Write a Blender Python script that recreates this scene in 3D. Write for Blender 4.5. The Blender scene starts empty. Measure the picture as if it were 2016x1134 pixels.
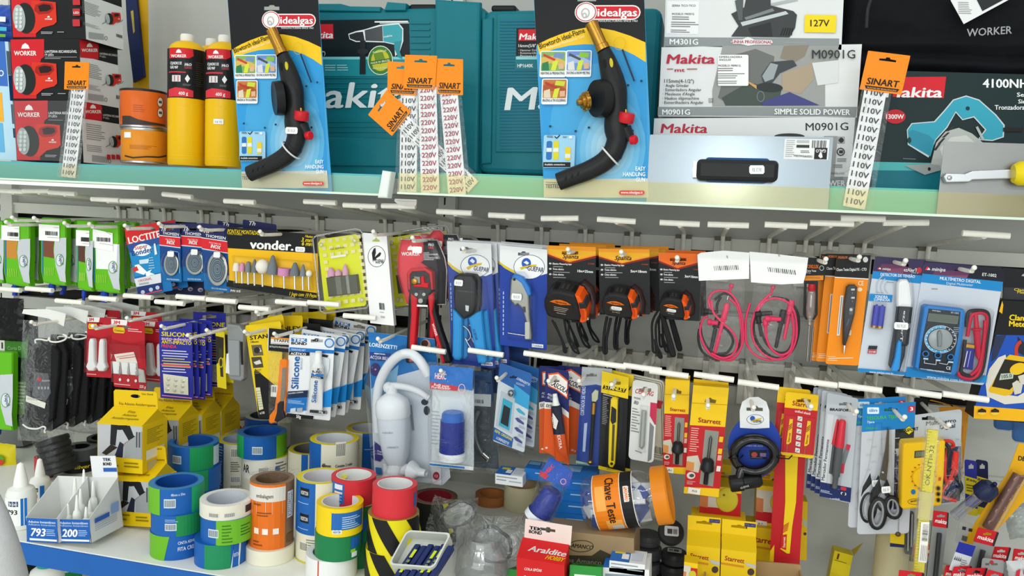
import bpy,bmesh,math,random
from mathutils import Vector,Matrix,noise
from mathutils.geometry import tessellate_polygon
random.seed(7)
scene=bpy.context.scene
COL=scene.collection
# ---------------------------------------------------------------- camera
FPX,CX,CY=1550.0,1008.0,567.0
CAM=Vector((0,-1.85,1.5))
RX=Vector((0.97012606,0.23841529,0.04487283))
RD=Vector((0.06699439,-0.08550496,-0.99408282))
RF=Vector((-0.23316769,0.96739188,-0.09892308))
cd=bpy.data.cameras.new('camera');cam=bpy.data.objects.new('camera',cd);COL.objects.link(cam)
cd.sensor_fit='HORIZONTAL';cd.sensor_width=36.0;cd.lens=FPX/2016*36;cd.clip_start=0.02
cam.matrix_world=Matrix(((RX.x,-RD.x,-RF.x,CAM.x),(RX.y,-RD.y,-RF.y,CAM.y),(RX.z,-RD.z,-RF.z,CAM.z),(0,0,0,1)))
scene.camera=cam
# ---------------------------------------------------------------- light
w=bpy.data.worlds.new('shop_ambient');scene.world=w;w.use_nodes=True
w.node_tree.nodes['Background'].inputs[0].default_value=(0.93,1.0,0.98,1)
w.node_tree.nodes['Background'].inputs[1].default_value=0.60
def lamp(name,loc,size,power,col=(1,0.985,0.95)):
 d=bpy.data.lights.new(name,'AREA');d.shape='RECTANGLE';d.size,d.size_y=size;d.energy=power;d.color=col
 o=bpy.data.objects.new(name,d);o.location=loc;COL.objects.link(o);return o
# rows of ceiling fluorescent tubes over the aisle, running along the wall
for i,(lx,ly,lp)in enumerate(((-2.2,-1.7,5),(-0.7,-1.7,5),(0.8,-1.7,5),(-2.6,-5.2,52),(-0.7,-5.2,52),(1.2,-5.2,52))):
 lamp('fluorescent_tube',(lx,ly,2.85),(1.25,0.09),lp)
lamp('added_front_light',(-0.7,-6.4,1.45),(6.0,1.9),62,(0.97,1,1)).rotation_euler=(math.radians(90),0,0)  # broad unseen lamp, added as frontal fill for the panel and cards
lamp('added_front_light',(0.15,-6.0,1.95),(0.35,0.5),7,(0.95,1,1)).rotation_euler=(math.radians(90),0,0)  # small unseen source, read from the bright patch on the steel trowel
scene.view_settings.view_transform='Standard';scene.view_settings.look='None'
scene.view_settings.exposure=0.2;scene.view_settings.gamma=1.0;scene.view_settings.use_curve_mapping=False
try:scene.cycles.max_bounces=10;scene.cycles.transparent_max_bounces=24;scene.cycles.caustics_reflective=False;scene.cycles.caustics_refractive=False
except Exception:pass
# ---------------------------------------------------------------- pixel helpers
def ray(px,py):return(RX*(px-CX)+RD*(py-CY)+RF*FPX)
def at(px,py,Y):
 r=ray(px,py);return CAM+r*((Y-CAM.y)/r.y)
def atz(px,py,z):
 r=ray(px,py);return CAM+r*((z-CAM.z)/r.z)
def scale_at(P):return FPX/(P-CAM).dot(RF)
# ---------------------------------------------------------------- materials
MATS={}
def lin(c):return c/12.92 if c<=0.04045 else((c+0.055)/1.055)**2.4
def rgb(h):
 h=h.lstrip('#')
 if len(h)==3:h=''.join(a+a for a in h)
 return tuple(lin(int(h[i:i+2],16)/255)for i in(0,2,4))
def mat(h,rough=0.42,metal=0.0,bump=0.0,bscale=300.0,var=0.04,vscale=25.0,spec=0.22,stretch=None):
 key=(h,rough,metal,bump,bscale,var,vscale,spec,stretch)
 if key in MATS:return MATS[key]
 m=bpy.data.materials.new('surface_'+h.strip('#'));m.use_nodes=True;nt=m.node_tree
 b=nt.nodes['Principled BSDF'];c=rgb(h)
 b.inputs['Base Color'].default_value=(*c,1);b.inputs['Roughness'].default_value=rough
 b.inputs['Metallic'].default_value=metal;b.inputs['Specular IOR Level'].default_value=spec
 if var or bump:
  tc=nt.nodes.new('ShaderNodeTexCoord');src=tc.outputs['Object']
  if stretch:
   mp=nt.nodes.new('ShaderNodeMapping');mp.inputs['Scale'].default_value=stretch
   nt.links.new(src,mp.inputs[0]);src=mp.outputs[0]
 if var:
  n=nt.nodes.new('ShaderNodeTexNoise');n.inputs['Scale'].default_value=vscale;n.inputs['Detail'].default_value=2
  nt.links.new(src,n.inputs['Vector'])
  mx=nt.nodes.new('ShaderNodeMix');mx.data_type='RGBA'
  mx.inputs[6].default_value=(*[x*(1-var)for x in c],1);mx.inputs[7].default_value=(*[min(1,x*(1+var))for x in c],1)
  nt.links.new(n.outputs['Fac'],mx.inputs[0]);nt.links.new(mx.outputs[2],b.inputs['Base Color'])
 if bump:
  n2=nt.nodes.new('ShaderNodeTexNoise');n2.inputs['Scale'].default_value=bscale;n2.inputs['Detail'].default_value=3
  nt.links.new(src,n2.inputs['Vector'])
  bp=nt.nodes.new('ShaderNodeBump');bp.inputs['Strength'].default_value=bump;bp.inputs['Distance'].default_value=0.003
  nt.links.new(n2.outputs['Fac'],bp.inputs['Height']);nt.links.new(bp.outputs[0],b.inputs['Normal'])
 MATS[key]=m;return m
def clear(tint='fff',bump=0.0,bscale=40.0,gloss=0.07,rough=0.08,body=0.0,bodycol='dfe6e8',fres=0.35):
 """clear plastic film: see-through with a glossy skin; body = milky share"""
 key=('clear',tint,bump,bscale,gloss,rough,body,bodycol,fres)
 if key in MATS:return MATS[key]
 m=bpy.data.materials.new('clear_plastic');m.use_nodes=True;nt=m.node_tree
 nt.nodes.remove(nt.nodes['Principled BSDF']);out=nt.nodes['Material Output']
 tr=nt.nodes.new('ShaderNodeBsdfTransparent');tr.inputs[0].default_value=(*rgb(tint),1)
 gl=nt.nodes.new('ShaderNodeBsdfGlossy');gl.inputs['Roughness'].default_value=rough
 lw=nt.nodes.new('ShaderNodeLayerWeight');lw.inputs[0].default_value=0.25
 ma=nt.nodes.new('ShaderNodeMath');ma.operation='MULTIPLY_ADD';ma.inputs[1].default_value=fres;ma.inputs[2].default_value=gloss
 nt.links.new(lw.outputs['Fresnel'],ma.inputs[0])
 mx=nt.nodes.new('ShaderNodeMixShader');nt.links.new(ma.outputs[0],mx.inputs[0])
 base=tr.outputs[0]
 if body:
  df=nt.nodes.new('ShaderNodeBsdfDiffuse');df.inputs[0].default_value=(*rgb(bodycol),1)
  m2=nt.nodes.new('ShaderNodeMixShader');m2.inputs[0].default_value=body
  nt.links.new(base,m2.inputs[1]);nt.links.new(df.outputs[0],m2.inputs[2]);base=m2.outputs[0]
 nt.links.new(base,mx.inputs[1]);nt.links.new(gl.outputs[0],mx.inputs[2]);nt.links.new(mx.outputs[0],out.inputs[0])
 if bump:
  tc=nt.nodes.new('ShaderNodeTexCoord');n=nt.nodes.new('ShaderNodeTexNoise');n.inputs['Scale'].default_value=bscale
  n.inputs['Detail'].default_value=3;n.inputs['Distortion'].default_value=1.2;nt.links.new(tc.outputs['Object'],n.inputs['Vector'])
  bp=nt.nodes.new('ShaderNodeBump');bp.inputs['Strength'].default_value=bump;bp.inputs['Distance'].default_value=0.02
  nt.links.new(n.outputs['Fac'],bp.inputs['Height']);nt.links.new(bp.outputs[0],gl.inputs['Normal']);nt.links.new(bp.outputs[0],lw.inputs['Normal'])
 MATS[key]=m;return m
BLISTER=clear(gloss=0.012,fres=0.3);BAG=clear(bump=0.6,bscale=30,gloss=0.02,rough=0.10,body=0.012,fres=0.16);FILM=clear(bump=0.5,bscale=25,gloss=0.025,rough=0.1)
CHROME=mat('d8dadb',0.18,1.0,var=0);STEEL=mat('b9bcbf',0.3,1.0,var=0.05);BRASS=mat('b98b3c',0.3,1.0,var=0.05)
def MT(c):return mat(c)if isinstance(c,str)else c
# ---------------------------------------------------------------- text
TXT={}
def text_geo(s,bold):
 k=(s,bold)
 if k in TXT:return TXT[k]
 cu=bpy.data.curves.new('t','FONT');cu.body=s;cu.size=1;cu.resolution_u=2
 o=bpy.data.objects.new('t',cu);COL.objects.link(o)
 me=o.to_mesh();vs=[(v.co.x,v.co.y)for v in me.vertices];fs=[tuple(p.vertices)for p in me.polygons]
 o.to_mesh_clear();bpy.data.objects.remove(o);bpy.data.curves.remove(cu)
 x0=min((v[0]for v in vs),default=0);x1=max((v[0]for v in vs),default=1)
 if bold:
  n=len(vs);b=bold*0.9
  vs=[(x+dx,y+dy)for dx,dy in((-b,-b*.5),(b,-b*.5),(0,b*.5))for x,y in vs];fs=[tuple(i+n*q for i in f)for q in range(3)for f in fs];x0-=b;x1+=b
 TXT[k]=([((x-x0)/max(1e-6,x1-x0),y/0.70)for x,y in vs],fs);return TXT[k]
# ---------------------------------------------------------------- mesh builder
def rrect(x0,y0,x1,y1,r,n=4):
 if x1<x0:x0,x1=x1,x0
 if y1<y0:y0,y1=y1,y0
 r=min(r,(x1-x0)/2.001,(y1-y0)/2.001)
 if r<=0:return[(x0,y0),(x1,y0),(x1,y1),(x0,y1)]
 P=[]
 for cx,cy,a in((x1-r,y0+r,-90),(x1-r,y1-r,0),(x0+r,y1-r,90),(x0+r,y0+r,180)):
  for k in range(n+1):
   t=math.radians(a+90*k/n);P.append((cx+r*math.cos(t),cy+r*math.sin(t)))
 return P
def ellipse(cx,cy,rx,ry,n=24,a0=0,a1=360,rot=0):
 P=[];cr,sr=math.cos(math.radians(rot)),math.sin(math.radians(rot))
 full=abs(a1-a0)>=360
 for k in range(n if full else n+1):
  t=math.radians(a0+(a1-a0)*k/n);x,y=rx*math.cos(t),ry*math.sin(t)
  P.append((cx+x*cr-y*sr,cy+x*sr+y*cr))
 return P
def area(P):return sum(P[i][0]*P[(i+1)%len(P)][1]-P[(i+1)%len(P)][0]*P[i][1]for i in range(len(P)))/2
def inside(p,P):
 c=False;n=len(P)
 for i in range(n):
  a,b=P[i],P[(i+1)%n]
  if(a[1]>p[1])!=(b[1]>p[1])and p[0]<(b[0]-a[0])*(p[1]-a[1])/(b[1]-a[1])+a[0]:c=not c
 return c
def smooth_path(pts,n=6):
 P=[Vector(p)for p in pts];out=[]
 for i in range(len(P)-1):
  p0=P[max(0,i-1)];p1=P[i];p2=P[i+1];p3=P[min(len(P)-1,i+2)]
  for k in range(n):
   t=k/n
   out.append(0.5*((2*p1)+(p2-p0)*t+(2*p0-5*p1+4*p2-p3)*t*t+(3*p1-p0-3*p2+p3)*t**3))
 out.append(P[-1]);return out
class MB:
 def __init__(s):s.v=[];s.f=[];s.m=[];s.sm=[];s.mats=[];s.T=None;s.fn=None
 def mi(s,m):
  m=MT(m)
  if m not in s.mats:s.mats.append(m)
  return s.mats.index(m)
 def add(s,vs,fs,m,smooth=False):
  b=len(s.v)
  for p in vs:
   if s.fn:p=s.fn(*p)
   p=Vector(p)
   s.v.append(s.T@p if s.T else p)
  i=s.mi(m)
  for f in fs:s.f.append(tuple(b+k for k in f));s.m.append(i);s.sm.append(smooth)
 def poly(s,P,m):s.add(P,[tuple(range(len(P)))],m)
 def fill(s,P,z,m,holes=(),flip=False):
  if area(P)<0:P=P[::-1]
  if len(P)<=4 and not holes:s.add([(x,y,z)for x,y in P],[tuple(range(len(P)))[::-1]if flip else tuple(range(len(P)))],m);return
  loops=[[Vector((x,y,0))for x,y in L]for L in[P]+list(holes)]
  flat=[(v.x,v.y,z)for L in loops for v in L]
  tr=[]
  for t in tessellate_polygon(loops):
   a,b,c=(flat[k]for k in t)
   cr=(b[0]-a[0])*(c[1]-a[1])-(c[0]-a[0])*(b[1]-a[1])
   if(cr<0)!=flip:t=(t[0],t[2],t[1])
   tr.append(t)
  s.add(flat,tr,m)
 def prism(s,P,z0,z1,m,ms=None,bev=0.0,holes=(),back=True,smooth=False):
  """outline P (xy) extruded z0..z1, chamfered at z1 by bev"""
  if area(P)<0:P=P[::-1]
  n=len(P);ms=ms or m
  if bev>0:
   cx=sum(p[0]for p in P)/n;cy=sum(p[1]for p in P)/n;Q=[]
   for i in range(n):
    a,b,c=Vector(P[i-1]),Vector(P[i]),Vector(P[(i+1)%n])
    d1=(b-a);d2=(c-b)
    d1=d1.normalized()if d1.length>1e-9 else Vector((1,0));d2=d2.normalized()if d2.length>1e-9 else d1
    nn=Vector((-d1.y-d2.y,d1.x+d2.x));L=nn.length
    nn=nn/L if L>1e-6 else Vector((-d1.y,d1.x))
    k=min(1.6,1/max(0.4,L/2));Q.append((b.x+nn.x*bev*k,b.y+nn.y*bev*k))
   zb=z1-bev if z1>z0 else z1+bev
   zm=zb+(z1-zb)*0.7;R=[((p[0]+q[0]*2.2)/3.2 if 0 else p[0]+(q[0]-p[0])*0.32,p[1]+(q[1]-p[1])*0.32)for p,q in zip(P,Q)]
   rings=[(P,z0),(P,zb),(R,zm),(Q,z1)]
  else:rings=[(P,z0),(P,z1)];Q=P
  vs=[(x,y,z)for L,z in rings for x,y in L];fs=[]
  for k in range(len(rings)-1):
   for i in range(n):
    j=(i+1)%n;f=(k*n+i,k*n+j,(k+1)*n+j,(k+1)*n+i);fs.append(f if z1>z0 else f[::-1])
  s.add(vs,fs,ms,smooth)
  s.fill(Q,z1,m,holes,flip=z1<z0)
  if back:s.fill(P,z0,ms,holes,flip=z1>z0)
  for h in holes:
   if area(h)<0:h=h[::-1]
   k=len(h)
   s.add([(x,y,z0)for x,y in h]+[(x,y,z1)for x,y in h],[(i,i+k,(i+1)%k+k,(i+1)%k)for i in range(k)],ms)
 def box(s,a,b,m,bev=0.0,r=0.0):
  s.prism(rrect(a[0],a[1],b[0],b[1],r),a[2],b[2],m,bev=bev)
 def tube(s,pts,r,m,n=8,closed=False,cap=True,flat=1.0):
  P=[Vector(p)for p in pts];N=len(P);vs=[];up=None
  rr=r if isinstance(r,(list,tuple))else[r]*N
  for i in range(N):
   if closed:d=P[(i+1)%N]-P[i-1]
   else:d=P[min(N-1,i+1)]-P[max(0,i-1)]
   d=d.normalized()if d.length>1e-9 else Vector((0,0,1))
   if up is None:up=Vector((0,0,1))if abs(d.z)<0.9 else Vector((0,1,0))
   sd=d.cross(up);sd=sd.normalized()if sd.length>1e-6 else d.orthogonal().normalized();up=sd.cross(d).normalized()
   for k in range(n):
    t=2*math.pi*k/n;vs.append(P[i]+sd*(rr[i]*math.cos(t))+up*(rr[i]*flat*math.sin(t)))
  fs=[]
  for i in range(N if closed else N-1):
   for k in range(n):
    a=i*n+k;b=i*n+(k+1)%n;j=(i+1)%N;fs.append((a,b,j*n+(k+1)%n,j*n+k))
  s.add(vs,fs,m,True)
  if cap and not closed:s.add(vs[:n],[tuple(range(n))[::-1]],m);s.add(vs[-n:],[tuple(range(n))],m)
 def lathe(s,prof,m,n=32,p0=(0,0,0),ax=(0,0,1),a0=0,a1=360,smooth=True,ref=None,flat=1.0):
  """profile [(r, h)] turned about axis ax through p0"""
  ax=Vector(ax).normalized();p0=Vector(p0)
  u=(Vector(ref)-ax*ax.dot(Vector(ref))).normalized()if ref else(Vector((1,0,0))-ax*ax.x if abs(ax.x)<0.9 else Vector((0,1,0))-ax*ax.y).normalized()
  w_=ax.cross(u);full=abs(a1-a0)>=360;cols=n if full else n+1
  groups=[];cur=[prof[0]]
  for k in range(1,len(prof)):
   cur.append(prof[k])
   if k<len(prof)-1 and smooth:
    d1=Vector(prof[k])-Vector(prof[k-1]);d2=Vector(prof[k+1])-Vector(prof[k])
    if d1.length>1e-9 and d2.length>1e-9 and d1.angle(d2)>0.7:groups.append(cur);cur=[prof[k]]
  groups.append(cur)
  for g in groups:
   vs=[];fs=[]
   for r,h in g:
    for k in range(cols):
     t=math.radians(a0+(a1-a0)*k/n);vs.append(p0+ax*h+u*(r*math.cos(t))+w_*(r*flat*math.sin(t)))
   for i in range(len(g)-1):
    for k in range(n):
     a=i*cols+k;b=i*cols+(k+1)%cols;fs.append((a,b,b+cols,a+cols))
   s.add(vs,fs,m,smooth)
 def ball(s,c,r,m,n=14,sq=(1,1,1)):
  k=8;vs=[];fs=[]
  for i in range(k+1):
   t=math.pi*i/k
   for j in range(n):
    a=2*math.pi*j/n;vs.append((c[0]+r*sq[0]*math.sin(t)*math.cos(a),c[1]+r*sq[1]*math.sin(t)*math.sin(a),c[2]+r*sq[2]*math.cos(t)))
  for i in range(k):
   for j in range(n):fs.append((i*n+j,(i+1)*n+j,(i+1)*n+(j+1)%n,i*n+(j+1)%n))
  s.add(vs,fs,m,True)
 def sheet(s,fz,nx,ny,m,smooth=True):
  """grid from fz(u,v) -> xyz"""
  vs=[fz(i/nx,j/ny)for j in range(ny+1)for i in range(nx+1)]
  s.add(vs,[(j*(nx+1)+i,j*(nx+1)+i+1,(j+1)*(nx+1)+i+1,(j+1)*(nx+1)+i)for j in range(ny)for i in range(nx)],m,smooth)
 def build(s,name,parent=None):
  me=bpy.data.meshes.new(name);me.from_pydata([tuple(v)for v in s.v],[],s.f)
  for m in s.mats:me.materials.append(m)
  me.polygons.foreach_set('material_index',s.m);me.polygons.foreach_set('use_smooth',s.sm)
  me.validate();me.update()
  o=bpy.data.objects.new(name,me);COL.objects.link(o)
  if parent:o.parent=parent
  return o
class Art:
 """print on a surface: px -> local (x, y) through L; fn puts (x, y, z) on the surface"""
 def __init__(s,mb,L,fn=None,z=0.0003,holes=(),curved=False,k=0.0):s.mb=mb;s.L=L;s.fn=fn;s.z=z;s.holes=list(holes);s.curved=curved;s.k=k
 def U(s,px,py):q=s.L(px,py);return(q[0]-s.k*q[1],q[1])
 def up(s,dz=0.00012):s.z+=dz;return s.z
 def _fill(s,P,c):
  z=s.up();old=s.mb.fn;s.mb.fn=s.fn or old
  if s.curved:
   x0=min(p[0]for p in P);x1=max(p[0]for p in P);n=max(1,int((x1-x0)/0.005)+1)
   for k in range(n):
    Q=P
    for lim,sg in((x0+(x1-x0)*k/n,1),(x0+(x1-x0)*(k+1)/n,-1)):
     R=[]
     for i in range(len(Q)):
      a,b=Q[i-1],Q[i];da,db=(a[0]-lim)*sg,(b[0]-lim)*sg
      if(da<0)!=(db<0):t=da/(da-db);R.append((a[0]+(b[0]-a[0])*t,a[1]+(b[1]-a[1])*t))
      if db>=0:R.append(b)
     Q=R
    if len(Q)>2:s.mb.fill(Q,z,c)
   s.mb.fn=old;return
  hs=[h for h in s.holes if all(inside(q,P)for q in h)]
  s.mb.fill(P,z,c,hs);s.mb.fn=old
 def lr(s,x0,y0,x1,y1,c,r=0):
  if x1<x0:x0,x1=x1,x0
  if s.curved:
   n=max(1,int(abs(x1-x0)/0.006));z=s.up();old=s.mb.fn;s.mb.fn=s.fn
   s.mb.add([(x0+(x1-x0)*k/n,y,z)for y in(min(y0,y1),max(y0,y1))for k in range(n+1)],[(k,k+1,n+2+k,n+1+k)for k in range(n)],c);s.mb.fn=old
  else:s._fill([(x+s.k*y,y)for x,y in rrect(x0,y0,x1,y1,r)],c)
 def r(s,x0,y0,x1,y1,c,r=0):
  a=s.U(x0,y0);b=s.U(x1,y1);s.lr(a[0],a[1],b[0],b[1],c,r)
 def p(s,pts,c):s._fill([tuple(s.L(*q))for q in pts],c)
 def e(s,cx,cy,rx,ry,c,a0=0,a1=360,rot=0,n=24):
  s._fill([tuple(s.L(*q))for q in ellipse(cx,cy,rx,ry,n,a0,a1,rot)],c)
 def ring(s,cx,cy,rx,ry,w,c,a0=0,a1=360,n=28,rot=0):
  o=ellipse(cx,cy,rx,ry,n,a0,a1,rot);i=ellipse(cx,cy,rx-w,ry-w,n,a0,a1,rot);z=s.up();k=len(o)
  P=[(*s.L(*q),z)for q in o+i];fs=[(j,(j+1)%k,(j+1)%k+k,j+k)for j in range(k if abs(a1-a0)>=360 else k-1)]
  old=s.mb.fn;s.mb.fn=s.fn or old;s.mb.add(P,[f[::-1]for f in fs],c);s.mb.fn=old
 def line(s,pts,w,c):
  z=s.up();old=s.mb.fn;s.mb.fn=s.fn or old
  for(x0,y0),(x1,y1)in zip(pts,pts[1:]):
   d=math.hypot(x1-x0,y1-y0)or 1;nx,ny=-(y1-y0)/d*w/2,(x1-x0)/d*w/2
   P=[tuple(s.L(*q))for q in((x0+nx,y0+ny),(x1+nx,y1+ny),(x1-nx,y1-ny),(x0-nx,y0-ny))]
   s.mb.fill(P,z,c)
  s.mb.fn=old
 def t(s,txt,p0,p1,h,c,bold=0.0,slant=0.0):
  vs,fs=text_geo(txt,bold);z=s.up();p0,p1=Vector(p0),Vector(p1);d=p1-p0
  L=d.length or 1;up_=Vector((d.y,-d.x))/L*h
  old=s.mb.fn;s.mb.fn=s.fn or old
  P=[]
  nv=len(vs)//3 if bold else len(vs)
  for i,(x,y)in enumerate(vs):
   q=p0+d*(x+slant*y*h/L)+up_*y;P.append((*s.L(q.x,q.y),z+(i//nv)*0.00003))
  s.mb.add(P,fs,c);s.mb.fn=old
 def lines(s,x0,y0,x1,y1,n,c,fill=0.45,rag=0.35):
  a=s.U(x0,y0);b=s.U(x1,y1);H=(a[1]-b[1])/n
  for k in range(n):
   y=a[1]-H*k;s.lr(a[0],y-H*fill,a[0]+(b[0]-a[0])*(1-rag*random.random()),y,c);s.z-=0.00012
  s.up()
 def bars(s,x0,y0,x1,y1,c='222',n=14):
  a=s.U(x0,y0);b=s.U(x1,y1);x=a[0];W=(b[0]-a[0])/n
  for k in range(n):
   s.lr(x,a[1],x+W*random.choice((0.3,0.5,0.7)),b[1],c);s.z-=0.00012;x+=W
  s.up()
# ---------------------------------------------------------------- things
def thing(name,label,cat,M,group=None):
 o=bpy.data.objects.new(name,None);o.empty_display_size=0.02;COL.objects.link(o)
 o.matrix_world=M;o['label']=label;o['category']=cat
 if group:o['group']=group
 return o
def tag(o,label,cat,group=None,kind=None):
 o['label']=label;o['category']=cat
 if group:o['group']=group
 if kind:o['kind']=kind
 return o
def struct(o):o['kind']='structure';return o
def dup(root,off,label=None,group=None,rot=0.0):
 r=root.copy();COL.objects.link(r)
 M=root.matrix_basis.copy()
 r.matrix_basis=Matrix.Translation(Vector(off))@M@Matrix.Rotation(rot,4,'Z')
 if label:r['label']=label
 if group:r['group']=group
 for ch in list(root.children):
  c=ch.copy();COL.objects.link(c);c.parent=r
  for g in list(ch.children):
   d=g.copy();COL.objects.link(d);d.parent=c
 return r
class Card:
 """a flat-backed thing placed by three pixel corners on a plane at depth Y (turned by yaw, leaned by pitch, degrees)"""
 def __init__(s,name,label,cat,TL,TR,BL,Y,yaw=0,pitch=0,group=None):
  mx=((TR[0]+BL[0])/2,(TR[1]+BL[1])/2)
  s.O=at(mx[0],mx[1],Y)
  s.N=Matrix.Rotation(math.radians(yaw),3,'Z')@Matrix.Rotation(math.radians(pitch),3,'X')@Vector((0,-1,0))
  a,b,c=s.hit(*TL),s.hit(*TR),s.hit(*BL)
  ex=(b-a).normalized();ey=(a-c);ey=(ey-ex*ey.dot(ex)).normalized()
  s.W=(b-a).length;s.H=(a-c).dot(ey);s.k=(a-c).dot(ex)/s.H
  O=(b+c)/2
  ez=ex.cross(ey)
  s.M=Matrix(((ex.x,ey.x,ez.x,O.x),(ex.y,ey.y,ez.y,O.y),(ex.z,ey.z,ez.z,O.z),(0,0,0,1)))
  s.I=s.M.inverted();s.root=thing(name,label,cat,s.M,group);s.parts=[]
 def hit(s,px,py):
  r=ray(px,py);return CAM+r*((s.O-CAM).dot(s.N)/r.dot(s.N))
 def L(s,px,py):
  q=s.I@s.hit(px,py);return(q.x,q.y)
 def Lz(s,z):
  def f(px,py):
   o=s.I@CAM;d=s.I.to_3x3()@ray(px,py);q=o+d*((z-o.z)/d.z);return(q.x,q.y)
  return f
 def Lx(s,x):
  def f(px,py):
   o=s.I@CAM;d=s.I.to_3x3()@ray(px,py);q=o+d*((x-o.x)/d.x);return(-q.z,q.y)
  return f
 def P(s,pts,z=0):f=s.Lz(z);return[tuple(f(*q))for q in pts]
 def s_(s,px):return px/scale_at(s.O)
 def rect(s,r=0.0,g=0.0):return[(x+s.k*y,y)for x,y in rrect(-s.W/2-g,-s.H/2-g,s.W/2+g,s.H/2+g,r)]
 def part(s,name,parent=None):
  mb=MB();s.parts.append((name,mb,parent));return mb
 def art(s,mb,z=0.0,holes=()):
  return Art(mb,s.Lz(z),z=z+0.0002,holes=holes,k=s.k)
 def card(s,col,r=0.004,th=0.0008,hole=None,name='backing_card',outline=None,parent=None):
  """backing card with an optional euro-slot hole (pixel cx, cy, half width, half height)"""
  mb=s.part(name,parent);hs=[]
  if hole:
   cx,cy,hw,hh=hole;hs=[[tuple(s.L(*q))for q in[(cx-hw,cy+hh),(cx-hw,cy-hh*0.4),(cx-hw*0.45,cy-hh*0.4),(cx-hw*0.25,cy-hh),(cx+hw*0.25,cy-hh),(cx+hw*0.45,cy-hh*0.4),(cx+hw,cy-hh*0.4),(cx+hw,cy+hh)]]]
  P=[tuple(s.L(*q))for q in outline]if outline else s.rect(r)
  s.mb=mb;s.hs=hs
  mb.prism(P,-th,0,col,holes=hs);return s.art(mb,0,hs)
 def done(s):
  objs={}
  for name,mb,parent in s.parts:
   if not mb.f:continue
   objs[id(mb)]=mb.build(name,objs[id(parent)]if parent is not None and id(parent)in objs else s.root)
  s.objs=objs;return s.root
def price(c,x,y,z,txt='',w=30,h=11,rot=0,col='eef0f0',parent=None):
 """small white price sticker with notched ends"""
 a=c.art(c.part('price_sticker',parent),z);cr,sr=math.cos(math.radians(rot)),math.sin(math.radians(rot))
 f=lambda u,v:(x+u*cr-v*sr,y+u*sr+v*cr)
 a.p([f(*q)for q in((-w/2,-h*.3),(-w*.42,-h/2),(w*.42,-h/2),(w/2,-h*.3),(w/2,h*.3),(w*.42,h/2),(-w*.42,h/2),(-w/2,h*.3))],col)
 if txt:a.t(txt,f(-w*.3,h*.22),f(w*.3,h*.22),h*.42,'8a9092')
def pillow(c,mb,x0,y0,x1,y1,bulge,m,zb=0.0,nx=14,ny=18,wr=0.0015,seed=0,taper=None):
 """soft bag between two local corners"""
 def fz(sgn):
  def f(u,v):
   k=(math.sin(math.pi*min(1,max(0,u)))*math.sin(math.pi*min(1,max(0,v))))**0.55 if 0<u<1 and 0<v<1 else 0
   ux=u
   if taper:ux=0.5+(u-0.5)*(taper[0]+(taper[1]-taper[0])*v)
   x=x0+(x1-x0)*ux;y=y0+(y1-y0)*v
   w_=wr*noise.noise(Vector((u*6+seed,v*8,sgn)))*2
   e=0.0015*noise.noise(Vector((v*9,seed,1.0)))if 0<v<1 else 0
   return(x+e,y+0.0015*noise.noise(Vector((u*9,seed,5.0))),zb+sgn*bulge*k+w_*(k+0.15))
  return f
 mb.sheet(fz(1),nx,ny,m);mb.sheet(fz(-0.5),nx,ny,m)
ORD=['front','second','third','fourth','fifth','sixth','seventh','eighth','ninth']
def stack(root,n,base,step=(0.004,0.012,0.001),group=None,jit=0.002,rot=0.02):
 """n more copies behind the front one, back along its pin"""
 if group:root['group']=group
 for k in range(1,n+1):
  dup(root,(step[0]*k+random.uniform(-jit,jit),step[1]*k,step[2]*k+random.uniform(-jit,jit)),'%s, %s from the front of its row'%(base,ORD[k]),group,random.uniform(-rot,rot))
# ================================================================ the shop fitting
PANEL=mat('b9bab4',0.5,var=0.05,vscale=6,bump=0.05,bscale=500)
PAINT=mat('dcdcd4',0.45,var=0.06,vscale=30)
WIRE=mat('f3f1e8',0.38,var=0.12,vscale=60)
SLOT_SHADE=mat('2c2b28',0.7)  # dark colour stands in for the shade inside the slots
mb=MB();mb.box((-2.9,-3.6,-0.05),(1.7,0.1,0),mat('dcd8cc',0.5,var=0.08,vscale=8));struct(mb.build('floor'))
# back panels: a left and a right bay of shelving
mb=MB()
for x0,x1,zr in((-2.9,-0.635,(1.455,1.25)),(-0.59,1.7,(1.455,1.18))):
 zs=[0.0,zr[1]-0.060,zr[1]-0.026,zr[0]-0.060,zr[0]-0.026,2.75]
 for a,b in((zs[0],zs[1]),(zs[2],zs[3]),(zs[4],zs[5])):mb.box((x0,0.0,a),(x1,0.02,b),PANEL)
 mb.box((x0,0.045,0),(x1,0.06,2.75),SLOT_SHADE)
for z in(1.287,0.972):mb.lathe([(0.0001,-0.58),(0.006,-0.58),(0.006,1.7),(0.0001,1.7)],PANEL,n=10,p0=(0,0.001,z),ax=(1,0,0))
struct(mb.build('wall_back'))
def rail(x0,x1,z):
 mb=MB();mb.box((x0,-0.012,z-0.027),(x1,-0.001,z),PAINT,bev=0.001);mb.box((x0,-0.016,z-0.003),(x1,-0.001,z+0.002),PAINT)
 return mb.build('slotted_rail')
tag(rail(-2.9,-0.64,1.455),'grey painted hook rail of the left bay, just under the shelf','rail')
tag(rail(-0.585,1.7,1.455),'grey painted hook rail of the right bay, just under the shelf','rail')
tag(rail(-2.9,-0.64,1.25),'lower grey hook rail of the left bay behind the red and blue cards','rail')
tag(rail(-0.585,1.7,1.18),'lower grey hook rail of the right bay behind the tape measure straps','rail')
mb=MB();mb.box((-0.634,-0.022,0),(-0.591,0.02,2.75),PAINT,bev=0.002)
for k in range(70):mb.box((-0.620,-0.0225,0.1+k*0.036),(-0.616,-0.0221,0.118+k*0.036),SLOT_SHADE)
tag(mb.build('shelving_upright'),'slotted grey upright post between the two bays of back panels','post')
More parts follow.
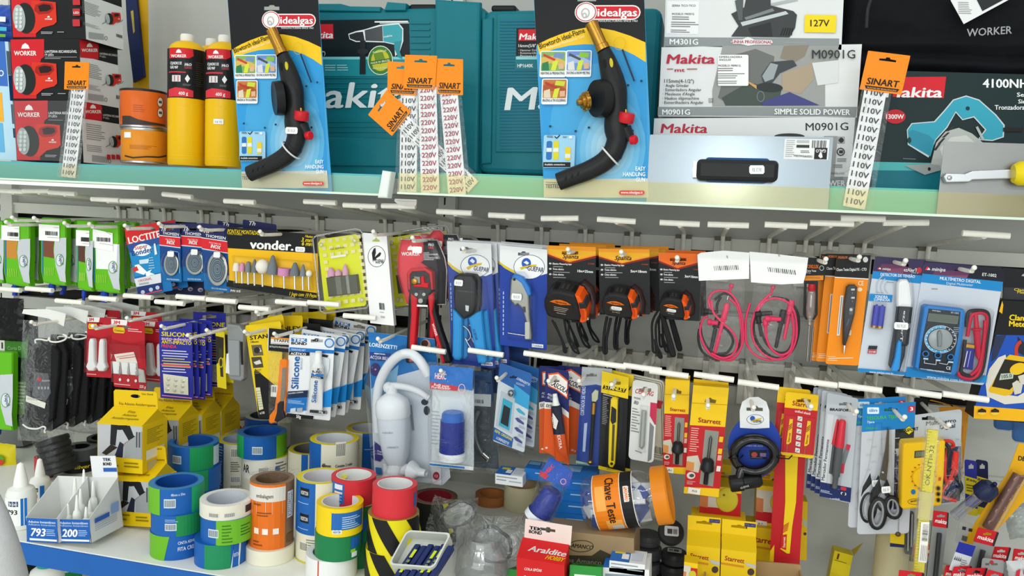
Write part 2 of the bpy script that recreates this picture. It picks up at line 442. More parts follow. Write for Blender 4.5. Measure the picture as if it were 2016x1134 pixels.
mb=MB();mb.box((-1.985,-0.02,0),(-1.90,0.0,2.75),PAINT,bev=0.002)
for k in range(70):
 mb.box((-1.962,-0.0205,0.1+k*0.036),(-1.957,-0.0201,0.118+k*0.036),SLOT_SHADE);mb.box((-1.945,-0.0205,0.1+k*0.036),(-1.940,-0.0201,0.118+k*0.036),SLOT_SHADE)
tag(mb.build('shelving_upright'),'slotted grey upright post at the left end under the teal price strip','post')
# ---------------------------------------------------------------- upper shelf, in two lengths
def upper_shelf(x0,x1,zt,zb,label,teal,film,lip):
 M=Matrix.Translation((x0,-0.42,zt))
 r=thing('upper_shelf',label,'shelf',M);L=x1-x0
 b=MB();b.box((0,0.004,-0.034),(L,0.40,-0.004),mat('d6d8d4',0.4,var=0.05),bev=0.001);b.build('board',r)
 b=MB();b.box((0,0.0,zb-zt),(L,0.003,0.0),mat(teal,0.3,var=0.06,vscale=5,stretch=(0.3,1,60)))
 b.box((0,-0.014,zb-zt-0.004),(L,0.003,zb-zt),mat('d9ead9',0.2));b.build('price_channel',r)
 if lip:b=MB();b.box((0.0,-0.012,zb-zt-0.013),(lip,0.006,zb-zt-0.0045),mat('fbfbf6',0.3),bev=0.003);b.build('lower_lip',r)
 b=MB();b.box((0,-0.0125,zb-zt),(L,-0.0115,-0.004),clear(film,gloss=0.03,rough=0.12,body=0.04,bodycol='efe9c4',fres=0.1));b.build('clear_cover',r)
 return r
upper_shelf(-2.9,-0.612,1.556,1.519,'upper shelf of the left bay with blue-teal price strip, under the lantern boxes','58b4bb','fdfbf4',1.75)
upper_shelf(-0.575,1.7,1.564,1.524,'upper shelf of the right bay with green-teal price strip, under the power tool boxes','66bdae','fdfaea',0)
r=thing('shelf_bracket','white plastic bracket cap at the joint of the two upper shelves','bracket',Matrix.Translation((-0.594,-0.44,1.535)))
mb=MB();mb.prism([(-0.014,-0.024),(0.006,-0.024),(0.013,0.026),(-0.006,0.028)],-0.012,0.012,mat('e3ece6',0.3),bev=0.004);mb.T=None
o=mb.build('cap',r);o.rotation_euler=(math.pi/2,0,0)
mb=MB();mb.lathe([(0.0,-0.002),(0.022,-0.002),(0.022,0.003),(0.0,0.004)],mat('f7f8f4',0.3),n=20,p0=(0.035,0.01,-0.026),a0=180,a1=360,ax=(0,-0.5,-1));mb.build('clip',r)
# ---------------------------------------------------------------- base decks
DECK=mat('e9ebe4',0.35,var=0.05,vscale=12)
def deck(x0,x1,z,yf,label):
 r=thing('base_deck',label,'shelf',Matrix.Translation((x0,yf,z)));L=x1-x0
 b=MB();b.box((0,0.004,-0.03),(L,-yf-0.024,0),DECK,bev=0.002);b.build('deck_board',r)
 b=MB();b.box((0,0.0,-0.042),(L,0.004,-0.001),mat('1d5fae',0.3,var=0.05),bev=0.001);b.build('front_fascia',r)
 b=MB();b.box((0,0.03,-z),(0.03,-yf-0.024,-0.03),PAINT);b.build('side_panel',r)
 b=MB();b.box((L-0.03,0.03,-z),(L,-yf-0.024,-0.03),PAINT);b.build('side_panel',r)
 return r
ZL,ZR=0.82,0.66
deck(-2.9,-0.31,ZL,-0.65,'white base deck with blue front edge carrying the rolls of tape')
deck(-0.295,1.7,ZR,-0.55,'low white base deck of the right bay under the cartons')
# a lower deck with bottles, glimpsed beneath the blue edge at the bottom left
mb=MB();mb.box((-2.86,-0.60,0.53),(-0.35,-0.026,0.55),DECK);tag(mb.build('lower_deck'),'lowest white shelf under the blue edged deck','shelf')
for i,(px,py,cc,lab)in enumerate(((92,1128,'1f8f8a','teal capped white bottle under the blue shelf edge'),(52,1126,'1b1b1d','black bottle under the blue shelf edge'),(128,1136,'2c9e5a','green and white bottle under the blue shelf edge, rightmost of three'))):
 P=at(px,py+30,-0.52 if i==0 else-0.42);r=thing('bottle',lab,'bottle',Matrix.Translation((P.x,P.y,0.5505)))
 b=MB();b.lathe([(0.0,0),(0.032,0.0),(0.034,0.01),(0.034,0.13),(0.03,0.145),(0.016,0.155),(0,0.155)],mat('eef0ee' if i!=1 else '222',0.3));b.build('body',r)
 b=MB();b.lathe([(0.0345,0.03),(0.0345,0.10)],cc);b.build('label',r)
 b=MB();b.lathe([(0.0,0.155),(0.018,0.155),(0.018,0.185),(0.0,0.187)],cc);b.build('cap',r)
# ---------------------------------------------------------------- pegboard hooks
NHOOK=0
def hook(T,pin,zr,label,skew=0.0,YT=-0.36,YP=-0.415,tilt=0.0,group='wire display hooks'):
 global NHOOK;NHOOK+=1
 t=at(T[0],T[1],YT);xw=t.x+skew
 r=thing('display_hook',label,'hook',Matrix.Translation((xw,0,zr)),group)
 b=MB();b.box((-0.018,-0.019,-0.095),(0.018,-0.0165,0.0),PAINT);b.box((-0.018,-0.021,-0.003),(0.018,0.0,0.006),mat('6f6a5c',0.5));b.build('back_plate',r)
 e=Vector((t.x-xw,YT,t.z-zr));b=MB()
 b.tube(smooth_path([(0,-0.021,-0.085),(0,-0.0225,-0.02),(0,-0.028,0.006),(e.x*0.1,-0.05,0.012+(e.z-0.012)*0.05),(e.x*0.5,YT*0.55,0.012+(e.z-0.012)*0.5),tuple(e)],5),0.0050,WIRE);b.build('label_arm',r)
 b=MB();dz=math.sin(math.radians(tilt))*0.036
 b.tube([(e.x-0.036,e.y-0.006,e.z+0.003-dz),(e.x,e.y-0.006,e.z+0.003),(e.x+0.036,e.y-0.006,e.z+0.003+dz)],0.0056,WIRE,n=10);b.build('label_bar',r)
 if pin:
  p=at(pin[0],pin[1],YP);px_=p.x-xw;pz=p.z-zr;b=MB()
  b.tube(smooth_path([(px_*0.6+0.007,-0.021,-0.06),(px_*0.85,-0.06,pz-0.006),(px_,YP+0.04,pz-0.007),(px_,YP+0.012,pz-0.005),(px_,YP,pz)],5),0.0036,WIRE);b.ball((px_,YP,pz),0.0044,WIRE,n=8);b.build('pin',r)
 return r
for T,p,what,tl in(
 ((25,379),(12,437),'the green pouches at the left edge',0),((76,379),(24,428),'the amber brown pouch',2),((127,383),(67,429),'the second green pouch',-1),
 ((212,396),(127,439),'the reddish brown pouch',0),((270,399),(176,441),'the white green pouch',1),((353,388),(246,444),'the red glue card',-3),
 ((475,400),(313,440),'the first sink strainer card',0),((633,401),(393,447),'the largest sink strainer card',0),((711,408),(512,456),'the black and yellow grinding point card',0),
 ((787,409),(735,456),'the white boxed accessory',1),((896,421),(812,468),'the red stripping pliers',0),((999,428),(912,489),'the blue crimping pliers',0),
 ((1103,433),(1118,491),'the largest tape measure',3),((1214,437),(1223,496),'the middle tape measure',-1),((1338,443),(1333,507),'the smallest tape measure',0),
 ((1433,446),None,'the first bag of test leads',1),((1546,447),(1626,510),'the clear handled voltage tester',0),((1636,443),(1692,506),'the orange tester card',1),
 ((1697,434),None,'the shelf between tester and detector',1),((1781,442),(1783,513),'the voltage detector card',3),((1938,465),(1918,527),'the blue multimeter card',-1)):
 hook(T,p,1.455,'white wire hook of the upper row over '+what,tilt=tl)
for T,p,what in(
 ((846,690),(868,730),'in front of the red stripping pliers'),((958,696),(978,744),'in front of the blue plier handles'),((1068,702),(1080,750),'above the contact glue tubes'),
 ((1129,711),(1140,750),'above the glass cutter'),((1196,719),(1204,757),'above the yellow and black utility knife'),((1265,726),(1267,777),'above the white file card'),
 ((1317,737),(1326,780),'above the narrow red drill arbor box'),((1405,744),(1394,798),'above the large red drill arbor box'),((1492,759),(1484,802),'above the coiled cable lock'),
 ((1605,755),(1597,800),'above the jigsaw blade card'),((1691,765),(1686,810),'above the red marker pen card'),((1806,775),(1781,821),'above the scissors card'),((1898,783),(1868,836),'above the yellow multimeter')):
 hook(T,p,1.18,'white wire hook of the lower row '+what,tilt=-3)
for T,p,what in(
 ((20,572),None,'under the amber pouch'),((82,572),None,'under the reddish pouch'),((141,596),(62,634),'over the black bagged straps'),((208,590),(183,642),'over the red card of white hooks'),((276,586),(250,626),'over the back red cards'),
 ((338,598),(318,642),'over the blue pad card'),((380,588),(370,660),'right of the blue pad card'),((440,594),(407,650),'over the grey clear case'),((504,609),(482,653),'over the yellow blade pack'),
 ((577,598),(540,657),'over the orange knife'),((640,600),(505,614),'with a long empty pin'),((711,626),(744,667),'over the shower filter pack')):
 hook(T,p,1.25,'white wire hook of the lower left row '+what,tilt=0)
# ================================================================ things on the upper shelf
class Round:
 """upright round thing: base centre at depth Y, local z up; art maps pixels onto its curved side"""
 def __init__(s,name,label,cat,xl,xr,ytop,ybot,Y,zb=None,group=None,R=None,H=None):
  P=at((xl+xr)/2,ybot,Y);s.R=R or(xr-xl)/2/scale_at(P)*0.985
  zf=at((xl+xr)/2,ybot,Y-s.R).z if zb is None else zb
  s.H=H or at((xl+xr)/2,ytop,Y-s.R).z-zf
  s.C=Vector((P.x,Y,zf));s.root=thing(name,label,cat,Matrix.Translation(s.C),group);s.parts=[]
  s.a0=math.atan2((CAM-s.C).y,(CAM-s.C).x)
 part=Card.part;done=Card.done
 def L(s,px,py):
  d=ray(px,py);o=CAM-s.C;a=d.x**2+d.y**2;b=2*(o.x*d.x+o.y*d.y);c=o.x**2+o.y**2-s.R**2
  q=b*b-4*a*c
  t=(-b-math.sqrt(max(0,q)))/(2*a);p=o+d*t
  da=(math.atan2(p.y,p.x)-s.a0+math.pi)%(2*math.pi)-math.pi
  return(da*s.R,p.z)
 def art(s,mb,z=0.0,R=None):
  R=R or s.R
  return Art(mb,s.L,fn=lambda x,y,zz:((R+zz)*math.cos(s.a0+x/s.R),(R+zz)*math.sin(s.a0+x/s.R),y),z=z+0.0003,curved=True)
def boxface(c,mb,d,z=0.0):
 """art on the right-hand side face of a box whose front is the card plane"""
 W=c.W/2
 return Art(mb,c.Lx(W),fn=lambda x,y,zz:(W+c.k*y+zz,y,-x),z=0.0003)
def carton(name,label,cat,TL,TR,BL,Y,d,col,yaw=0,pitch=0,group=None,part='carton',bev=0.0008):
 c=Card(name,label,cat,TL,TR,BL,Y,yaw,pitch,group);mb=c.part(part);c.mb=mb;c.hs=[]
 mb.prism(c.rect(),-d,0,col);c.d=d
 return c,c.art(mb)
RED='d0202a';BLK='17181a'
def worker_logo(a,x,y,w,col='f4f4f2'):
 a.p([(x+w*.32,y-w*.30),(x+w*.37,y-w*.46),(x+w*.5,y-w*.55),(x+w*.63,y-w*.46),(x+w*.70,y-w*.30)],col)
 a.t('WORKER',(x,y),(x+w,y),w*.20,col,0.03)
def lantern(a,x,y,k):
 f=lambda u,v:(x+u*k,y+v*k)
 a.p([f(*q)for q in((40,-38),(75,-36),(92,-34),(94,8),(88,14),(64,20),(48,34),(34,32))],'d8321f')
 a.p([f(*q)for q in((48,-28),(66,-34),(84,-31),(88,-20),(78,-10),(56,-8),(46,-16))],'a71d15')
 a.p([f(*q)for q in((54,-26),(66,-30),(80,-28),(83,-20),(74,-15),(58,-14))],'2a1414')
 a.e(*f(27,0),21*k,33*k,'1c2422',rot=-6);a.e(*f(14,0),13*k,29*k,'aab4b2',rot=-6)
 for i in range(5):
  for j in range(2):a.e(*f(9+j*9,-18+i*9),3.2*k,4*k,'d3dcda')
 worker_logo(a,x+70*k,y+4*k,16*k)
def lantern_box(label,TL,TR,BL,ox,oy):
 c,a=carton('lantern_box',label,'box',TL,TR,BL,-0.40,0.112,BLK,group='boxed rechargeable lanterns')
 X=lambda x,y:(x+ox,y+oy);rr=lambda x0,y0,x1,y1,col:a.r(*X(x0,y0),*X(x1,y1),col)
 e=lambda x,y:(max(min(x,TR[0]-ox-1),TL[0]-ox+1),y)
 a.p([X(*q)for q in((21,78),(87,77),(87,112),(81,116),(74,150),(72,194),(27,194))],RED)
 worker_logo(a,*X(28,109),44);a.t('LANTERNA RECARREGÁVEL',X(89,104),X(152,104),5,'e8e8e8',.02);a.t('19 LEDs',X(89,110),X(106,110),4.5,'e8e8e8',.02)
 a.r(*X(89,112),*X(152,113),'9a9a9a');a.lines(*X(89,115),*X(124,117),1,'b5b5b5')
 lantern(a,*X(27,157),0.92);a.lines(*X(84,184),*X(108,190),2,'b0b0b0');a.lines(*X(116,184),*X(132,187),1,'b0b0b0')
 s=boxface(c,c.mb,c.d);B=c.d;H=c.H/2
 s.lr(0,-H,B,H,'e3e6e6');s.lr(0,H,B,H-0.036,BLK)
 s.p([X(158,77),X(190,80),X(195,90),X(194,117),X(158,113)],RED);worker_logo(s,*X(161,102),32)
 s.t('LANTERNA RECARREGÁVEL',X(196,107),X(238,112),4,'ddd',.02);s.t('19 LEDs',X(196,112),X(208,114),3.5,'ddd')
 s.lines(*X(162,122),*X(200,160),8,'8b8f90',.3);s.lines(*X(162,164),*X(198,182),4,'8b8f90',.3)
 s.p([X(172,184),X(202,188),X(202,199),X(172,196)],'a5a9aa');s.bars(*X(227,187),*X(240,197),'333',9);s.ring(*X(206,196),3,4,1,'777')
 lantern(s,*X(206,158),0.34);s.line([X(198,168),X(206,164),X(206,160)],1,'222');s.line([X(228,166),X(237,163),X(240,160)],1,'222')
 return c
lantern_box('lantern carton with red lamp print, middle of the stack of three',(20,76),(156,75),(25,197),0,0).done()
c=lantern_box('bottom lantern carton of the stack, standing on the left shelf',(27,198),(159,199),(33,316),7,121)
s=boxface(c,c.mb,c.d);s.z=.003
for i in range(4):s.r(207+i*9,304,214+i*9,314,RED)
mb=c.part('shrink_wrap');W,H=c.W/2,c.H/2
mb.sheet(lambda u,v:(-W+2*W*u+c.k*H*(2*v-1),-H+2*H*v,.004+.0011*math.sin(v*80+3*noise.noise(Vector((u*3,v*4,1))))*(.3+v)*(1.2-v)),16,120,clear(gloss=.10,rough=.18,fres=.3))
c.done()
c=lantern_box('top lantern carton of the stack, cut off by the top edge',(17,-46),(163,-47),(24,75),-1,-121)
a=c.art(c.mb,.003)
for i in range(3):a.r(143,0+i*21-4,158,14+i*21-4,'c23038',.001)
a.t('LED',(145,27),(156,27),4,'f0f0f0',.02);c.done()
# packs at the far left edge
c,a=carton('filter_carton','tall white and blue carton beside the lantern boxes at the left edge','box',(-40,80),(16,82),(-22,312),-0.38,0.10,'b9dcec')
a.r(-40,80,16,170,'3e6fc2');a.r(-38,180,8,240,'f2b233');a.r(-30,240,10,300,'67b4e0');a.t('FILTRO',(-34,150),(8,150),12,'fff',.02)
s=boxface(c,c.mb,.1);s.lr(0,-c.H/2,.1,c.H/2,'d9dde0')
for y0,y1,cl in((100,150,'9fb2c4'),(148,200,'2f6fb4'),(205,245,'a7c3da'),(252,272,'3a6ca8')):s.r(20,y0,32,y1,cl)
c.done()
c=Card('plastic_pack','crumpled blue and white plastic pack on top of the carton at the top left corner','bag',(-40,2),(22,4),(-34,80),-0.38)
mb=c.part('film');pillow(c,mb,-c.W/2,-c.H/2,c.W/2,c.H/2,.03,mat('2d56b4',.25,bump=.6,bscale=60),zb=-.03,wr=.004,seed=3)
mb=c.part('printed_band');a=Art(mb,c.L,z=.004);a.r(-36,32,14,44,'eef2f4');a.r(-36,52,16,62,'49b6d4');a.r(-36,66,14,74,'6fae3a');c.done()
# saw hanging behind the tins
c=Card('hand_saw','navy hand saw on a tall yellow card behind the stacked tins','saw',(258,-60),(290,-58),(262,176),-0.12)
a=c.card('d8a613',.002)
mb=c.part('blade');mb.prism(c.P([(244,-60),(262,-60),(283,150),(262,162),(250,60)],.012),.004,.012,mat('1d2a56',.3),bev=.001);mb.prism(c.P([(257,22),(262,20),(265,62),(262,66)],.013),.012,.0125,'c8b14a')
c.done()
# tins
def tin(label,xl,xr,yt,yb,top,lower):
 c=Round('fuel_tin',label,'tin',xl,xr,yt,yb,-0.34,group='stacked orange tins')
 R,H=c.R,c.H;mb=c.part('can_body')
 mb.lathe([(0,0),(R*.97,0),(R,.003),(R,H-.004),(R*.98,H-.002),(R*.9,H)],mat('d9641f' if not lower else 'dd8b1e',.3),n=40)
 mb.lathe([(R*1.0,0),(R*1.02,.001),(R*1.02,.004),(R,.005)],STEEL,n=40);mb.lathe([(R,H-.006),(R*1.015,H-.004),(R*1.0,H-.001),(R*.9,H),(0,H)],mat('2a2726',.3)if not lower else STEEL,n=40)
 a=c.art(mb)
 if lower:
  a.lines(255,285,310,297,5,'a85c12',.3);price(c,0,0,0)if 0 else a.r(245,260,258,271,'eceeee')
  a.p([(246,305),(262,309),(290,307),(312,308),(327,305),(327,308),(312,311),(290,310),(262,312),(246,308)],'3a2d22')
 else:
  a.p([(241,228),(256,228),(272,235),(295,240),(325,246),(325,249),(241,246)],'3b3532');a.lines(262,206,290,224,4,'b14f1c',.3)
  for y in(201,222):a.e(315,y,6,10,'e6e2dc');a.ring(315,y,6,10,1,'333');a.r(312,y-3,318,y+3,'55504c')
 return c.done()
tin('orange tin with black lid, upper one of the stacked pair',240,326,172,250,0,0)
tin('amber orange tin, lower one of the stacked pair',242,330,250,321,0,1)
# gas cylinders
def gas(label,xl,xr,dy,Y):
 c=Round('gas_cylinder',label,'gas cylinder',xl,xr,60+dy,325+dy,Y,group='yellow gas cylinders')
 R,H=c.R,c.H;k=H/265;Yl=mat('e9b90f',.25,var=.02);mb=c.part('body')
 mb.lathe([(0,0),(R*.96,0),(R,.004),(R,H-42*k),(R*.97,H-34*k),(R*.86,H-24*k),(R*.62,H-17*k),(R*.36,H-14*k),(R*.34,H-10*k)],Yl,n=48)
 for y in(12,18,118):mb.lathe([(R,y*k),(R*1.008,y*k+.001),(R,y*k+.002)],Yl,n=48)
 mb=c.part('cap');mb.lathe([(R*.36,H-15*k),(R*.37,H-4*k),(R*.33,H),(0,H)],mat('e6e4da',.35),n=24)
 mb=c.part('label');a=c.art(mb);x=xl;y=95+dy
 a.lr(-R*1.5,c.L(x+36,y)[1],R*1.5,c.L(x+36,y+98)[1],BLK);a.p([(x+2,y),(x+48,y+2),(x+49,y+16),(x+40,y+20),(x+2,y+20)],RED)
 worker_logo(a,x+5,y+18,30);a.t('CILINDRO DE',(x+4,y+32),(x+26,y+32),5.5,'eee',.03);a.t('GÁS MAP',(x+4,y+40),(x+19,y+40),5.5,'eee',.03)
 a.r(x+30,y+27,x+46,y+42,'3c3c3e',.001);a.t('PRO',(x+32,y+35),(x+45,y+35),5,'f2f2f2',.03);a.t('LINE',(x+33,y+40),(x+44,y+40),3,'e03038',.03)
 a.r(x+2,y+46,x+34,y+49,'c9303c');a.p([(x+32,y+60),(x+37,y+52),(x+42,y+60),(x+37,y+68)],'f0f0f0');a.r(x+8,y+53,x+24,y+66,'d5d5d5');a.r(x+12,y+54,x+20,y+65,'b03038')
 a.lines(x+28,y+70,x+45,y+76,3,'8a8a8a',.3);a.p([(x+2,y+82),(x+14,y+77),(x+36,y+80),(x+48,y+84),(x+48,y+97),(x+2,y+96)],'d4313d')
 a.t('400 g',(x+20,y+92),(x+38,y+92),6.5,'f4f4f4',.02);a.lines(x+52,y+28,x+66,y+80,12,'37383a',.3)
 return c
gas('yellow gas cylinder with white cap, left one in the front',332,404,0,-0.35).done()
c=gas('yellow gas cylinder partly behind the left torch pack, with a small price sticker',405,477,2,-0.345)
a=c.art(c.part('price_sticker'),.001);a.r(421,234,440,245,'eceeee',.001);a.t('R$ 90',(424,242),(437,242),4,'999');c.done()
gas('third yellow gas cylinder, hidden behind the other two',384,446,10,-0.26).done()
# ---------------------------------------------------------------- blowtorch packs
def bt(x,y):return(440+x/2.835,y/2.835)
def torch_pack(label):
 c=Card('blowtorch_pack',label,'blowtorch pack',(445,-35),(624,-35),(478,371),-0.4265)
 a=c.card('3f9fd8',.003,hole=(535,15,15,5))
 mb=c.mb
 arc_u=[(50,275),(100,247),(150,225),(210,203),(270,190),(335,192),(400,205),(475,232),(545,265)]
 arc_l=[(550,365),(495,328),(440,300),(385,283),(330,275),(265,274),(200,280),(130,297),(60,325)]
 a.p([bt(*q)for q in arc_u]+[(634,110),(624,-34),(446,-34),(456,100)],'131417')
 a.p([bt(*q)for q in arc_u+arc_l],'f3c51b')
 a.p([bt(*q)for q in arc_l[::-1]+[(578,945),(586,1050),(107,1050),(100,945)]],'2f98d6')
 for k,cl in enumerate(('43a4da','58afde','6ebbe3','85c6e8','9bd1ec','b0dbf0')):
  a.e(*bt(400,800),(190-k*26)/2.835,(300-k*42)/2.835,cl)if k else a.e(*bt(330,700),210/2.835,330/2.835,cl)
 a.p([bt(*q)for q in((102,958),(580,952),(587,1050),(106,1050))],'cfd3cd')
 a.t('Blowtorch ideal-Flame',bt(64,298),bt(268,214),9.5,'1b1c20',.01);a.t('Professional Multifunction Tool',bt(95,300),bt(265,240),5,'fdf6d8')
 pill=[bt(*q)for q in rrect(225,78,518,152,36)];a.p(pill,'f1efec');a.p([bt(*q)for q in rrect(231,84,512,146,30)],'d01f2f')
 a.e(*bt(268,113),18,18,'f3f1ee');a.ring(*bt(268,113),16.5,16.5,1.5,'c5202f');a.ring(*bt(266,118),7,9,2,'b9b4b2');a.ring(*bt(262,130),4,5,2,'b9b4b2')
 a.t('idealgas',bt(321,134),bt(503,134),14,'f6f4f2',.03);a.t('MANUFACTURING SINCE 1963',bt(326,163),bt(506,163),3.6,'d8d8d8',.02)
 for(x0,y0,x1,y1),cs,cap in(((66,308,187,442),('7fae5d','d3b35a','2d7a4d','6f8fc0','c33d30'),'HEATING & PREHEATING'),((185,306,303,441),('6c8fd0','9cb7de','d8d8d4','8bbf3c','4a4a50'),'DE-ICING & SNOW MELTING'),((80,450,198,580),('c2753c','a9532a','d9cdb2','c6d23a','b8332b'),'BRAZING & TIN SOLDERING')):
  a.p([bt(*q)for q in rrect(x0,y0,x1,y1,9)],'eef1f2');w_,h_=x1-x0,(y1-y0)*.76
  a.p([bt(*q)for q in rrect(x0+5,y0+5,x1-5,y0+h_,5)],cs[0]);f=lambda u,v:bt(x0+5+u*(w_-10),y0+5+v*(h_-5))
  a.p([f(*q)for q in((0,.3),(.5,.2),(1,.5),(1,.8),(.4,.6),(0,.7))],cs[1]);a.p([f(*q)for q in((.05,.6),(.3,.5),(.35,.98),(.05,.98))],cs[2])
  a.p([f(*q)for q in((.55,.05),(.95,.1),(.9,.35),(.5,.3))],cs[3]);a.p([f(*q)for q in((.5,.5),(.72,.45),(.62,.98),(.42,.98))],'d2dc3c');a.p([f(*q)for q in((.1,.1),(.6,.38),(.55,.48),(.08,.22))],cs[4])
  a.p([f(*q)for q in((.72,.62),(.95,.6),(.95,.9),(.74,.92))],'d9b08a');a.t(cap,bt(x0+6,y1-14),bt(x1-6,y1-14),4.6,'3a3f45',.02)
 a.p([bt(*q)for q in rrect(98,735,243,900,8)],'9ccde8');a.p([bt(*q)for q in((100,872),(225,872),(225,897),(100,897))],'101114');a.t('Available connections',bt(106,888),bt(200,888),3.4,'eee',.02)
 for x,y0,y1,cl in((125,765,860,'2b6fb5'),(156,765,860,'d8ce2a'),(211,795,862,'e6c92c')):
  a.p([bt(*q)for q in rrect(x-13,y0,x+13,y1,9)],cl);a.p([bt(*q)for q in((x-12,y0+35),(x+12,y0+35),(x+12,y0+55),(x-12,y0+55))],'dfe5e0')
 a.line([bt(148,742),bt(158,752),bt(172,735)],1.6,'111');a.lines(*bt(112,738),*bt(146,752),2,'333',.4);a.lines(*bt(185,742),*bt(208,752),2,'333',.4);a.p([bt(*q)for q in((215,740),(228,740),(228,752),(215,752))],'f2f6f8')
 for t_,y in(('EASY',914),('HANDLING',942),('GUN',969)):
  x0={'EASY':523,'HANDLING':467,'GUN':527}[t_];a.t(t_,bt(x0,y),bt(568,y),7.4,'f4f8fa',.02)
 a.p([bt(*q)for q in rrect(452,1014,568,1036,10)],'d6443c');a.t('www.idealgas.it',bt(460,1030),bt(560,1030),4.6,'f5f0ec',.01);a.t('TESTED',bt(115,1003),bt(182,1003),7,'55585a',.01);a.lines(*bt(115,972),*bt(180,982),1,'777')
 for x,y in((127,692),(244,716),(304,698),(503,714),(535,464),(475,485)):a.e(*bt(x,y),2.2,2.2,'1c3a55')
 a.line([bt(443,305),bt(503,465)],3,'14304a');a.ring(*bt(430,275),10,12,.8,'d9ad18')
 # the torch itself
 z0=.022;B3=lambda x,y,z=z0:(*c.Lz(z)(*bt(x,y)),z);k=c.s_(1)/2.835
 mb=c.part('torch_body');RUB=mat('1e1f21',.38,var=.03)
 pts=smooth_path([B3(330,300),B3(352,370),B3(375,450),B3(393,530),B3(398,610),B3(400,690),B3(408,760),B3(385,835)],4)
 rad=[k*r for r in([31,35,39,43,46,49,52,54,57,58,59,59,57,55,54,54,55,56,58,60,60,60,58,56,54,53,52,52,52])]
 mb.tube(pts,rad[:len(pts)],RUB,n=16,flat=.8)
 pts=smooth_path([B3(395,815),B3(350,868),B3(285,910),B3(215,940),B3(145,970)],5);mb.tube(pts,[k*(52-i*.35)for i in range(len(pts))],RUB,n=16,flat=.85)
 mb.tube([B3(440,700),B3(470,757)],[k*34,k*24],RUB,n=12)
 e1,e2=Vector(B3(330,548,.030)),Vector(B3(282,552,.036));mb.lathe([(0,0),(k*92,0),(k*94,(e2-e1).length*.3),(k*90,(e2-e1).length),(k*60,(e2-e1).length*.9),(0,(e2-e1).length*.9)],RUB,n=28,p0=e1,ax=(e2-e1)+Vector((0,0,.006)))
 for x,y,r_ in((322,372,6),(352,368,6)):mb.prism(c.P([bt(*q)for q in ellipse(x,y,8,24,14,rot=-8)],z0+k*37),z0+k*30,z0+k*39,mat('060606',.6)if x<340 else 'c9b91f')
 for t_ in range(3):q=Vector(B3(240-t_*28,930+t_*12));mb.tube([q+Vector((k*14,k*47,.004)),q+Vector((0,0,k*44)),q+Vector((-k*16,-k*45,.004))],k*4,RUB,n=6)
 mb=c.part('nozzle');q1,q2=Vector(B3(268,168)),Vector(B3(330,304));L_=(q2-q1).length
 mb.lathe([(k*26,.004),(k*31,0),(k*31,L_*.8),(k*35,L_*.82),(k*35,L_)],BRASS,n=24,p0=q1,ax=q2-q1);mb.lathe([(0,.01),(k*25,.01)],mat('2c2418',.5),n=20,p0=q1,ax=q2-q1)
 mb=c.part('flame_knob');q=Vector(B3(436,645,.03));mb.lathe([(0,-k*25),(k*36,-k*25),(k*40,-k*20),(k*40,k*20),(k*36,k*25),(0,k*25)],mat('c8232c',.35),n=20,p0=q,ax=(.15,1,.2))
 mb.tube([q,q+Vector((-k*6,k*40,0))],k*7,BRASS,n=8)
 mb=c.part('ignition_button');q=Vector(B3(470,757,.024));mb.lathe([(k*24,0),(k*24,k*22),(k*18,k*28),(0,k*28)],mat('d01f2f',.3),n=16,p0=q,ax=(.9,.05,.4))
 mb=c.part('cable_tie');TI=mat('d9dcdc',.3);q=Vector(B3(378,838));d=Vector((.72,-.70,0));n2=Vector((.7,.72,0))
 mb.tube([q+Vector((d.x,d.y,0))*(k*62*math.cos(t/10*math.pi))+Vector((0,0,k*58*math.sin(t/10*math.pi)))for t in range(-1,12)],k*5,TI,n=6)
 return c
c1=torch_pack('blister pack of a black gas torch, left one beside the yellow cylinders');c1.root['group']='blowtorch blister packs'
price(c1,574,257,.0455,'R$ 103,20',24,13,2);c1.done()
c2=Card('blowtorch_pack','blister pack of a black gas torch with brass inlet, right one before the teal cases','blowtorch pack',(1047,-35),(1275,-35),(1062,391),-0.4265,group='blowtorch blister packs')
c2.root.location+=Vector((0,0,(c1.H-c2.H)/2+.002))
for ch in list(c1.root.children):
 if ch.name.startswith('price'):continue
 o=ch.copy();COL.objects.link(o);o.parent=c2.root
mb=c2.part('brass_inlet');q=Vector((*c2.Lz(.034)(1158,211),.034));d=Vector((*c2.Lz(.044)(1136,215),.044))-q
mb.lathe([(.010,0),(.016,.001),(.016,.008),(.012,.009),(.012,.014),(.006,.015),(.006,.021),(0,.021)],BRASS,n=20,p0=q,ax=d)
for t_ in range(12):u=math.radians(t_*30);mb.ball(tuple(q+d.normalized()*.005+Vector((0,1,0))*(.0165*math.cos(u))+d.normalized().cross(Vector((0,1,0)))*(.0165*math.sin(u))),.0022,BRASS,n=6)
c2.done()
# ---------------------------------------------------------------- teal tool cases
TEAL=mat('0d7480',.42,var=.05,vscale=40,bump=.15,bscale=900)
def makita(a,p0,p1,h,col,bold=.03):a.t('Makita',p0,p1,h,col,bold,.18)
def case(label,TL,TR,BL,Y):
 c=Card('tool_case',label,'tool case',TL,TR,BL,Y,group='teal power tool cases');W,H=c.W/2,c.H/2
 mb=c.part('shell');mb.prism(rrect(-W,-H,W,H,.018),-.06,0,TEAL,bev=.010);mb.prism(rrect(-W,-H,W,H,.018),-.062,-.115,TEAL,bev=.010);mb.box((-W+.01,-H+.01,-.0625),(W-.01,H-.01,-.0595),mat('063d44',.6))
 return c,mb
c,mb=case('teal tool case with a printed rotary hammer, behind the left torch pack',(600,18),(948,12),(612,352),-0.29)
q=c.P([(856,-2),(946,4),(940,340),(852,336)],.012);mb.prism(q,0,.014,TEAL,bev=.006)
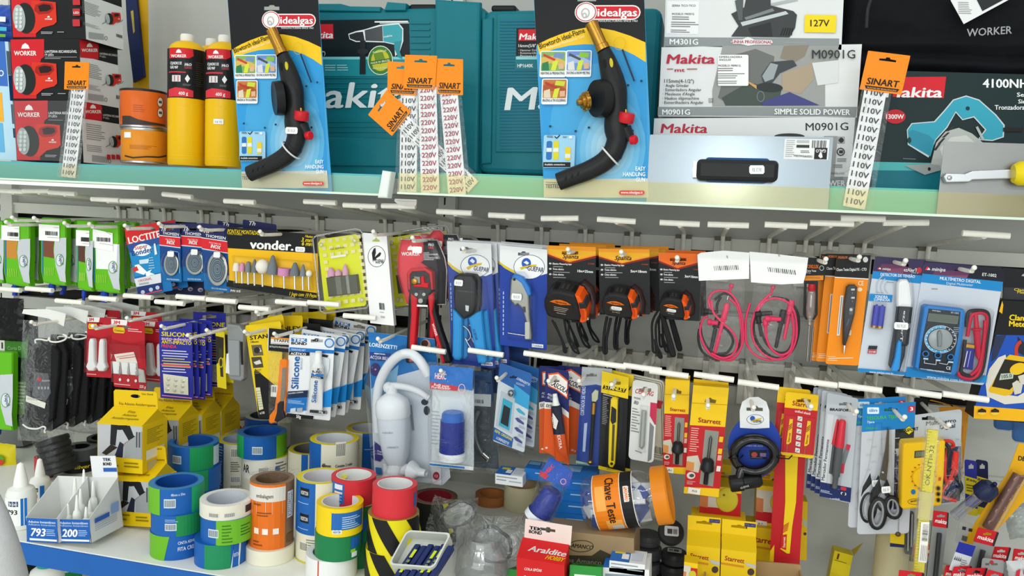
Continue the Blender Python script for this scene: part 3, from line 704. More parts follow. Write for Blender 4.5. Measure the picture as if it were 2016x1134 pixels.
for i in range(9):y=44+i*12.5;P=c.P([(808,y),(846,y),(846,y+3),(808,y+3)],.002);mb.prism(P,0,.0025,TEAL)
for i in range(6):y=152+i*10;mb.prism(c.P([(640,y),(846,y),(846,y+2.5),(640,y+2.5)]),0,.002,TEAL)
for i in range(3):y=238+i*10;mb.prism(c.P([(640,y),(846,y),(846,y+2.5),(640,y+2.5)]),0,.002,TEAL)
mb.prism(c.P([(628,270),(846,274),(842,330),(630,326)]),0,.006,TEAL,bev=.003);mb.prism(c.P([(626,22),(750,24),(750,14),(690,13),(672,8),(626,8)]),-.03,.004,TEAL,bev=.002)
mb.prism(c.P([(758,22),(800,22),(802,8),(764,5)]),-.03,.006,TEAL,bev=.002)
a=Art(mb,c.L,z=.0035);makita(a,(570,213),(812,211),50,'e4ecec',.02)
mb=c.part('handle');mb.prism(c.P(rrect(802,5,856,20,5)),-.05,-.01,mat('15171a',.4),bev=.004)
mb=c.part('printed_label');a=c.art(mb,.0005);a.r(612,40,807,116,'101c20');a.p([(612,116),(807,112),(807,150),(612,150)],'1f8d97');a.r(612,112,807,117,'7fd0d4')
a.r(612,48,657,77,'d6202c');makita(a,(600,75),(656,75),13,'f2f2f2');a.t('26mm(1")',(600,108),(641,108),7,'ddd',.02)
for x in(640,664):a.lines(x,128,x+22,142,3,'bfe0e2',.3)
a.r(738,42,804,44,'dfe8e8');a.r(748,45,806,46.5,'b0c0c0')
f=lambda x,y:(440+x/2.835,y/2.835)
a.p([f(*q)for q in((698,190),(740,175),(790,165),(870,140),(980,130),(1005,160),(1005,230),(985,290),(960,315),(955,250),(900,238),(800,235),(740,235),(705,220))],'e9eeee')
a.p([f(*q)for q in((703,195),(742,182),(780,178),(790,228),(745,230),(708,216))],'2a2d30');a.p([f(*q)for q in((790,170),(888,145),(892,232),(795,228))],'4a4e50');a.p([f(*q)for q in((890,145),(978,137),(1000,165),(998,228),(955,245),(895,232))],'3fa3ad')
a.p([f(*q)for q in((955,235),(998,228),(985,285),(1000,330),(975,318),(955,270))],'2f8f99');a.p([f(*q)for q in((765,228),(795,228),(795,415),(762,415))],'202326');a.e(*f(780,288),11,6,'2a2d30');a.t('makita',f(898,212),f(945,204),4,'f2f2f2',.02)
a.e(*f(878,338),25,29,'e7ead9');a.e(*f(878,338),23.5,27.5,'3c7f35');a.e(*f(878,338),18,21,'c8c22d');a.p([f(*q)for q in((840,300),(890,290),(905,330),(880,360),(850,340))],'6e8f2a');a.p([f(*q)for q in((818,345),(938,325),(940,345),(820,365))],'2f6b2f')
a.t('MADE IN BRAZIL',f(826,360),f(934,342),3.6,'f0eecb',.02);a.t('Made in Brazil',f(838,300),f(912,288),4,'e9efd6');a.t('Hecho en Brasil',f(838,388),f(918,384),4,'e9efd6');c.done()
c,mb=case('teal tool case with a black label, half hidden by the right torch pack',(948,20),(1300,14),(943,340),-0.29)
mb.prism(c.P([(979,27),(1262,24),(1258,302),(976,300)]),0,.0035,TEAL,bev=.002)
for i in range(42):y=40+i*6.1;mb.prism(c.P([(984,y),(1254,y-2),(1254,y+1),(984,y+3)],.004),.0035,.0050,mat('0a6f86',.4))
mb.prism(c.P([(950,38),(972,36),(968,322),(948,324)]),0,.006,TEAL,bev=.003)
a=Art(mb,c.L,z=.0052);makita(a,(994,217),(1225,212),44,'e4ecec',.02)
mb=c.part('handle');mb.prism(c.P(rrect(964,7,1013,20,5)),-.05,-.01,mat('15171a',.4),bev=.004)
mb=c.part('printed_label');a=c.art(mb,.0053);a.r(1017,56,1120,112,'0f1416');a.p([(1015,112),(1120,110),(1120,137),(1014,137)],'137680');a.r(1016,111,1120,117,'8fd5d6');a.r(1021,58,1080,80,'d6202c');makita(a,(1022,78),(1078,78),12,'f2f2f2')
a.t('16mm(5/8")',(1021,93),(1058,93),6,'e8e8e8',.02)
for i,t_ in enumerate(('· Hammer Drill','· Rotomartillo','· Perceuse à P')):a.t(t_,(1021,101+i*5.5),(1058,101+i*5.5),4,'dcdcdc',.01)
a.t('HP1640K',(1019,133),(1050,133),7,'eef4f4',.02);c.done()
# ---------------------------------------------------------------- voltage sticker strips in sleeves
def strip_tag(label,hdr,s0,s1,w,txt,col,n,Y,z=0.0):
 TL,TR,BL=hdr;c=Card('voltage_sticker_strip',label,'sticker strip',TL,TR,BL,Y,group='voltage sticker strips')
 hx=(TR[0]-TL[0],TR[1]-TL[1]);vx=(BL[0]-TL[0],BL[1]-TL[1]);f=lambda u,v:(TL[0]+hx[0]*u+vx[0]*v,TL[1]+hx[1]*u+vx[1]*v)
 mb=c.part('header_card');hole=[tuple(c.L(*f(*q)))for q in((.30,.21),(.30,.16),(.44,.15),(.46,.11),(.54,.11),(.56,.15),(.70,.16),(.70,.21))]
 mb.prism(c.rect(.001),.0002,.0012,'f08a12',holes=[hole]);a=Art(mb,c.L,z=.0014)
 a.t('SINART',f(.12,.84),f(.88,.84),abs(c.H)*scale_at(c.O)*.17,'26180c',.035,.15);a.p([f(*q)for q in((.10,.88),(.92,.88),(.88,.96),(.14,.96))],'2e1a0a');a.t('PLACAS DE SINALIZAÇÃO',f(.17,.945),f(.86,.945),2.6,'f2b060',.02)
 mb=c.part('sticker_strip');d=Vector((s1[0]-s0[0],s1[1]-s0[1]));L_=d.length;d/=L_;nrm=Vector((-d.y,d.x));g=lambda u,v:(s0[0]+d.x*v*L_-nrm.x*u,s0[1]+d.y*v*L_-nrm.y*u)
 mb.prism([tuple(c.L(*g(*q)))for q in((-w/2,0),(w/2,0),(w/2,1),(-w/2,1))],-.0008,0,'eef0f1');a=Art(mb,c.L,z=.0002);a.line([g(-w/2+3,1),g(w/2,1)],.1,'ddd')
 for k in range(n):v=(k+.62)/n;a.t(txt,g(-w*.40,v),g(w*.40,v),L_/n*.60,col,.03);a.z-=.00012
 mb=c.part('clear_sleeve');P=[tuple(c.L(*g(*q)))for q in((-w*.62,-.02),(w*.72,-.02),(w*.8,1.01),(-w*.75,1.01))]
 x0,x1=P[0],P[1];
 def sh(u,v):p=Vector(P[0]).lerp(P[1],u).lerp(Vector(P[3]).lerp(P[2],u),v);return(p.x,p.y,.0006+.0009*(noise.noise(Vector((u*4,v*11,w)))+.6))
 mb.sheet(sh,8,30,clear(bump=.8,bscale=45,gloss=.05,rough=.1,body=.03));return c.done()
K,RT='2b2d30','a3284a'
strip_tag('110V sticker strip with orange header hanging before the lantern boxes',((128.5,121.5),(176.5,122.5),(127,176)),(155,172),(134,349),28,'110V',K,13,-.4262)
strip_tag('110V sticker strip hanging behind the middle red strip, leftmost upright one',((764,121),(822,124),(763,185)),(806,178),(803,378),34,'110V',K,13,-.4215)
strip_tag('tilted 110V sticker strip lying crosswise under the red strips',((725,226),(762,177),(772,268)),(789,236),(932,368),30,'110V',K,12,-.4236)
strip_tag('red 220V sticker strip, right one of the pair',((857,115),(912,117),(857,185)),(883,179),(900,384),35,'220V',RT,13,-.4257)
strip_tag('red 220V sticker strip at the front of the bunch, with the highest header',((798,108),(861,110),(794,174)),(841,172),(847,380),36,'220V',RT,13,-.4278)
strip_tag('110V sticker strip between the grinder cartons and the black saw carton',((1709,100),(1792,110),(1692,176)),(1724,177),(1681,409),44,'110V',K,13,-.4262)
# ---------------------------------------------------------------- power tool cartons
GREY='8d9394';MKR='b5243e'
def tool_carton(label,TL,TR,BL,Y=-.36):return carton('tool_carton',label,'box',TL,TR,BL,Y,.13,'dfe2e2',group='white power tool cartons')
f4=lambda x,y:(1280+x/2.7,y/2.7)
c,a=tool_carton('white jigsaw carton with a yellow 127V sticker, top of the stack',(1312,-70),(1664,-70),(1308,90));a.p([f4(*q)for q in((76,197),(1005,205),(1003,250),(75,245))],GREY)
a.r(*f4(90,5),*f4(255,182),'eef0f0');a.t('SERRA TICO-TICO',f4(116,36),f4(242,36),4.2,'333',.02);a.t('MODELO: M4301G',f4(116,80),f4(234,80),4,'333',.02);a.lines(*f4(116,88),*f4(210,112),2,'666',.4);a.lines(*f4(112,116),*f4(258,152),3,'777',.4);a.lines(*f4(110,158),*f4(215,180),2,'777',.4)
a.t('M4301G',f4(103,236),f4(255,238),11,'eef2f2',.03);a.p([f4(*q)for q in((428,224),(440,210),(490,210),(520,196),(555,212),(645,214),(652,226),(640,238),(560,238),(520,244),(480,234),(440,234))],'e4e6e6');a.t('LINHA PROFISSIONAL',f4(434,230),f4(648,233),6,'b5243e',.03)
a.p([f4(*q)for q in((430,75),(500,40),(510,-10),(640,-10),(640,30),(760,60),(780,80),(770,150),(740,200),(430,195),(470,140))],'3d4142');a.p([f4(*q)for q in((480,120),(720,60),(735,75),(490,140))],'c3c9cc');a.p([f4(*q)for q in((500,95),(650,45),(660,60),(510,108))],'7b8284');a.p([f4(*q)for q in((640,20),(780,-10),(785,4),(650,32))],'aeb4b6');a.p([f4(*q)for q in((520,150),(640,120),(650,195),(540,195))],'2a2d2e');a.p([f4(*q)for q in((450,5),(495,-10),(490,110),(470,110))],'565c5e')
for i in range(5):a.p([f4(*q)for q in((690+i*14,190),(696+i*14,190),(712+i*12,150),(706+i*12,150))],'1d1f20')
a.r(*f4(822,80),*f4(985,176),'f0d61c');a.t('127V',f4(850,142),f4(952,142),13,'2c2d22',.02);a.lines(*f4(708,226),*f4(840,230),1,'ccc');c.done()
c,a=tool_carton('white angle grinder carton with gloved hands print, middle of the stack',(1302.5,93),(1697,87),(1296,229))
a.p([f4(*q)for q in((42,568),(1100,568),(1095,620),(40,614))],GREY)
pic=[f4(*q)for q in((385,245),(700,242),(1000,245),(1000,340),(930,420),(930,566),(330,566),(330,480))];a.p(pic,'9b9d9b');a.p([f4(*q)for q in((420,300),(560,260),(660,300),(640,560),(430,562),(360,520))],'6d706e');a.p([f4(*q)for q in((520,440),(700,470),(680,562),(400,562),(380,520))],'44504a')
a.p([f4(*q)for q in((710,245),(845,240),(820,300),(770,330),(690,310))],'8a8172');a.p([f4(*q)for q in((700,390),(860,335),(870,420),(800,500),(700,480))],'ab9a83');a.p([f4(*q)for q in((860,335),(1000,320),(1000,440),(890,455))],'d9dddd')
a.p([f4(*q)for q in((590,400),(640,330),(760,320),(780,350),(690,390),(650,440),(600,440))],'3f4648');a.p([f4(*q)for q in((595,405),(640,335),(680,345),(655,420),(610,436))],'9aa2a5');a.e(*f4(635,465),26,9,'2d3132',rot=4);a.p([f4(*q)for q in((590,545),(740,490),(900,560),(600,562))],'41457f');a.ring(*f4(587,514),8,11,2,'707678');a.p([f4(*q)for q in((480,412),(565,455),(566,475))],'cf9b5c')
a.t('Makita',f4(86,338),f4(342,338),18,MKR,.03,.18);a.t('mt',f4(130,382),f4(185,382),7,MKR,.03);a.r(*f4(90,366),*f4(122,370),MKR);a.r(*f4(195,366),*f4(250,370),MKR);a.t('115mm(4-1/2")',f4(75,440),f4(232,442),7,'2d2f31',.01)
for i,t_ in enumerate(('· Angle Grinder','· Esmeriladora Angular','· Meuleuse d\'Angle','· Haakse slijpmachine','· Esmerilhadeira Angular')):a.t(t_,f4(72-i*2,463+i*22.5),f4((206,272,237,260,284)[i],463+i*22.5),5.6,'2d2f31',.01)
a.ring(*f4(323,535),6,6,1,'444',n=4,rot=45);a.ring(*f4(323,535),3,3,1,'444',n=4,rot=45);a.p([f4(*q)for q in rrect(360,293,522,458,8)],'f2f3f3');a.t('ESMERILHADEIRA',f4(366,310),f4(489,310),4,'444',.02);a.t('ANGULAR',f4(366,325),f4(430,325),4,'444',.02);a.t('MODELO: M0901G',f4(362,356),f4(480,356),4,'333',.02);a.lines(*f4(360,364),*f4(450,386),2,'777',.4);a.lines(*f4(358,392),*f4(506,424),3,'888',.4);a.lines(*f4(354,432),*f4(480,452),2,'888',.4)
a.t('M0901G',(1598,116),(1683,116),17,'2f3234',.01);a.t('M0901G',f4(64,611),f4(213,611),10.5,'eef2f2',.03);a.t('SIMPLE SOLID POWER',(1524,225.5),(1673,227),11,'eef2f2',.03);c.done()
c,a=tool_carton('white grinder carton at the bottom of the stack, behind the steel trowel',(1288,233),(1684,230),(1280,365))
a.t('Makita',f4(54,706),f4(303,706),18,MKR,.03,.18);a.t('M0901G',(1586,257),(1670,256),15,'2f3234',.01);a.p([f4(*q)for q in((40,935),(1060,940),(1058,990),(40,985))],GREY);a.t('SIMPLE SOLID POWER',(1520,366),(1664,366),11,'eef2f2',.03);a.e(*f4(740,725),30,6,'333');a.r(1622,268,1642,352,'9a9c9c')
a.ring(1656,276,9,9,1,'333',n=4,rot=45);a.e(1656,276,5,5,'333');a.ring(1655,299,8,8,2,'333');a.r(1652,296,1659,302,'333');a.lines(1648,312,1666,320,2,'888');a.lines(1640,324,1660,332,2,'888');a.t('makita.com',(1634,343),(1662,343),5,'666');c.done()
# ---------------------------------------------------------------- trowels
BRUSHED=mat('7f888e',.2,.8,var=.08,vscale=30,stretch=(1,40,1))
c=Card('plastering_trowel','steel plastering trowel with a black handle tucked in the price strip','trowel',(1280,265),(1641,270),(1272,402),-.4268)
mb=c.part('blade');mb.prism(rrect(-c.W/2,-c.H/2,c.W/2,c.H/2,.002),-.0008,0,BRUSHED)
mb=c.part('mount');mb.box((*c.L(1364,348),0),(*c.L(1528,322),.012),STEEL);mb.prism(c.P([(1364,332),(1376,332),(1376,350),(1364,350)],.01),0,.024,STEEL)
mb=c.part('handle');q=rrect(*c.Lz(.035)(1370,354),*c.Lz(.035)(1534,316),.008,6);mb.prism(q,.012,.038,mat('1f2123',.4,bump=.1,bscale=200),bev=.007);mb.prism(rrect(*c.Lz(.02)(1386,357),*c.Lz(.02)(1516,312),.006),.010,.022,mat('1c4f86',.4),bev=.003)
a=c.art(c.part('maker_sticker'));f5=f4;a.r(*f4(716,738),*f4(945,850),'e9ecec');a.r(*f4(875,785),*f4(938,848),'1d1f21');a.bars(*f4(862,746),*f4(935,788),'222',14);a.t('DESEMPENADEIRA',f4(862,828),f4(762,822),4,'444',.02);a.lines(*f4(800,800),*f4(862,818),2,'777');a.r(*f4(780,745),*f4(845,760),'bbb');a.r(*f4(778,770),*f4(845,786),'333');a.t('GALO',f4(934,795),f4(880,795),6,'eee',.03);a.lines(*f4(724,745),*f4(768,840),9,'aaa',.3)
a.p([f4(*q)for q in((893,830),(900,815),(905,806),(912,815),(916,836),(905,842))],'e8e8e8');price(c,1490,334,.0395,'R$ 37,90',30,17,0);c.done()
c=Card('finishing_trowel','grey finishing trowel with a yellow handle at the right edge of the shelf','trowel',(1856,278),(2120,286),(1846,425),-.4268)
mb=c.part('blade');mb.prism(rrect(-c.W/2,-c.H/2,c.W/2,c.H/2,.002),-.0008,0,mat('8d8f8e',.35,.8,var=.06))
mb=c.part('tang');q=c.P([(1856,348),(1862,341),(1900,342),(1914,336),(1995,333),(1995,352),(1914,355),(1908,359),(1862,360)],.012);mb.prism(q,.002,.014,STEEL,bev=.002);mb.ball((*c.Lz(.016)(1870,350),.014),.004,STEEL,n=10,sq=(1,1,.5))
mb=c.part('handle');q1,q2=Vector((*c.Lz(.02)(1994,342),.02)),Vector((*c.Lz(.02)(2100,338),.02));mb.lathe([(0,0),(.014,0),(.019,.008),(.021,.05),(.018,.1),(0,.105)],mat('e6cf18',.35),n=20,p0=q1,ax=q2-q1);c.done()
# ---------------------------------------------------------------- circular saw carton, folded hooded jacket
c,a=carton('saw_carton','dark green carton with a printed teal circular saw, under the black jacket','box',(1722,138),(2075,148),(1716,370),-.34,.16,'142a2c')
f6=lambda x,y:(1620+x/2.7,y/2.7)
a.p([f6(*q)for q in((262,905),(1300,915),(1300,1015),(260,1003))],'0c6f7e');a.p([f6(*q)for q in((265,860),(1300,880),(1300,915),(262,905))],'4fb4b4');a.p([f6(*q)for q in((380,410),(655,408),(642,522),(370,515))],'d4202e');a.t('Makita',f6(330,517),f6(632,517),20,'f2f4f4',.03,.18);a.t('4100NH',f6(848,465),f6(1090,467),17,'f2f4f4',.03)
a.t('Serra Mármore',f6(1030,514),f6(1290,514),8,'e4e8e8',.03);a.t('Sierra',f6(1037,550),f6(1120,550),8,'e4e8e8',.03);a.t('Tronzadora',f6(912,583),f6(1072,583),9,'e4e8e8',.03);a.e(*f6(385,620),20,14,'c8202e');a.t('1300W',f6(335,632),f6(430,632),9,'f2f2f2',.03);a.lines(*f6(425,842),*f6(528,852),1,'9ab')
TS='35a3bb'
a.p([f6(*q)for q in((445,690),(470,655),(590,645),(640,590),(690,530),(760,508),(830,530),(920,610),(965,665),(960,730),(900,750),(820,745),(860,690),(800,625),(740,640),(705,600),(660,680),(600,745),(580,790),(560,838),(450,770))],'c9d6d8')
a.p([f6(*q)for q in((450,692),(474,660),(595,650),(645,594),(694,535),(760,514),(828,536),(915,614),(958,668),(953,726),(898,744),(830,738),(868,690),(803,618),(742,634),(705,592),(655,676),(596,742),(570,832),(455,766))],TS);a.p([f6(*q)for q in((452,700),(478,690),(560,720),(590,745),(566,828),(456,762))],'2b8fa8');a.e(*f6(458,746),4,6,'143a44');a.e(*f6(768,577),4,4,'12343c')
a.p([f6(*q)for q in((600,760),(650,700),(720,680),(790,710),(850,760),(850,900),(640,905),(570,880))],'b9bdb8');a.p([f6(*q)for q in((620,790),(680,730),(760,720),(820,770),(820,880),(650,890))],'d3d6d1')
for i in range(4):a.p([f6(*q)for q in((585+i*22,800-i*34),(600+i*22,800-i*34),(625+i*24,765-i*30),(612+i*24,765-i*30))],'333')
a.p([f6(*q)for q in((430,880),(560,870),(620,880),(625,905),(540,930))],'9ba19f');a.e(*f6(563,899),3,3.5,'222');a.line([f6(815,675),f6(850,745)],5,'b5bab8');a.line([f6(955,690),f6(1060,690)],8,'17191a');c.done()
c=Card('hooded_jacket','folded black fleece jacket with a grey stitched word, on the saw carton','jacket',(1652,-90),(2100,-84),(1662,144),-.33)
mb=c.part('folded_cloth');CL=mat('15161a',.85,var=.12,vscale=120,bump=.4,bscale=900,spec=.15)
def cloth(u,v):
 x=c.W*(u-.5);y=-c.H/2+c.H*v*1.0
 fold=.012*math.exp(-((v-.12)/.05)**2)+.010*math.exp(-((v-.26-.05*u)/.035)**2)-.008*math.exp(-((v-.20)/.02)**2)
 z=.05*(math.sin(math.pi*min(1,v*1.5+.02)/2)**.5)-.05+fold+.007*noise.noise(Vector((u*4,v*5,2)))+.003*noise.noise(Vector((u*13,v*12,4)))
 if u<.06:z-=.12*(1-u/.06)**2
 if v<.02:z-=.1
 return(x,y+.004*noise.noise(Vector((u*5,1,3))),z)
mb.sheet(cloth,70,50,CL)
def cloth_b(u,v):p=cloth(u,v);return(p[0],p[1],-.15)
mb.sheet(cloth_b,2,2,CL);mb.sheet(lambda u,v:(c.W*(u-.5),-c.H/2,-.15*v-.1*(1-v)),2,1,CL)
mb.tube(smooth_path([(*c.Lz(.02)(1716,-5),.02),(*c.Lz(.02)(1708,20),.022),(*c.Lz(.02)(1706,55),.02)],5),.003,mat('2a2b2f',.6),n=8)
a=c.art(c.part('stitched_word'),.021);a.t('WORKER',(1903,72),(1992,66),15,'9c9fa3',.015,.1)
mb=c.part('swing_tag');mb.prism(c.P([(1872,0),(1955,-40),(1996,-6),(1898,47)],.026),.0235,.0245,'e8eaea');a=c.art(mb,.0247);a.p([(1922,-2),(1975,-30),(1990,-8),(1934,22)],'26282b');a.lines(1886,4,1916,30,7,'8a8c8e',.3);c.done()
# ================================================================ upper row of hooks
def off(x0,y0,k):return lambda x,y:(x0+x/k,y0+y/k)
def bl(c,mb,P,z0,z1,bev=.004,m=None):mb.prism(P,z0,z1,m or BLISTER,bev=bev,back=False)
g1=off(0,340,3.78)
# ---- green refill pouches
def pouch(label,x0,x1,yt,yb,Y,win,tag_,cap,tilt=0,lean=0,white=False,grp='green refill pouches'):
 c=Card('refill_pouch',label,'pouch',(x0,yt),(x1,yt+(x1-x0)*.06),(x0+lean,yb),Y,group=grp)
 w,h=x1-x0,yb-yt;f=lambda u,v:(x0+lean*v+u*w,yt+v*h+u*w*.06)
 mb=c.part('pouch_body');P=[tuple(c.L(*f(*q)))for q in((0,.02),(.04,0),(.96,0),(1,.02),(1.0,.55),(.97,.85),(1,1),(.6,1.0),(.1,.97),(.0,.8))]
 mb.prism(P,-.012,.006,mat('62b81c',.28,bump=.25,bscale=60),bev=.005);a=c.art(mb,.006)
 a.p([f(*q)for q in((.52,.30),(.97,.28),(.97,.55),(.93,.8),(.96,.95),(.72,.93),(.55,.72),(.47,.5))],mat('c6cbd2',.25,bump=.4,bscale=50));
 if win:a.p([f(*q)for q in((.06,.3),(.5,.3),(.45,.45),(.48,.60),(.06,.58))],win)
 if white:a.p([f(*q)for q in((.1,.28),(.9,.28),(.84,.65),(.1,.66))],'f2f4f4')
 a.p([f(*q)for q in((.0,.3),(.05,.3),(.05,.9),(.0,.8))],'2a6fc0')
 for i in range(6):a.line([f(.12+i*.07,.74),f(.10+i*.07,.86)],1.2,'9fd84e')
 a.e(*f(.72,.62),w*.15,h*.085,'d9dee6');a.ring(*f(.72,.62),w*.16,h*.09,1.2,'5aa030');a.t('Viapol',f(.68,.55),f(.76,.69),w*.13,'2a3d7a',.02)
 if tag_:
  mb=c.part('price_label');u0,v0,u1,v1=tag_;q=[f(u0,v0),f(u1,v0+tilt),f(u1,v1+tilt),f(u0,v1)];mb.prism([tuple(c.L(*p))for p in q],.0075,.008,'f7f8f7');a=c.art(mb,.0081)
  for i in range(9):x=u0+(u1-u0)*(.2+i*.07);a.line([f(x,v0+.1+tilt*.5),f(x,v0+.16+tilt*.5)],random.choice((1.2,1.8,2.4)),'333')
  a.line([f(u0+(u1-u0)*.3,v0+.19+tilt*.4),f(u0+(u1-u0)*.9,v0+.19+tilt*.8)],.8,'aaa');a.line([f(u0+(u1-u0)*.6,v0+.04),f(u0+(u1-u0)*.85,v0+.04+tilt*.7)],.8,'aaa')
 mb=c.part('spout_cap');q=Vector((*c.L(*f(.38,.98)),-.002));r_=c.s_(w*.14);mb.lathe([(r_*.8,0),(r_*.8,.003),(r_,.004),(r_*.95,.016),(r_*.7,.017),(r_*.65,.026),(0,.026)],mat('1b3fae',.3),n=14,p0=q,ax=(0,-1,.1))
 return c.done()
pouch('green pouch with an amber window and white label, leftmost whole pouch',10,61,430,562,-.335,'c88a35',(-.03,.1,.66,.32),1)
pouch('green pouch with a reddish brown window, second whole pouch from the left',83,132,428,560,-.335,'7d4a35',(-.02,.1,.8,.34),1)
pouch('narrow green pouch with a dark brown window and white label',153,184,433,572,-.338,'5d3a30',(.06,.14,.9,.36),1)
pouch('green pouch with a large white panel, next to the red glue card',182,236,440,575,-.332,None,(.0,.07,.82,.34),1,.05,3,True)
pouch('silver green pouch cut by the left edge of the view',-40,9,432,555,-.335,None,(-.03,.1,.66,.30),1)
pouch('silver green pouch behind the amber pouch',34,78,428,556,-.30,'777c80',(.4,.05,.66,.32),1,grp='back pouches')
pouch('silver green pouch behind the reddish brown pouch',104,154,430,560,-.30,'888c90',(.55,.1,.8,.32),1,grp='back pouches')
pouch('green pouch with a dark brown window tucked behind the white panel pouch',212,250,438,566,-.30,'4a2f28',(.6,.12,.85,.3),1,grp='back pouches')
pouch('cream and green pouch squeezed beside the red glue card',232,268,436,562,-.28,'d8cfa8',(.5,.12,.8,.3),1,grp='back pouches')
# ---- super glue
c=Card('glue_card','red and blue super glue card with white lettering, tilted on its hook','glue',(245,450),(313,437),(272,583),-.337,group='super glue cards')
c.card('1c6fb0',.003,hole=(296,449,10,4));a=c.art(c.mb,0,c.hs);a.p([(245,450),(313,437),(316,466),(250,482)],'d62a2a');a.t('LOCTITE',(254,480),(317,466),13,'f6f4f2',.03);a.t('ADESIVO INSTANTÂNEO',(249,455),(272,451),2.6,'f2d8d4')
a.p([(252,484),(316,474),(320,536),(266,545)],'1f86c2');a.p([(250,482),(316,468),(317,480),(290,486),(256,498)],'2a4f96')
a.e(281,492,18,12,'e8f0f4',rot=-8);a.t('Super',(266,492),(292,487),8,'c4332c',.02);a.t('Bonder',(261,504),(302,495),10,'233f86',.03)
a.p([(266,522),(274,520),(290,535),(284,541),(268,536)],'eef2f4');a.p([(262,528),(270,524),(274,532),(264,536)],'d0332c');a.p([(288,536),(300,530),(296,536),(306,540),(296,542),(290,548),(288,541)],'e9f3f8');a.p([(275,512),(294,509),(293,518),(276,520)],'c9dfec')
for i in range(5):a.line([(294,508+i*5),(302+i,507+i*5)],1.4,'a9cfe4')
a.p([(304,480),(307,479),(311,500),(306,502)],'e4eaec');a.p([(266,549),(318,538),(319,556),(270,565)],'d9dce2');a.t('ORIGINAL',(274,556),(301,550),5,'c04a5a',.02);a.lines(275,558,300,562,1,'9aa')
a.p([(271,566),(319,556),(321,572),(274,583)],'20346e');a.line([(275,582),(321,571)],2,'d64a58')
for x,y in((283,575),(299,570),(312,566)):a.e(x,y,4,4,'b9c4da')
c.done();dup(c.root,(.018,.03,.006),'red super glue card, second from the front on its hook')
c=Card('adhesive_card','navy card with small icons along its foot, behind the sink strainers','card',(322,470),(404,470),(322,580),-.28);a=c.card('1d2547',.003)
for i in range(4):a.e(335+i*20,566+i*1.5,5,4,'a9a3b4');a.e(336+i*20,567+i*1.5,3,2,'5a5470')
c.done()
# ---- sink strainers
def strainer(label,TL,TR,BL,cx,cy,rx,ry,Y):
 c=Card('sink_strainer',label,'sink strainer',TL,TR,BL,Y,group='sink strainer cards');w,h=TR[0]-TL[0],BL[1]-TL[1];sx=(BL[0]-TL[0])/h
 f=lambda u,v:(TL[0]+u*w+sx*v*h,TL[1]+v*h+u*(TR[1]-TL[1]))
 c.card('1467a6',.003,hole=(*f(.5,.10),8,3));a=c.art(c.mb,0,c.hs);a.p([f(0,0),f(1,0),f(1,.22),f(0,.22)],'262a5c');a.p([f(0,.22),f(1,.24),f(1,.41),f(0,.38)],'d8262f');a.p([f(0,.41),f(1,.44),f(1,.75),f(0,.75)],'1b4586')
 a.line([f(0,.22),f(1,.24)],1.4,'f0f0f0');a.line([f(0,.385),f(1,.415)],1.4,'f0f0f0');a.t('Th',f(.06,.14),f(.30,.14),9,'f4f4f8',.03,.3);a.t('THOMSEN',f(.16,.20),f(.94,.215),5.6,'f2f2f6',.02);a.t('RALO PARA PIA',f(.3,.29),f(.75,.305),3,'f2dcd8');a.t('INOX',f(.35,.355),f(.72,.37),7,'f7f2f0',.04)
 a.lines(*f(.70,.05),*f(.96,.09),2,'c9c9dd',.4);a.t('INDÚSTRIA BRASILEIRA',f(.3,.975),f(.9,.98),3,'d7ecf6');a.line([f(.92,.5),f(.94,.85)],1.2,'8fc0df');a.line([f(.5,.47),f(.9,.49)],1,'a8cbe6')
 mb=c.part('strainer_bowl');u=lambda x,y,z:(*c.Lz(z)(cx+x*rx,cy+y*ry),z);n=32
 def sh(r0,z0,r1,z1,m):vs=[u(r*math.cos(t*2*math.pi/n),r*math.sin(t*2*math.pi/n),z)for r,z in((r0,z0),(r1,z1))for t in range(n)];mb.add(vs,[(i,(i+1)%n,n+(i+1)%n,n+i)for i in range(n)],m,True)
 ST=mat('b9b7b0',.3,.8);MESH=mat('6f8ba0',.4,.7,bump=1.0,bscale=900)
 sh(1.0,.001,.98,.004,ST);sh(.98,.004,.8,.0045,ST);sh(.8,.0045,.66,.005,MESH);sh(.66,.005,.4,.008,MESH);sh(.4,.008,.02,.0095,MESH)
 for k in range(1,6):sh(k*.13,.0103-k*.0008,k*.13+.03,.0103-k*.0008,ST)
 mb=c.part('blister');P=[c.Lz(.001)(cx+1.15*rx*math.cos(t),cy+1.12*ry*math.sin(t))for t in[-2*math.pi*k/28 for k in range(28)]];bl(c,mb,P,.0004,.012)
 price(c,cx-1,cy-ry*.86,.0128,'',13,11,3);return c.done()
strainer('small sink strainer on a blue Inox card, first of three',(313,438),(354,440),(317,553),337,520,14.5,23,-.338)
strainer('medium sink strainer on a blue Inox card, middle of three',(357,439),(401,440),(357,553),383.5,517,18,24,-.334)
strainer('large sink strainer on a blue Inox card, beside the black and yellow card',(395,439),(446,444),(402,570),428,530,20,33,-.338)
for i,(x,y)in enumerate(((428,434),(446,432))):
 c=Card('sink_strainer',('navy card top showing behind the large strainer card','navy card top showing behind the grinding point card')[i],'sink strainer',(x+i*32,y),(x+58+i*40,y+10),(x+i*32,552),-.26-.02*i,group='sink strainer cards behind');a=c.card('262a5c',.003);a.t('Th',(x+8+i*34,y+11),(x+22+i*34,y+12),8,'eee',.03,.3);c.done()
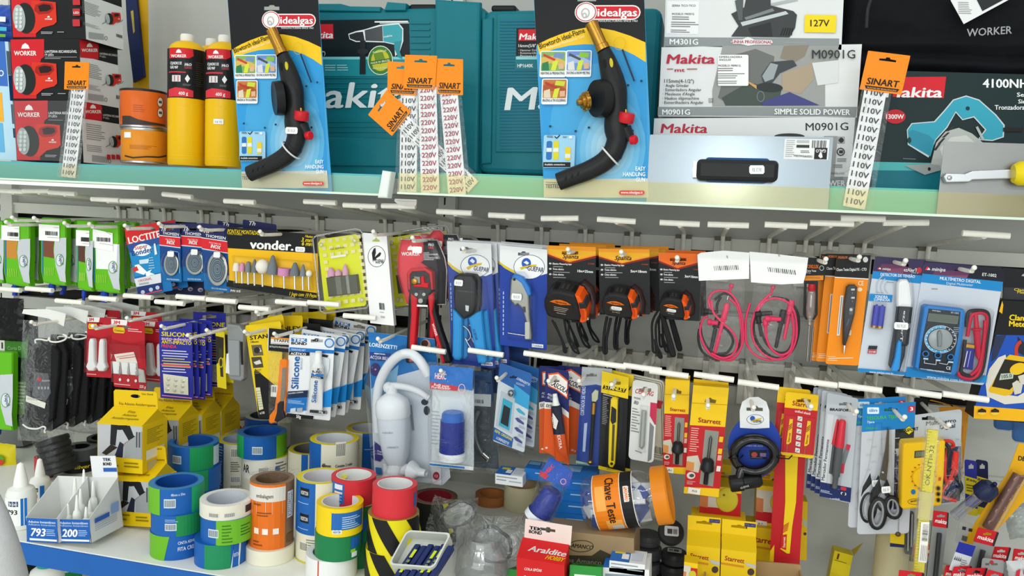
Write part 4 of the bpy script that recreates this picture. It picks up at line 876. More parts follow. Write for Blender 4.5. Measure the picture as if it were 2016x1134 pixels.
# ---- grinding points
g2=off(420,360,3.78)
c=Card('grinding_point_set','black and yellow card of ten mounted grinding points','grinding point set',(441,446),(624,462),(446,564),-.338)
c.card('f3bb16',.003,hole=(527,461,12,4));a=c.art(c.mb,0,c.hs);a.p([(441,446),(624,462),(625,499),(442,488)],BLK);a.p([(446,551),(625,577),(626,592),(446,564)],BLK)
a.p([g2(160,545),g2(720,590),g2(735,770),g2(170,745)],'f6c32c')
a.t('PONTAS MONTADAS',g2(104,374),g2(342,388),8,'f2d322',.02,.15);a.t('Puntas montadas',g2(106,384),g2(216,391),4,'e2c522');a.t('vonder.',g2(272,487),g2(598,503),18,'f5f5f3',.04);a.t('Hastes',g2(684,404),g2(742,410),5,'f2d322',.03,.2);a.t('3 mm',g2(655,436),g2(744,442),8,'f2d322',.03,.2);a.t('6 mm',g2(658,464),g2(744,470),8,'f2d322',.03,.2)
a.t('PMV 010',g2(130,811),g2(204,815),5,'eee',.02);a.t('1 Jogo com 10 Peças',g2(568,836),g2(770,852),7,'f2d322',.02,.15);a.lines(*g2(680,852),*g2(770,858),1,'c8b020')
for x,t0,t1,sb,w_,col,kd in((170,590,655,745,52,'e9e2cf',1),(213,592,660,748,40,'d693b4',1),(258,582,665,756,42,'7d8489',1),(305,565,667,764,46,'6d747a',2),(365,568,678,772,104,'eeeade',3),(440,535,682,776,78,'737b82',2),(525,635,690,786,92,'d18bb5',0),(605,590,690,790,74,'6f777d',2),(665,603,695,796,44,'7b838a',2),(710,650,700,796,46,'ece8dc',3)):
 mb=c.part('grinding_point');k=c.s_(1)/3.78;q=Vector((*c.Lz(.014)(*g2(x,t1)),.014));d=(Vector((*c.Lz(.014)(*g2(x+4,t0)),.014))-q);L_=d.length;r_=w_*k/2
 pr={0:[(0,0),(r_,.0002),(r_,L_),(0,L_)],1:[(0,0),(r_,0),(r_,L_*.5),(r_*.7,L_*.9),(0,L_)],2:[(0,0),(r_,0),(r_*.95,L_*.3),(r_*.35,L_*.92),(0,L_)],3:[(0,0),(r_*.5,L_*.06),(r_*.87,L_*.25),(r_,L_*.5),(r_*.87,L_*.75),(r_*.5,L_*.94),(0,L_)]}[kd]
 mb.lathe(pr,mat(col,.7,bump=.2,bscale=1200),n=20,p0=q,ax=d);mb.tube([q,(*c.Lz(.014)(*g2(x+2,sb)),.014)],k*8,CHROME,n=8)
mb=c.part('blister');bl(c,mb,c.P([g2(*q)for q in((145,540),(730,585),(745,800),(160,770))],.004),.0006,.016,.008)
price(c,591,491,.001,'R$ 112,30',19,10,3);c.done()
# ---- yellow clamshells and a white box
def clamshell(label,Y,full=True):
 c=Card('clamshell_pack',label,'clamshell pack',(616,466),(713,452),(632,611),Y,group='yellow clamshell packs')
 mb=c.part('yellow_card');P=[tuple(c.L(*g2(*q)))for q in((780,450),(800,418),(1060,382),(1085,395),(1140,900),(1125,915),(850,945),(832,930))];mb.prism(P,.0,.0008,'dfe51a');a=c.art(mb,.0009)
 for j in range(10):
  for i in range(6):
   if 3<=j<=7 and 1<=i<=4:continue
   p=g2(800+i*53+j*8,425+j*51-i*7);a.p([p,(p[0]+8,p[1]-1),(p[0]+9,p[1]+6),(p[0]+1,p[1]+7)],'eadfa0')
 a.p([g2(*q)for q in((882,545),(995,530),(997,545),(884,562))],'eef0e4');a.t('GUEPAR',g2(880,500),g2(985,485),3.5,'6b6f1a',.02)
 mb=c.part('grinding_stone_block');mb.prism(c.P([g2(*q)for q in((848,705),(1072,680),(1090,820),(866,845))],.006),.001,.013,mat('55564a',.35),bev=.002);mb.prism(c.P([g2(*q)for q in((905,700),(945,696),(962,830),(922,834))],.013),.013,.0135,'73746a');mb.prism(c.P([g2(*q)for q in((985,692),(1005,690),(1020,822),(1000,825))],.013),.013,.0135,'8d8e84')
 for x,y0,y1,w_ in((880,625,695,56),(932,640,690,50),(985,600,688,44)):
  mb=c.part('grinding_stone');k=c.s_(1)/3.78;q=Vector((*c.Lz(.008)(*g2(x,y1)),.008));d=Vector((*c.Lz(.008)(*g2(x-6,y0)),.008))-q;r_=w_*k/2;mb.lathe([(0,0),(r_,0),(r_,d.length*.45),(r_*.45,d.length*.85),(0,d.length)],mat('dca7c3',.7),n=16,p0=q,ax=d)
 mb=c.part('clamshell');P=[tuple(c.L(*g2(*q)))for q in((745,420),(770,392),(1060,342),(1095,350),(1112,375),(1160,900),(1145,930),(830,970),(800,950))];mb.prism(P,-.003,.017,BLISTER,bev=.004,back=True)
 n=len(P);mb.tube([(x,y,.002)for x,y in P],.002,clear(gloss=.15,body=.25,bodycol='e8eceb'),n=6,closed=True)
 for x,y in((800,462),(1050,432),(1103,872),(853,890)):mb.ball((*c.Lz(.016)(*g2(x,y)),.0155),.005,clear(gloss=.2,body=.3,bodycol='cfd0b8'),n=10,sq=(1,1,.5))
 return c
c=clamshell('clear clamshell with a lime yellow card and pink grinding stones',-.338);c.done()
for i in range(3):dup(c.root,(.125+.011*i,.075+.022*i,.008+.003*i),'lime yellow clamshell behind the tall white box, %s of three'%('nearest','middle','farthest')[i])
c,a=carton('accessory_box','tall white hanging box with a black round bird and cheetah emblem','box',(714,458),(761,462),(729,636),-.345,.012,'f1f2f2')
a.ring(*g2(1216,548),17.5,21,.9,'222');a.p([g2(*q)for q in((1180,520),(1195,488),(1208,484),(1210,520),(1200,560),(1188,590))],'1b1b1d');a.p([g2(*q)for q in((1195,560),(1225,530),(1240,515),(1250,525),(1240,545),(1215,560),(1200,585))],'1b1b1d');a.t('GUEPAR',g2(1206,598),g2(1268,600),8,'1b1b1d',.02)
a.p([g2(*q)for q in((1182,436),(1190,425),(1203,420),(1212,405),(1222,420),(1235,426),(1238,438))],'b9bb5a');a.bars(*g2(1234,892),*g2(1279,946),'222',11);a.lines(*g2(1240,958),*g2(1285,972),2,'999');a.lines(*g2(1246,990),*g2(1290,1012),2,'999')
s=boxface(c,c.mb,.012);s.lr(0,-c.H/2,.012,c.H/2,'d9dbdb');c.done()
# ---- stripping pliers
g3=off(760,380,3.15);RR,BK=mat('c81f2b',.35),mat('1c1c1f',.4)
c=Card('stripping_pliers','red and black wire stripping pliers in a clear red and black pack','pliers',(782,464),(881,472),(800,602),-.338,group='wire stripping pliers')
mb=c.part('backing_card');egg=[g3(*q)for q in((95,285),(150,290),(170,262),(215,262),(240,290),(320,292),(365,400),(378,480),(372,690),(130,690),(78,500),(75,400))]
mb.prism([tuple(c.L(*q))for q in egg],-.0008,0,'dc3c48');a=c.art(mb);a.p([g3(*q)for q in((232,290),(320,292),(365,400),(378,480),(372,690),(290,690),(290,480),(215,430),(232,420))],'232126')
worker_logo(a,*g3(96,388),36);a.r(*g3(258,308),*g3(300,348),'3a3034');a.t('PRO',g3(263,328),g3(297,329),5,'f0f0f0',.03);a.t('LINE',g3(265,344),g3(296,345),4,'e0303a',.03)
for i,t_ in enumerate(('ALICATE','DESENCAPADOR','DE FIOS','AUTOMÁTICO E','CRIMPADOR')):a.t(t_,g3(234,374+i*10.5),g3((268,322,268,320,298)[i],374+i*10.5),2.6,'e4e4e4',.02)
mb=c.part('jaw_head');Z=.004
mb.prism(c.P([g3(*q)for q in((132,500),(150,482),(240,476),(282,500),(290,560),(286,610),(262,640),(252,705),(185,705),(175,640),(140,610))],.012),Z,.018,mat('2c2b2d',.4),bev=.003)
for P,z1,m in((((128,495),(150,470),(240,462),(285,490),(290,600),(280,600),(268,505),(240,484),(160,488),(146,510),(150,600),(138,600)),.021,RR),(((214,520),(234,512),(238,556),(262,556),(262,590),(168,582),(168,566),(215,566)),.024,RR),(((172,515),(210,520),(212,562),(175,560)),.022,mat('8d8a83',.35,.8)),(((196,600),(240,600),(240,660),(196,660)),.020,mat('3b3a3c',.4))):mb.prism(c.P([g3(*q)for q in P],z1),Z,z1,m,bev=.0015)
mb.lathe([(.006,0),(.006,.004),(.0045,.005),(0,.005)],BRASS,n=14,p0=(*c.Lz(.022)(*g3(178,548)),.021))
for x,y,r_ in((190,628,4.2),(237,628,4.2),(216,668,5.5)):mb.lathe([(c.s_(r_),0),(c.s_(r_),.003),(c.s_(r_*.8),.004),(0,.004)],mat('9b9a96',.3,.9),n=14,p0=(*c.Lz(.02)(*g3(x,y)),.019))
mb.prism(c.P([g3(*q)for q in((178,690),(258,694),(258,708),(178,706))],.02),.006,.019,CHROME,bev=.001)
for nm,P,Q in(('handle',((142,610),(168,625),(195,650),(188,760),(178,900),(172,1040),(160,1058),(125,1056),(118,1045),(126,900),(134,760),(136,650)),((150,620),(170,632),(196,655),(190,760),(180,900),(172,1045),(140,1050),(142,900),(152,760))),
    ('handle',((256,640),(290,612),(300,640),(310,740),(345,860),(380,960),(400,1040),(390,1058),(345,1060),(318,950),(285,850),(268,740)),((256,640),(290,615),(296,660),(286,740),(312,850),(345,960),(362,1055),(345,1060),(318,950),(285,850),(266,740)))):
 mb=c.part(nm);mb.prism(c.P([g3(*q)for q in P],.016),.001,.017,BK,bev=.005);mb.prism(c.P([g3(*q)for q in Q],.02),.004,.0205,RR,bev=.004)
 if P[0][0]>200:a=c.art(mb,.0206);a.t('WORKER',g3(284,812),g3(308,888),4.4,'f2e6e6',.02)
mb=c.part('clamshell');bl(c,mb,[tuple(c.L(*q))for q in[(x,y-2 if y<480 else y)for x,y in egg]],.0,.022,.012)
mb.tube([(*c.L(*q),.001)for q in egg[:10]],.0018,clear(gloss=.2,body=.3,bodycol='e8dcdc'),n=6)
price(c,*g3(193,352),.0235,'',19,13,3,'f2f2f2');c.done()
dup(c.root,(.030,.035,.012),'red and black stripping pliers pack partly behind the front one')
# ---- blue crimping pliers and stripper on white and blue cards
def guepar_card(c,lf,W,hole):
 a=c.card('1b3f9e',.004,hole=hole);f=lf
 a.p([f(0,0),f(1,0),f(1,.24),f(.86,.265),(f(.6,.268)),f(.35,.25),f(.12,.20),f(0,.165)],'e6e9ea');a.p([f(0,.165),f(.12,.20),f(.35,.25),f(.6,.268),f(.6,.285),f(.32,.272),f(.1,.225),f(0,.185)],'d8bf2e')
 a.e(*f(.62,.19),W*.33,W*.26,'f0f2f2');a.ring(*f(.62,.19),W*.33,W*.26,1,'3b4a78');a.e(*f(.56,.155),W*.10,W*.11,'2456b8');a.p([f(*q)for q in((.5,.15),(.56,.13),(.62,.15),(.58,.17))],'e8ecf0')
 a.p([f(*q)for q in((.42,.205),(.52,.185),(.68,.165),(.78,.16),(.76,.178),(.66,.188),(.56,.198),(.46,.225))],'d9b91f');a.t('GUEPAR',f(.58,.225),f(.92,.232),W*.10,'22335f',.02);return a
def lf(TL,TR,BL):return lambda u,v:(TL[0]+(TR[0]-TL[0])*u+(BL[0]-TL[0])*v,TL[1]+(TR[1]-TL[1])*u+(BL[1]-TL[1])*v)
T_=((880,474.5),(967,480),(889,716));c=Card('crimping_pliers','blue handled crimping pliers on a white and blue card','pliers',*T_,-.338,group='crimping pliers cards');f=lf(*T_);a=guepar_card(c,f,87,(918,490,12,4))
for i in range(9):a.line([f(.05+i*.0,.34+i*.035),f(.05,.365+i*.035)],2,'9fb2e0')
a.p([f(.68,.965),f(.94,.965),f(.94,.995),f(.68,.995)],'e9ecee');a.t('1 unidade',f(.70,.988),f(.92,.990),4,'333',.02)
mb=c.part('jaw_head');mb.prism(c.P([g3(*q)for q in((428,520),(460,498),(530,505),(560,540),(558,700),(545,740),(490,780),(430,720),(425,640))],.014),.002,.022,mat('1a1b1d',.35),bev=.004);mb.prism(c.P([g3(*q)for q in((492,695),(515,700),(512,735),(494,730))],.024),.02,.0245,STEEL);mb.prism(c.P([g3(*q)for q in((445,600),(540,610),(540,620),(445,610))],.022),.02,.0235,mat('343638',.3));mb.prism(c.P([g3(*q)for q in((440,530),(480,524),(478,580),(440,585))],.022),.02,.024,mat('2a2b2d',.4),bev=.001)
LB=mat('2a93d8',.35)
for P in(((412,715),(440,735),(475,780),(474,900),(472,1020),(455,1040),(425,1035),(410,1010),(414,860)),((510,775),(560,740),(595,728),(600,800),(612,920),(628,1040),(605,1062),(570,1055),(548,960),(528,860))):
 mb=c.part('handle');mb.prism(c.P([g3(*q)for q in P],.018),.002,.022,LB,bev=.006)
 if P[0][0]>500:a=c.art(mb,.0222);a.t('GUEPAR',g3(536,845),g3(556,915),5,'1c4f80',.02)
mb=c.part('spring');mb.tube(smooth_path([(*c.Lz(.014)(*g3(x,y)),.014)for x,y in((480,825),(510,850),(525,890),(505,915),(490,900),(512,940),(528,965))],5),.0016,STEEL,n=6)
mb=c.part('blister');bl(c,mb,c.P([g3(*q)for q in((415,520),(440,490),(545,495),(580,540),(605,720),(640,1050),(610,1075),(420,1050),(400,1010),(405,720))],.02),.0005,.0245,.008)
mb.prism(c.rect(.006,.003),-.001,.0012,BLISTER,back=False)
price(c,*g3(450,557),.026,'R$ 35,90',17,12,6);c.done()
dup(c.root,(.008,.014,.001),'blue and white plier card, second from the front on its hook');dup(c.root,(.022,.028,.003),'blue and white plier card, third from the front on its hook')
T_=((984,483),(1077.5,491.5),(984,679));c=Card('cable_stripper','steel cable stripper with blue back on a white and blue card','cable stripper',*T_,-.338,group='cable stripper cards');f=lf(*T_);a=guepar_card(c,f,93,(1031,499,11,4))
for i in range(10):a.line([f(.08,.46+i*.045),f(.08,.49+i*.045)],2.4,'9fb2e0')
a.p([f(.68,.955),f(.92,.955),f(.92,.99),f(.68,.99)],'e9ecee');a.t('1 unidade',f(.70,.982),f(.90,.984),4,'333',.02)
mb=c.part('grip');mb.prism(c.P([g3(*q)for q in((778,520),(800,500),(850,520),(895,590),(902,630),(880,640),(840,560),(800,530))],.012),.001,.016,mat('1e78d0',.35),bev=.003)
mb=c.part('steel_body');SB=mat('8f9088',.35,.75,var=.08)
mb.prism(c.P([g3(*q)for q in((772,540),(785,515),(830,520),(866,570),(885,640),(890,760),(902,880),(900,912),(860,912),(858,880),(866,800),(845,720),(815,690),(800,700),(764,660))],.015),.002,.015,SB,bev=.003)
mb.prism(c.P([g3(*q)for q in((848,705),(862,705),(864,740),(852,740))],.017),.015,.0175,mat('3a3a38',.4));mb.prism(c.P(rrect(*g3(862,800),*g3(890,905),2),.016),.015,.0165,mat('a8a99f',.3,.8));mb.ball((*c.Lz(.016)(*g3(795,536)),.0155),.003,mat('222',.5),n=8)
mb.tube([(*c.Lz(.012)(*g3(755,868)),.012),(*c.Lz(.012)(*g3(862,884)),.012)],.0012,CHROME,n=6)
mb=c.part('blister');bl(c,mb,c.P([g3(*q)for q in((765,520),(790,490),(850,490),(900,560),(930,640),(925,930),(745,910),(755,700))],.016),.0005,.018,.008)
price(c,*g3(810,644),.0185,'R$ 42,90',20,13,5);c.done()
dup(c.root,(-.014,.020,.004),'blue and white stripper card, second from the front on its hook');dup(c.root,(-.010,.05,.006),'blue and white stripper card, third from the front on its hook')
# ---- tape measures
g4=off(1060,400,3.544);ORG=mat('ef5a16',.3)
def tape(label,T_,size,C,S,oval_price):
 c=Card('tape_measure',label,'tape measure',*T_,-.335,group='tape measures on orange and black cards');f=lf(*T_)
 c.card(BLK,.004,hole=(*f(.47,.085),16,4));a=c.art(c.mb,0,c.hs);w=T_[1][0]-T_[0][0]
 top='f39a16' if S>.75 else 'ec6d14'
 a.p([f(0,0),f(1,0),f(1,.15),f(.45,.25),f(0,.145)],'8f1a14');a.p([f(0,0),f(1,0),f(1,.12),f(.45,.225),f(0,.12)],top)
 if S>.75:a.p([f(0,.05),f(1,.06),f(1,.10),f(.45,.205),f(0,.10)],'f6b51e')
 a.t('Spanta',f(.31,.172),f(.64,.172),w*.085,'26160c',.03,.3);a.line([f(.40,.125),f(.62,.11)],1.2,'8c4a10')
 for i,t_ in enumerate(('Elastico Measuring tape','Trena elástica','Cinta elástica')):
  y=.265+i*.075;a.t(t_,f(.11,y),f((.50,.34,.34)[i],y),3.4,'f2f2f2',.03);a.line([f(.12,y+.03),f((.32,.46,.38)[i],y+.03)],1.2,'a8a8a8');a.e(*f(.06,y-.012),2.6,1.8,'c9c9c9')
 a.t(size,f(.62,.36),f(.94,.365),5,'f4f4f4',.03);a.t('310400',f(.84,.245),f(.97,.247),3,'c24a2a')
 # the case: a D-shaped body pitched so its ribbed top shows
 k=c.s_(1)/3.544*S;cx,cy=c.Lz(.02)(*g4(*C));M=Matrix.Translation((cx,cy,.022))@Matrix.Rotation(math.radians(24),4,'X')@Matrix.Rotation(math.radians(-5),4,'Y')@Matrix.Rotation(math.radians(-5),4,'Z')
 Q=lambda pts:[(x*k,-y*k)for x,y in pts];th=.020*S
 body=Q([(-125,30),(-128,-20),(-112,-75),(-75,-112),(-20,-125),(60,-120),(92,-112),(110,-60),(140,40),(138,88),(60,104),(-70,104),(-108,84)])
 mb=c.part('case');mb.T=M;mb.prism(body,-th,th,mat('232325',.5,bump=.1,bscale=300),bev=.006*S);mb.prism(body,-th,-th-.003,mat('232325',.5))
 for i in range(3):
  for x in(-70+i*12,60+i*10):mb.box((x*k,119*k,-th*.7),((x+4)*k,124*k,th*.6),mat('151516',.6))
 for x0 in(-20,12):mb.box((x0*k,122*k,-th*.5),((x0+20)*k,128*k,th*.4),mat('323234',.5),bev=.001)
 mb=c.part('orange_front');mb.T=M;mb.prism(Q([(88,-114),(120,-108),(152,-60),(178,10),(180,78),(150,98),(132,90),(138,40),(116,-40)]),-th*.95,th*1.04,ORG,bev=.003*S);mb.prism(Q([(125,-20),(160,-5),(168,60),(150,70)]),th*1.0,th*1.08,mat('c9420e',.4))
 mb=c.part('lock_button');mb.T=M;mb.prism(Q([(118,-62),(158,-74),(176,-30),(132,-18)]),-th*.5,th*1.15,mat('3a3a3d',.5),bev=.002);
 for i in range(3):mb.prism(Q([(122+i*4,-54+i*13),(160+i*5,-66+i*13),(161+i*5,-62+i*13),(123+i*4,-50+i*13)]),th*1.1,th*1.22,mat('2a2a2c',.6))
 mb=c.part('tape_hook');mb.T=M;mb.prism(Q([(132,84),(186,60),(190,78),(140,104)]),-th*.6,th*.6,CHROME);mb.prism(Q([(70,100),(140,96),(140,112),(74,114)]),-th*.8,th*.8,BK)
 mb=c.part('label');mb.T=M;z=th+.0006;mb.fill(Q(ellipse(-8,0,92,62,32)),z,mat('2b211c',.3));mb.fill(Q([(-85,-32),(-50,-52),(-8,-60),(36,-52),(70,-34),(-8,-20)]),z+.0003,mat('d8691a',.3))
 A=Art(mb,lambda x,y:(x*k,-y*k),z=z+.0005);A.t('Spanta',(-45,-34),(36,-34),12,'3a1c0c',.03,.2)
 for i in range(3):A.p([(-50,0+i*13),(50-i*8,0+i*13),(50-i*8,5+i*13),(-50,5+i*13)],'a09a94')
 A.t(size,(-30,50),(36,50),9,'b9b2aa',.02)
 if oval_price:A.p(rrect(-40,-10,50,22,12),'e8eaea');A.t('R$ 32,90',(-26,12),(36,12),10,'8a8e90')
 mb=c.part('blister');bl(c,mb,c.P([g4(C[0]+x*S,C[1]+y*S)for x,y in((90,-120),(140,-160),(200,-110),(235,0),(225,90),(180,110),(130,60))],.01),.0005,.012,.006,clear('ffd4cc',gloss=.012))
 return c
def strap(c,pts,r=.0022,nm='wrist_strap'):mb=c.part(nm);mb.tube(smooth_path([(*c.Lz(z)(*g4(x,y)),z)for x,y,z in pts],5),r,mat('151517',.6),n=8,flat=.6)
T1=((1077.5,483),(1173,486.5),(1078.5,623));T2=((1178.5,489.5),(1278.5,491),(1181,616));T3=((1296.5,497),(1378,500),(1299,628))
c=tape('largest tape measure on an orange and black card, 10 m, left of three',T1,'10m×25mm',(180,690),1.0,0);strap(c,((95,815,.02),(140,900,.02),(185,1000,.02),(195,1035,.02),(180,1035,.02),(165,960,.02),(110,830,.02)));strap(c,((180,810,.01),(200,920,.01),(240,1020,.01),(280,1048,.01),(270,1020,.01),(215,930,.01),(215,820,.01)));c.done()
r_=dup(c.root,(.012,.065,.002),'largest kind of tape measure card, second on its hook');dup(c.root,(.022,.13,.004),'largest kind of tape measure card, farthest back on its hook')
c=tape('middle tape measure on an orange and black card, 5 m, with a price sticker',T2,'5m×18mm',(555,695),.82,1);strap(c,((480,790,.015),(460,900,.015),(455,1030,.015),(475,1040,.015),(475,950,.015),(505,800,.015)),.0028);c.done()
dup(c.root,(.014,.06,.001),'middle kind of tape measure card, second on its hook');dup(c.root,(.03,.12,.003),'middle kind of tape measure card, farthest back on its hook')
c=tape('smallest tape measure on an orange and black card, 3 m, beside the bagged test leads',T3,'3m×16mm',(935,715),.68,1)
strap(c,((858,770,.01),(885,880,.01),(930,1045,.01),(945,1050,.01),(915,940,.01),(872,800,.01)),.004);strap(c,((840,740,.0),(795,830,.0),(795,950,.0),(800,1030,.0),(820,1035,.0),(812,950,.0),(830,1000,.0),(860,1070,.0),(840,1070,.0),(825,990,.0),(820,850,.0),(855,770,.0)),.0022);c.done()
dup(c.root,(.01,.05,.004),'smallest kind of tape measure card, second on its hook')
# ---- bagged test leads
g5=off(1340,400,3.15);PK,LBK=mat('d8365f',.35),mat('2a2a2d',.4)
def leads(label,hdr,bag,paths,handles):
 c=Card('test_lead_bag',label,'test leads',hdr[0],hdr[1],hdr[2],-.335,group='bagged test leads')
 mb=c.part('paper_header');mb.prism([tuple(c.L(*q))for q in hdr[3]],.009,.0098,'f3f4f4');a=c.art(mb,.0099);x0,y0=hdr[0]
 for i in range(14):
  u=.30+i*.035;p=(hdr[0][0]+(hdr[1][0]-hdr[0][0])*u,hdr[0][1]+(hdr[1][1]-hdr[0][1])*u);a.line([(p[0]+2,p[1]+27),(p[0]+4,p[1]+36)],random.choice((.8,1.6)),'333')
 a.line([(x0+58,y0+5),(x0+59,y0+10)],2,'999')
 for nm,m in(('red_lead',PK),('black_lead',LBK)):
  mb=c.part(nm)
  for kk,pts,z in paths:
   if kk==nm:mb.tube(smooth_path([(*c.Lz(z)(*g5(x,y)),z+.001*math.sin(i*1.3))for i,(x,y)in enumerate(pts)],6),.0023,m,n=8)
 for kk,p0,p1,r0,r1,z in handles:
  m=PK if kk=='red' else LBK;mb=c.part(kk+'_probe');q0=Vector((*c.Lz(z)(*g5(*p0)),z));q1=Vector((*c.Lz(z)(*g5(*p1)),z));d=q1-q0;L_=d.length
  mb.lathe([(0,0),(r0*.8,.0003),(r0,L_*.05),(r0,L_*.3),(r0*1.25,L_*.31),(r0*1.25,L_*.34),(r1,L_*.36),(r1*.8,L_*.97),(0,L_)],m,n=12,p0=q0,ax=d)
  if r1<.003:mb.tube([q1,q1+d.normalized()*.012],.0012,CHROME,n=6)
 mb=c.part('clear_bag');P=[c.L(*q)for q in bag]
 for sg,zz in((1,.011),(-1,-.006)):
  def sh(u,v):
   p=Vector(P[0]).lerp(P[1],u).lerp(Vector(P[3]).lerp(P[2],u),v);kx=(math.sin(math.pi*u)*math.sin(math.pi*min(1,v*1.02)))**.5 if 0<u<1 and 0<v<.98 else 0
   return(p.x,p.y,.001+zz*kx+.0018*noise.noise(Vector((u*5,v*7,sg*3))))
  mb.sheet(sh,14,20,BAG)
 return c.done()
leads('clear bag of red and black test leads, left one with a plain white header',((1373,498),(1475,494),(1376,552),[(1373,501),(1380,497),(1425,493),(1475,497),(1474,548),(1376,552)]),((1380,520),(1466,516),(1465,722),(1374,714)),
(('red_lead',((230,690),(185,650),(175,600),(200,555),(260,542),(320,570),(365,650),(385,760),(385,860),(350,940),(290,970),(210,955),(150,890),(120,800),(140,720),(170,700)),.004),('red_lead',((190,600),(205,680),(270,750),(330,810),(350,880),(320,940),(260,960),(190,930)),.007),('red_lead',((300,590),(350,640),(372,740),(378,880),(330,965),(280,975)),.002),
('black_lead',((210,600),(270,560),(340,600),(372,700),(370,860),(320,935),(240,945),(170,900),(130,820),(125,740)),.0),('black_lead',((250,580),(225,640),(240,740),(300,800),(325,860),(290,925),(230,935)),.003),('black_lead',((115,780),(110,850),(135,920),(200,965),(270,968)),.002)),
(('red',(290,620),(210,935),.0055,.004,.006),('black',(235,690),(185,925),.0055,.004,.003),('red',(165,735),(232,745),.006,.005,.009),('black',(145,670),(225,680),.006,.005,.004),('red',(318,500),(300,560),.004,.0025,.0)))
leads('clear bag of red and black test leads, right one with a barcode header',((1475,495),(1590,508),(1478,551),[(1475,495),(1530,500),(1590,507),(1586,536),(1580,557),(1536,559),(1478,555)]),((1488,530),(1580,530),(1560,731),(1464,728)),
(('red_lead',((560,560),(480,640),(440,760),(460,870),(520,940),(600,970),(670,940),(715,840),(715,720),(680,630),(600,590),(520,610),(460,700)),.005),('red_lead',((430,620),(405,720),(405,850),(450,930),(530,970),(620,960),(690,890)),.001),('red_lead',((530,830),(560,900),(620,940),(680,910),(700,800),(690,680)),.009),
('black_lead',((460,700),(455,800),(500,900),(590,960),(680,930),(728,820),(725,680),(660,600),(570,585)),.0),('black_lead',((480,700),(520,850),(590,920),(660,920),(700,850)),.006),('black_lead',((440,760),(470,890),(560,965)),.003)),
(('red',(520,715),(625,720),.006,.005,.010),('red',(525,715),(530,840),.005,.003,.009),('black',(460,690),(570,680),.006,.005,.006),('black',(480,700),(500,830),.005,.003,.006),('black',(640,660),(590,900),.006,.004,.002),('red',(690,600),(640,850),.006,.004,.0),('red',(575,510),(560,560),.004,.0025,.0)))
# ---- testers
c=Card('voltage_tester','clear handled voltage tester screwdriver in a black header pack','tester',(1579,507),(1629,508),(1572,715),-.335);mb=c.part('header_card')
mb.prism([tuple(c.L(*q))for q in((1580,507),(1629,508),(1623,553),(1582,550))],-.0008,0,BLK);a=c.art(mb);a.t('FOXLUX',g5(775,402),g5(856,404),7,'e8731a',.04);a.t('Chave Teste',g5(778,424),g5(840,425),3.6,'eee',.02);a.t('130 mm',g5(778,435),g5(806,436),3,'ddd');a.p([g5(*q)for q in((765,450),(886,448),(884,477),(764,480))],'e08a20');a.lines(*g5(775,456),*g5(870,472),2,'b05f10');a.ring(*g5(874,402),4.5,5,1,'ccc')
mb=c.part('hanger_body');mb.prism([tuple(c.L(*g5(*q)))for q in((766,480),(852,482),(850,690),(830,722),(775,722),(758,690))],-.001,.001,mat('202022',.4),holes=[[tuple(c.L(*g5(*q)))for q in((782,500),(836,502),(834,690),(820,708),(786,708),(776,690))]])
mb=c.part('screwdriver');k=c.s_(1)/3.15;q0=Vector((*c.Lz(.008)(*g5(815,500)),.008));q1=Vector((*c.Lz(.008)(*g5(785,985)),.008));d=q1-q0;u=d.normalized();CLR=clear('e4d8d4',gloss=.15,body=.25,bodycol='b8a8a2')
mb.lathe([(0,0),(k*20,.0005),(k*22,k*12),(k*22,k*40),(k*18,k*48)],mat('b3202c',.3),n=14,p0=q0,ax=d);mb.lathe([(k*22,k*44),(k*26,k*60),(k*28,k*150),(k*24,k*200),(k*10,k*232),(k*14,k*250),(k*7,k*262)],CLR,n=14,p0=q0,ax=d);mb.lathe([(k*9,k*60),(k*9,k*190)],mat('7d5a50',.4),n=10,p0=q0,ax=d);mb.lathe([(k*6,k*255),(k*6,k*440),(k*9,k*470),(k*4,k*486)],mat('8c8680',.3,.9),n=10,p0=q0,ax=d,flat=.6)
mb.tube([q0+Vector((.007,0,-.004))+u*.08,q1+Vector((.006,0,-.004))],k*6,mat('8c8680',.3,.9),n=8);c.done()
T_=((1648,501),(1714.5,502.5),(1625,716.5));c=Card('digital_tester','black digital voltage tester on an orange card, front one of its hook','tester',*T_,-.338,group='digital tester cards');f=lf(*T_)
c.card('f28d12',.004,hole=(*g5(1078,348),10,4));a=c.art(c.mb,0,c.hs);a.p([f(0,0),f(1,0),f(1.0,.215),f(0,.205)],BLK);a.line([f(0,.207),f(1,.217)],1.6,'f2f2f2');a.t('FOXLUX',g5(978,344),g5(1036,343),4.5,'e8731a',.04);a.t('Chave Teste Digital FX - CTD',g5(966,420),g5(1153,418),5.4,'f2f2f2',.02);a.e(*g5(1146,350),6,6.5,'d8d8d8');a.ring(*g5(1146,350),6,6.5,1,'333');a.t('CE',g5(1100,510),g5(1134,510),9,'f7ead0',.01);a.e(*g5(1110,535),5,4,'f2dcb0');a.line([g5(915,962),g5(1070,958)],1.6,'f8e2b8');a.line([g5(910,972),g5(970,974)],1.4,'f8e2b8');a.line([g5(912,950),g5(960,950)],1,'f8e2b8')
a.p([g5(*q)for q in((990,572),(1010,572),(985,820),(967,820))],'e9e9e4');a.line([g5(998,580),g5(976,812)],1.5,'777');a.p([g5(*q)for q in((1046,786),(1058,786),(1054,818),(1042,818))],'e9e9e4')
mb=c.part('tester_body');mb.prism(c.P([g5(*q)for q in((1030,520),(1045,506),(1080,506),(1094,520),(1090,600),(1078,690),(1040,830),(1022,884),(1008,880),(1008,800),(1010,700),(1018,600))],.01),.001,.013,mat('29282b',.35),bev=.003);mb.prism(c.P([g5(*q)for q in((1012,880),(1020,882),(1014,930),(1010,930))],.006),.004,.008,CHROME)
a=c.art(mb,.0132);
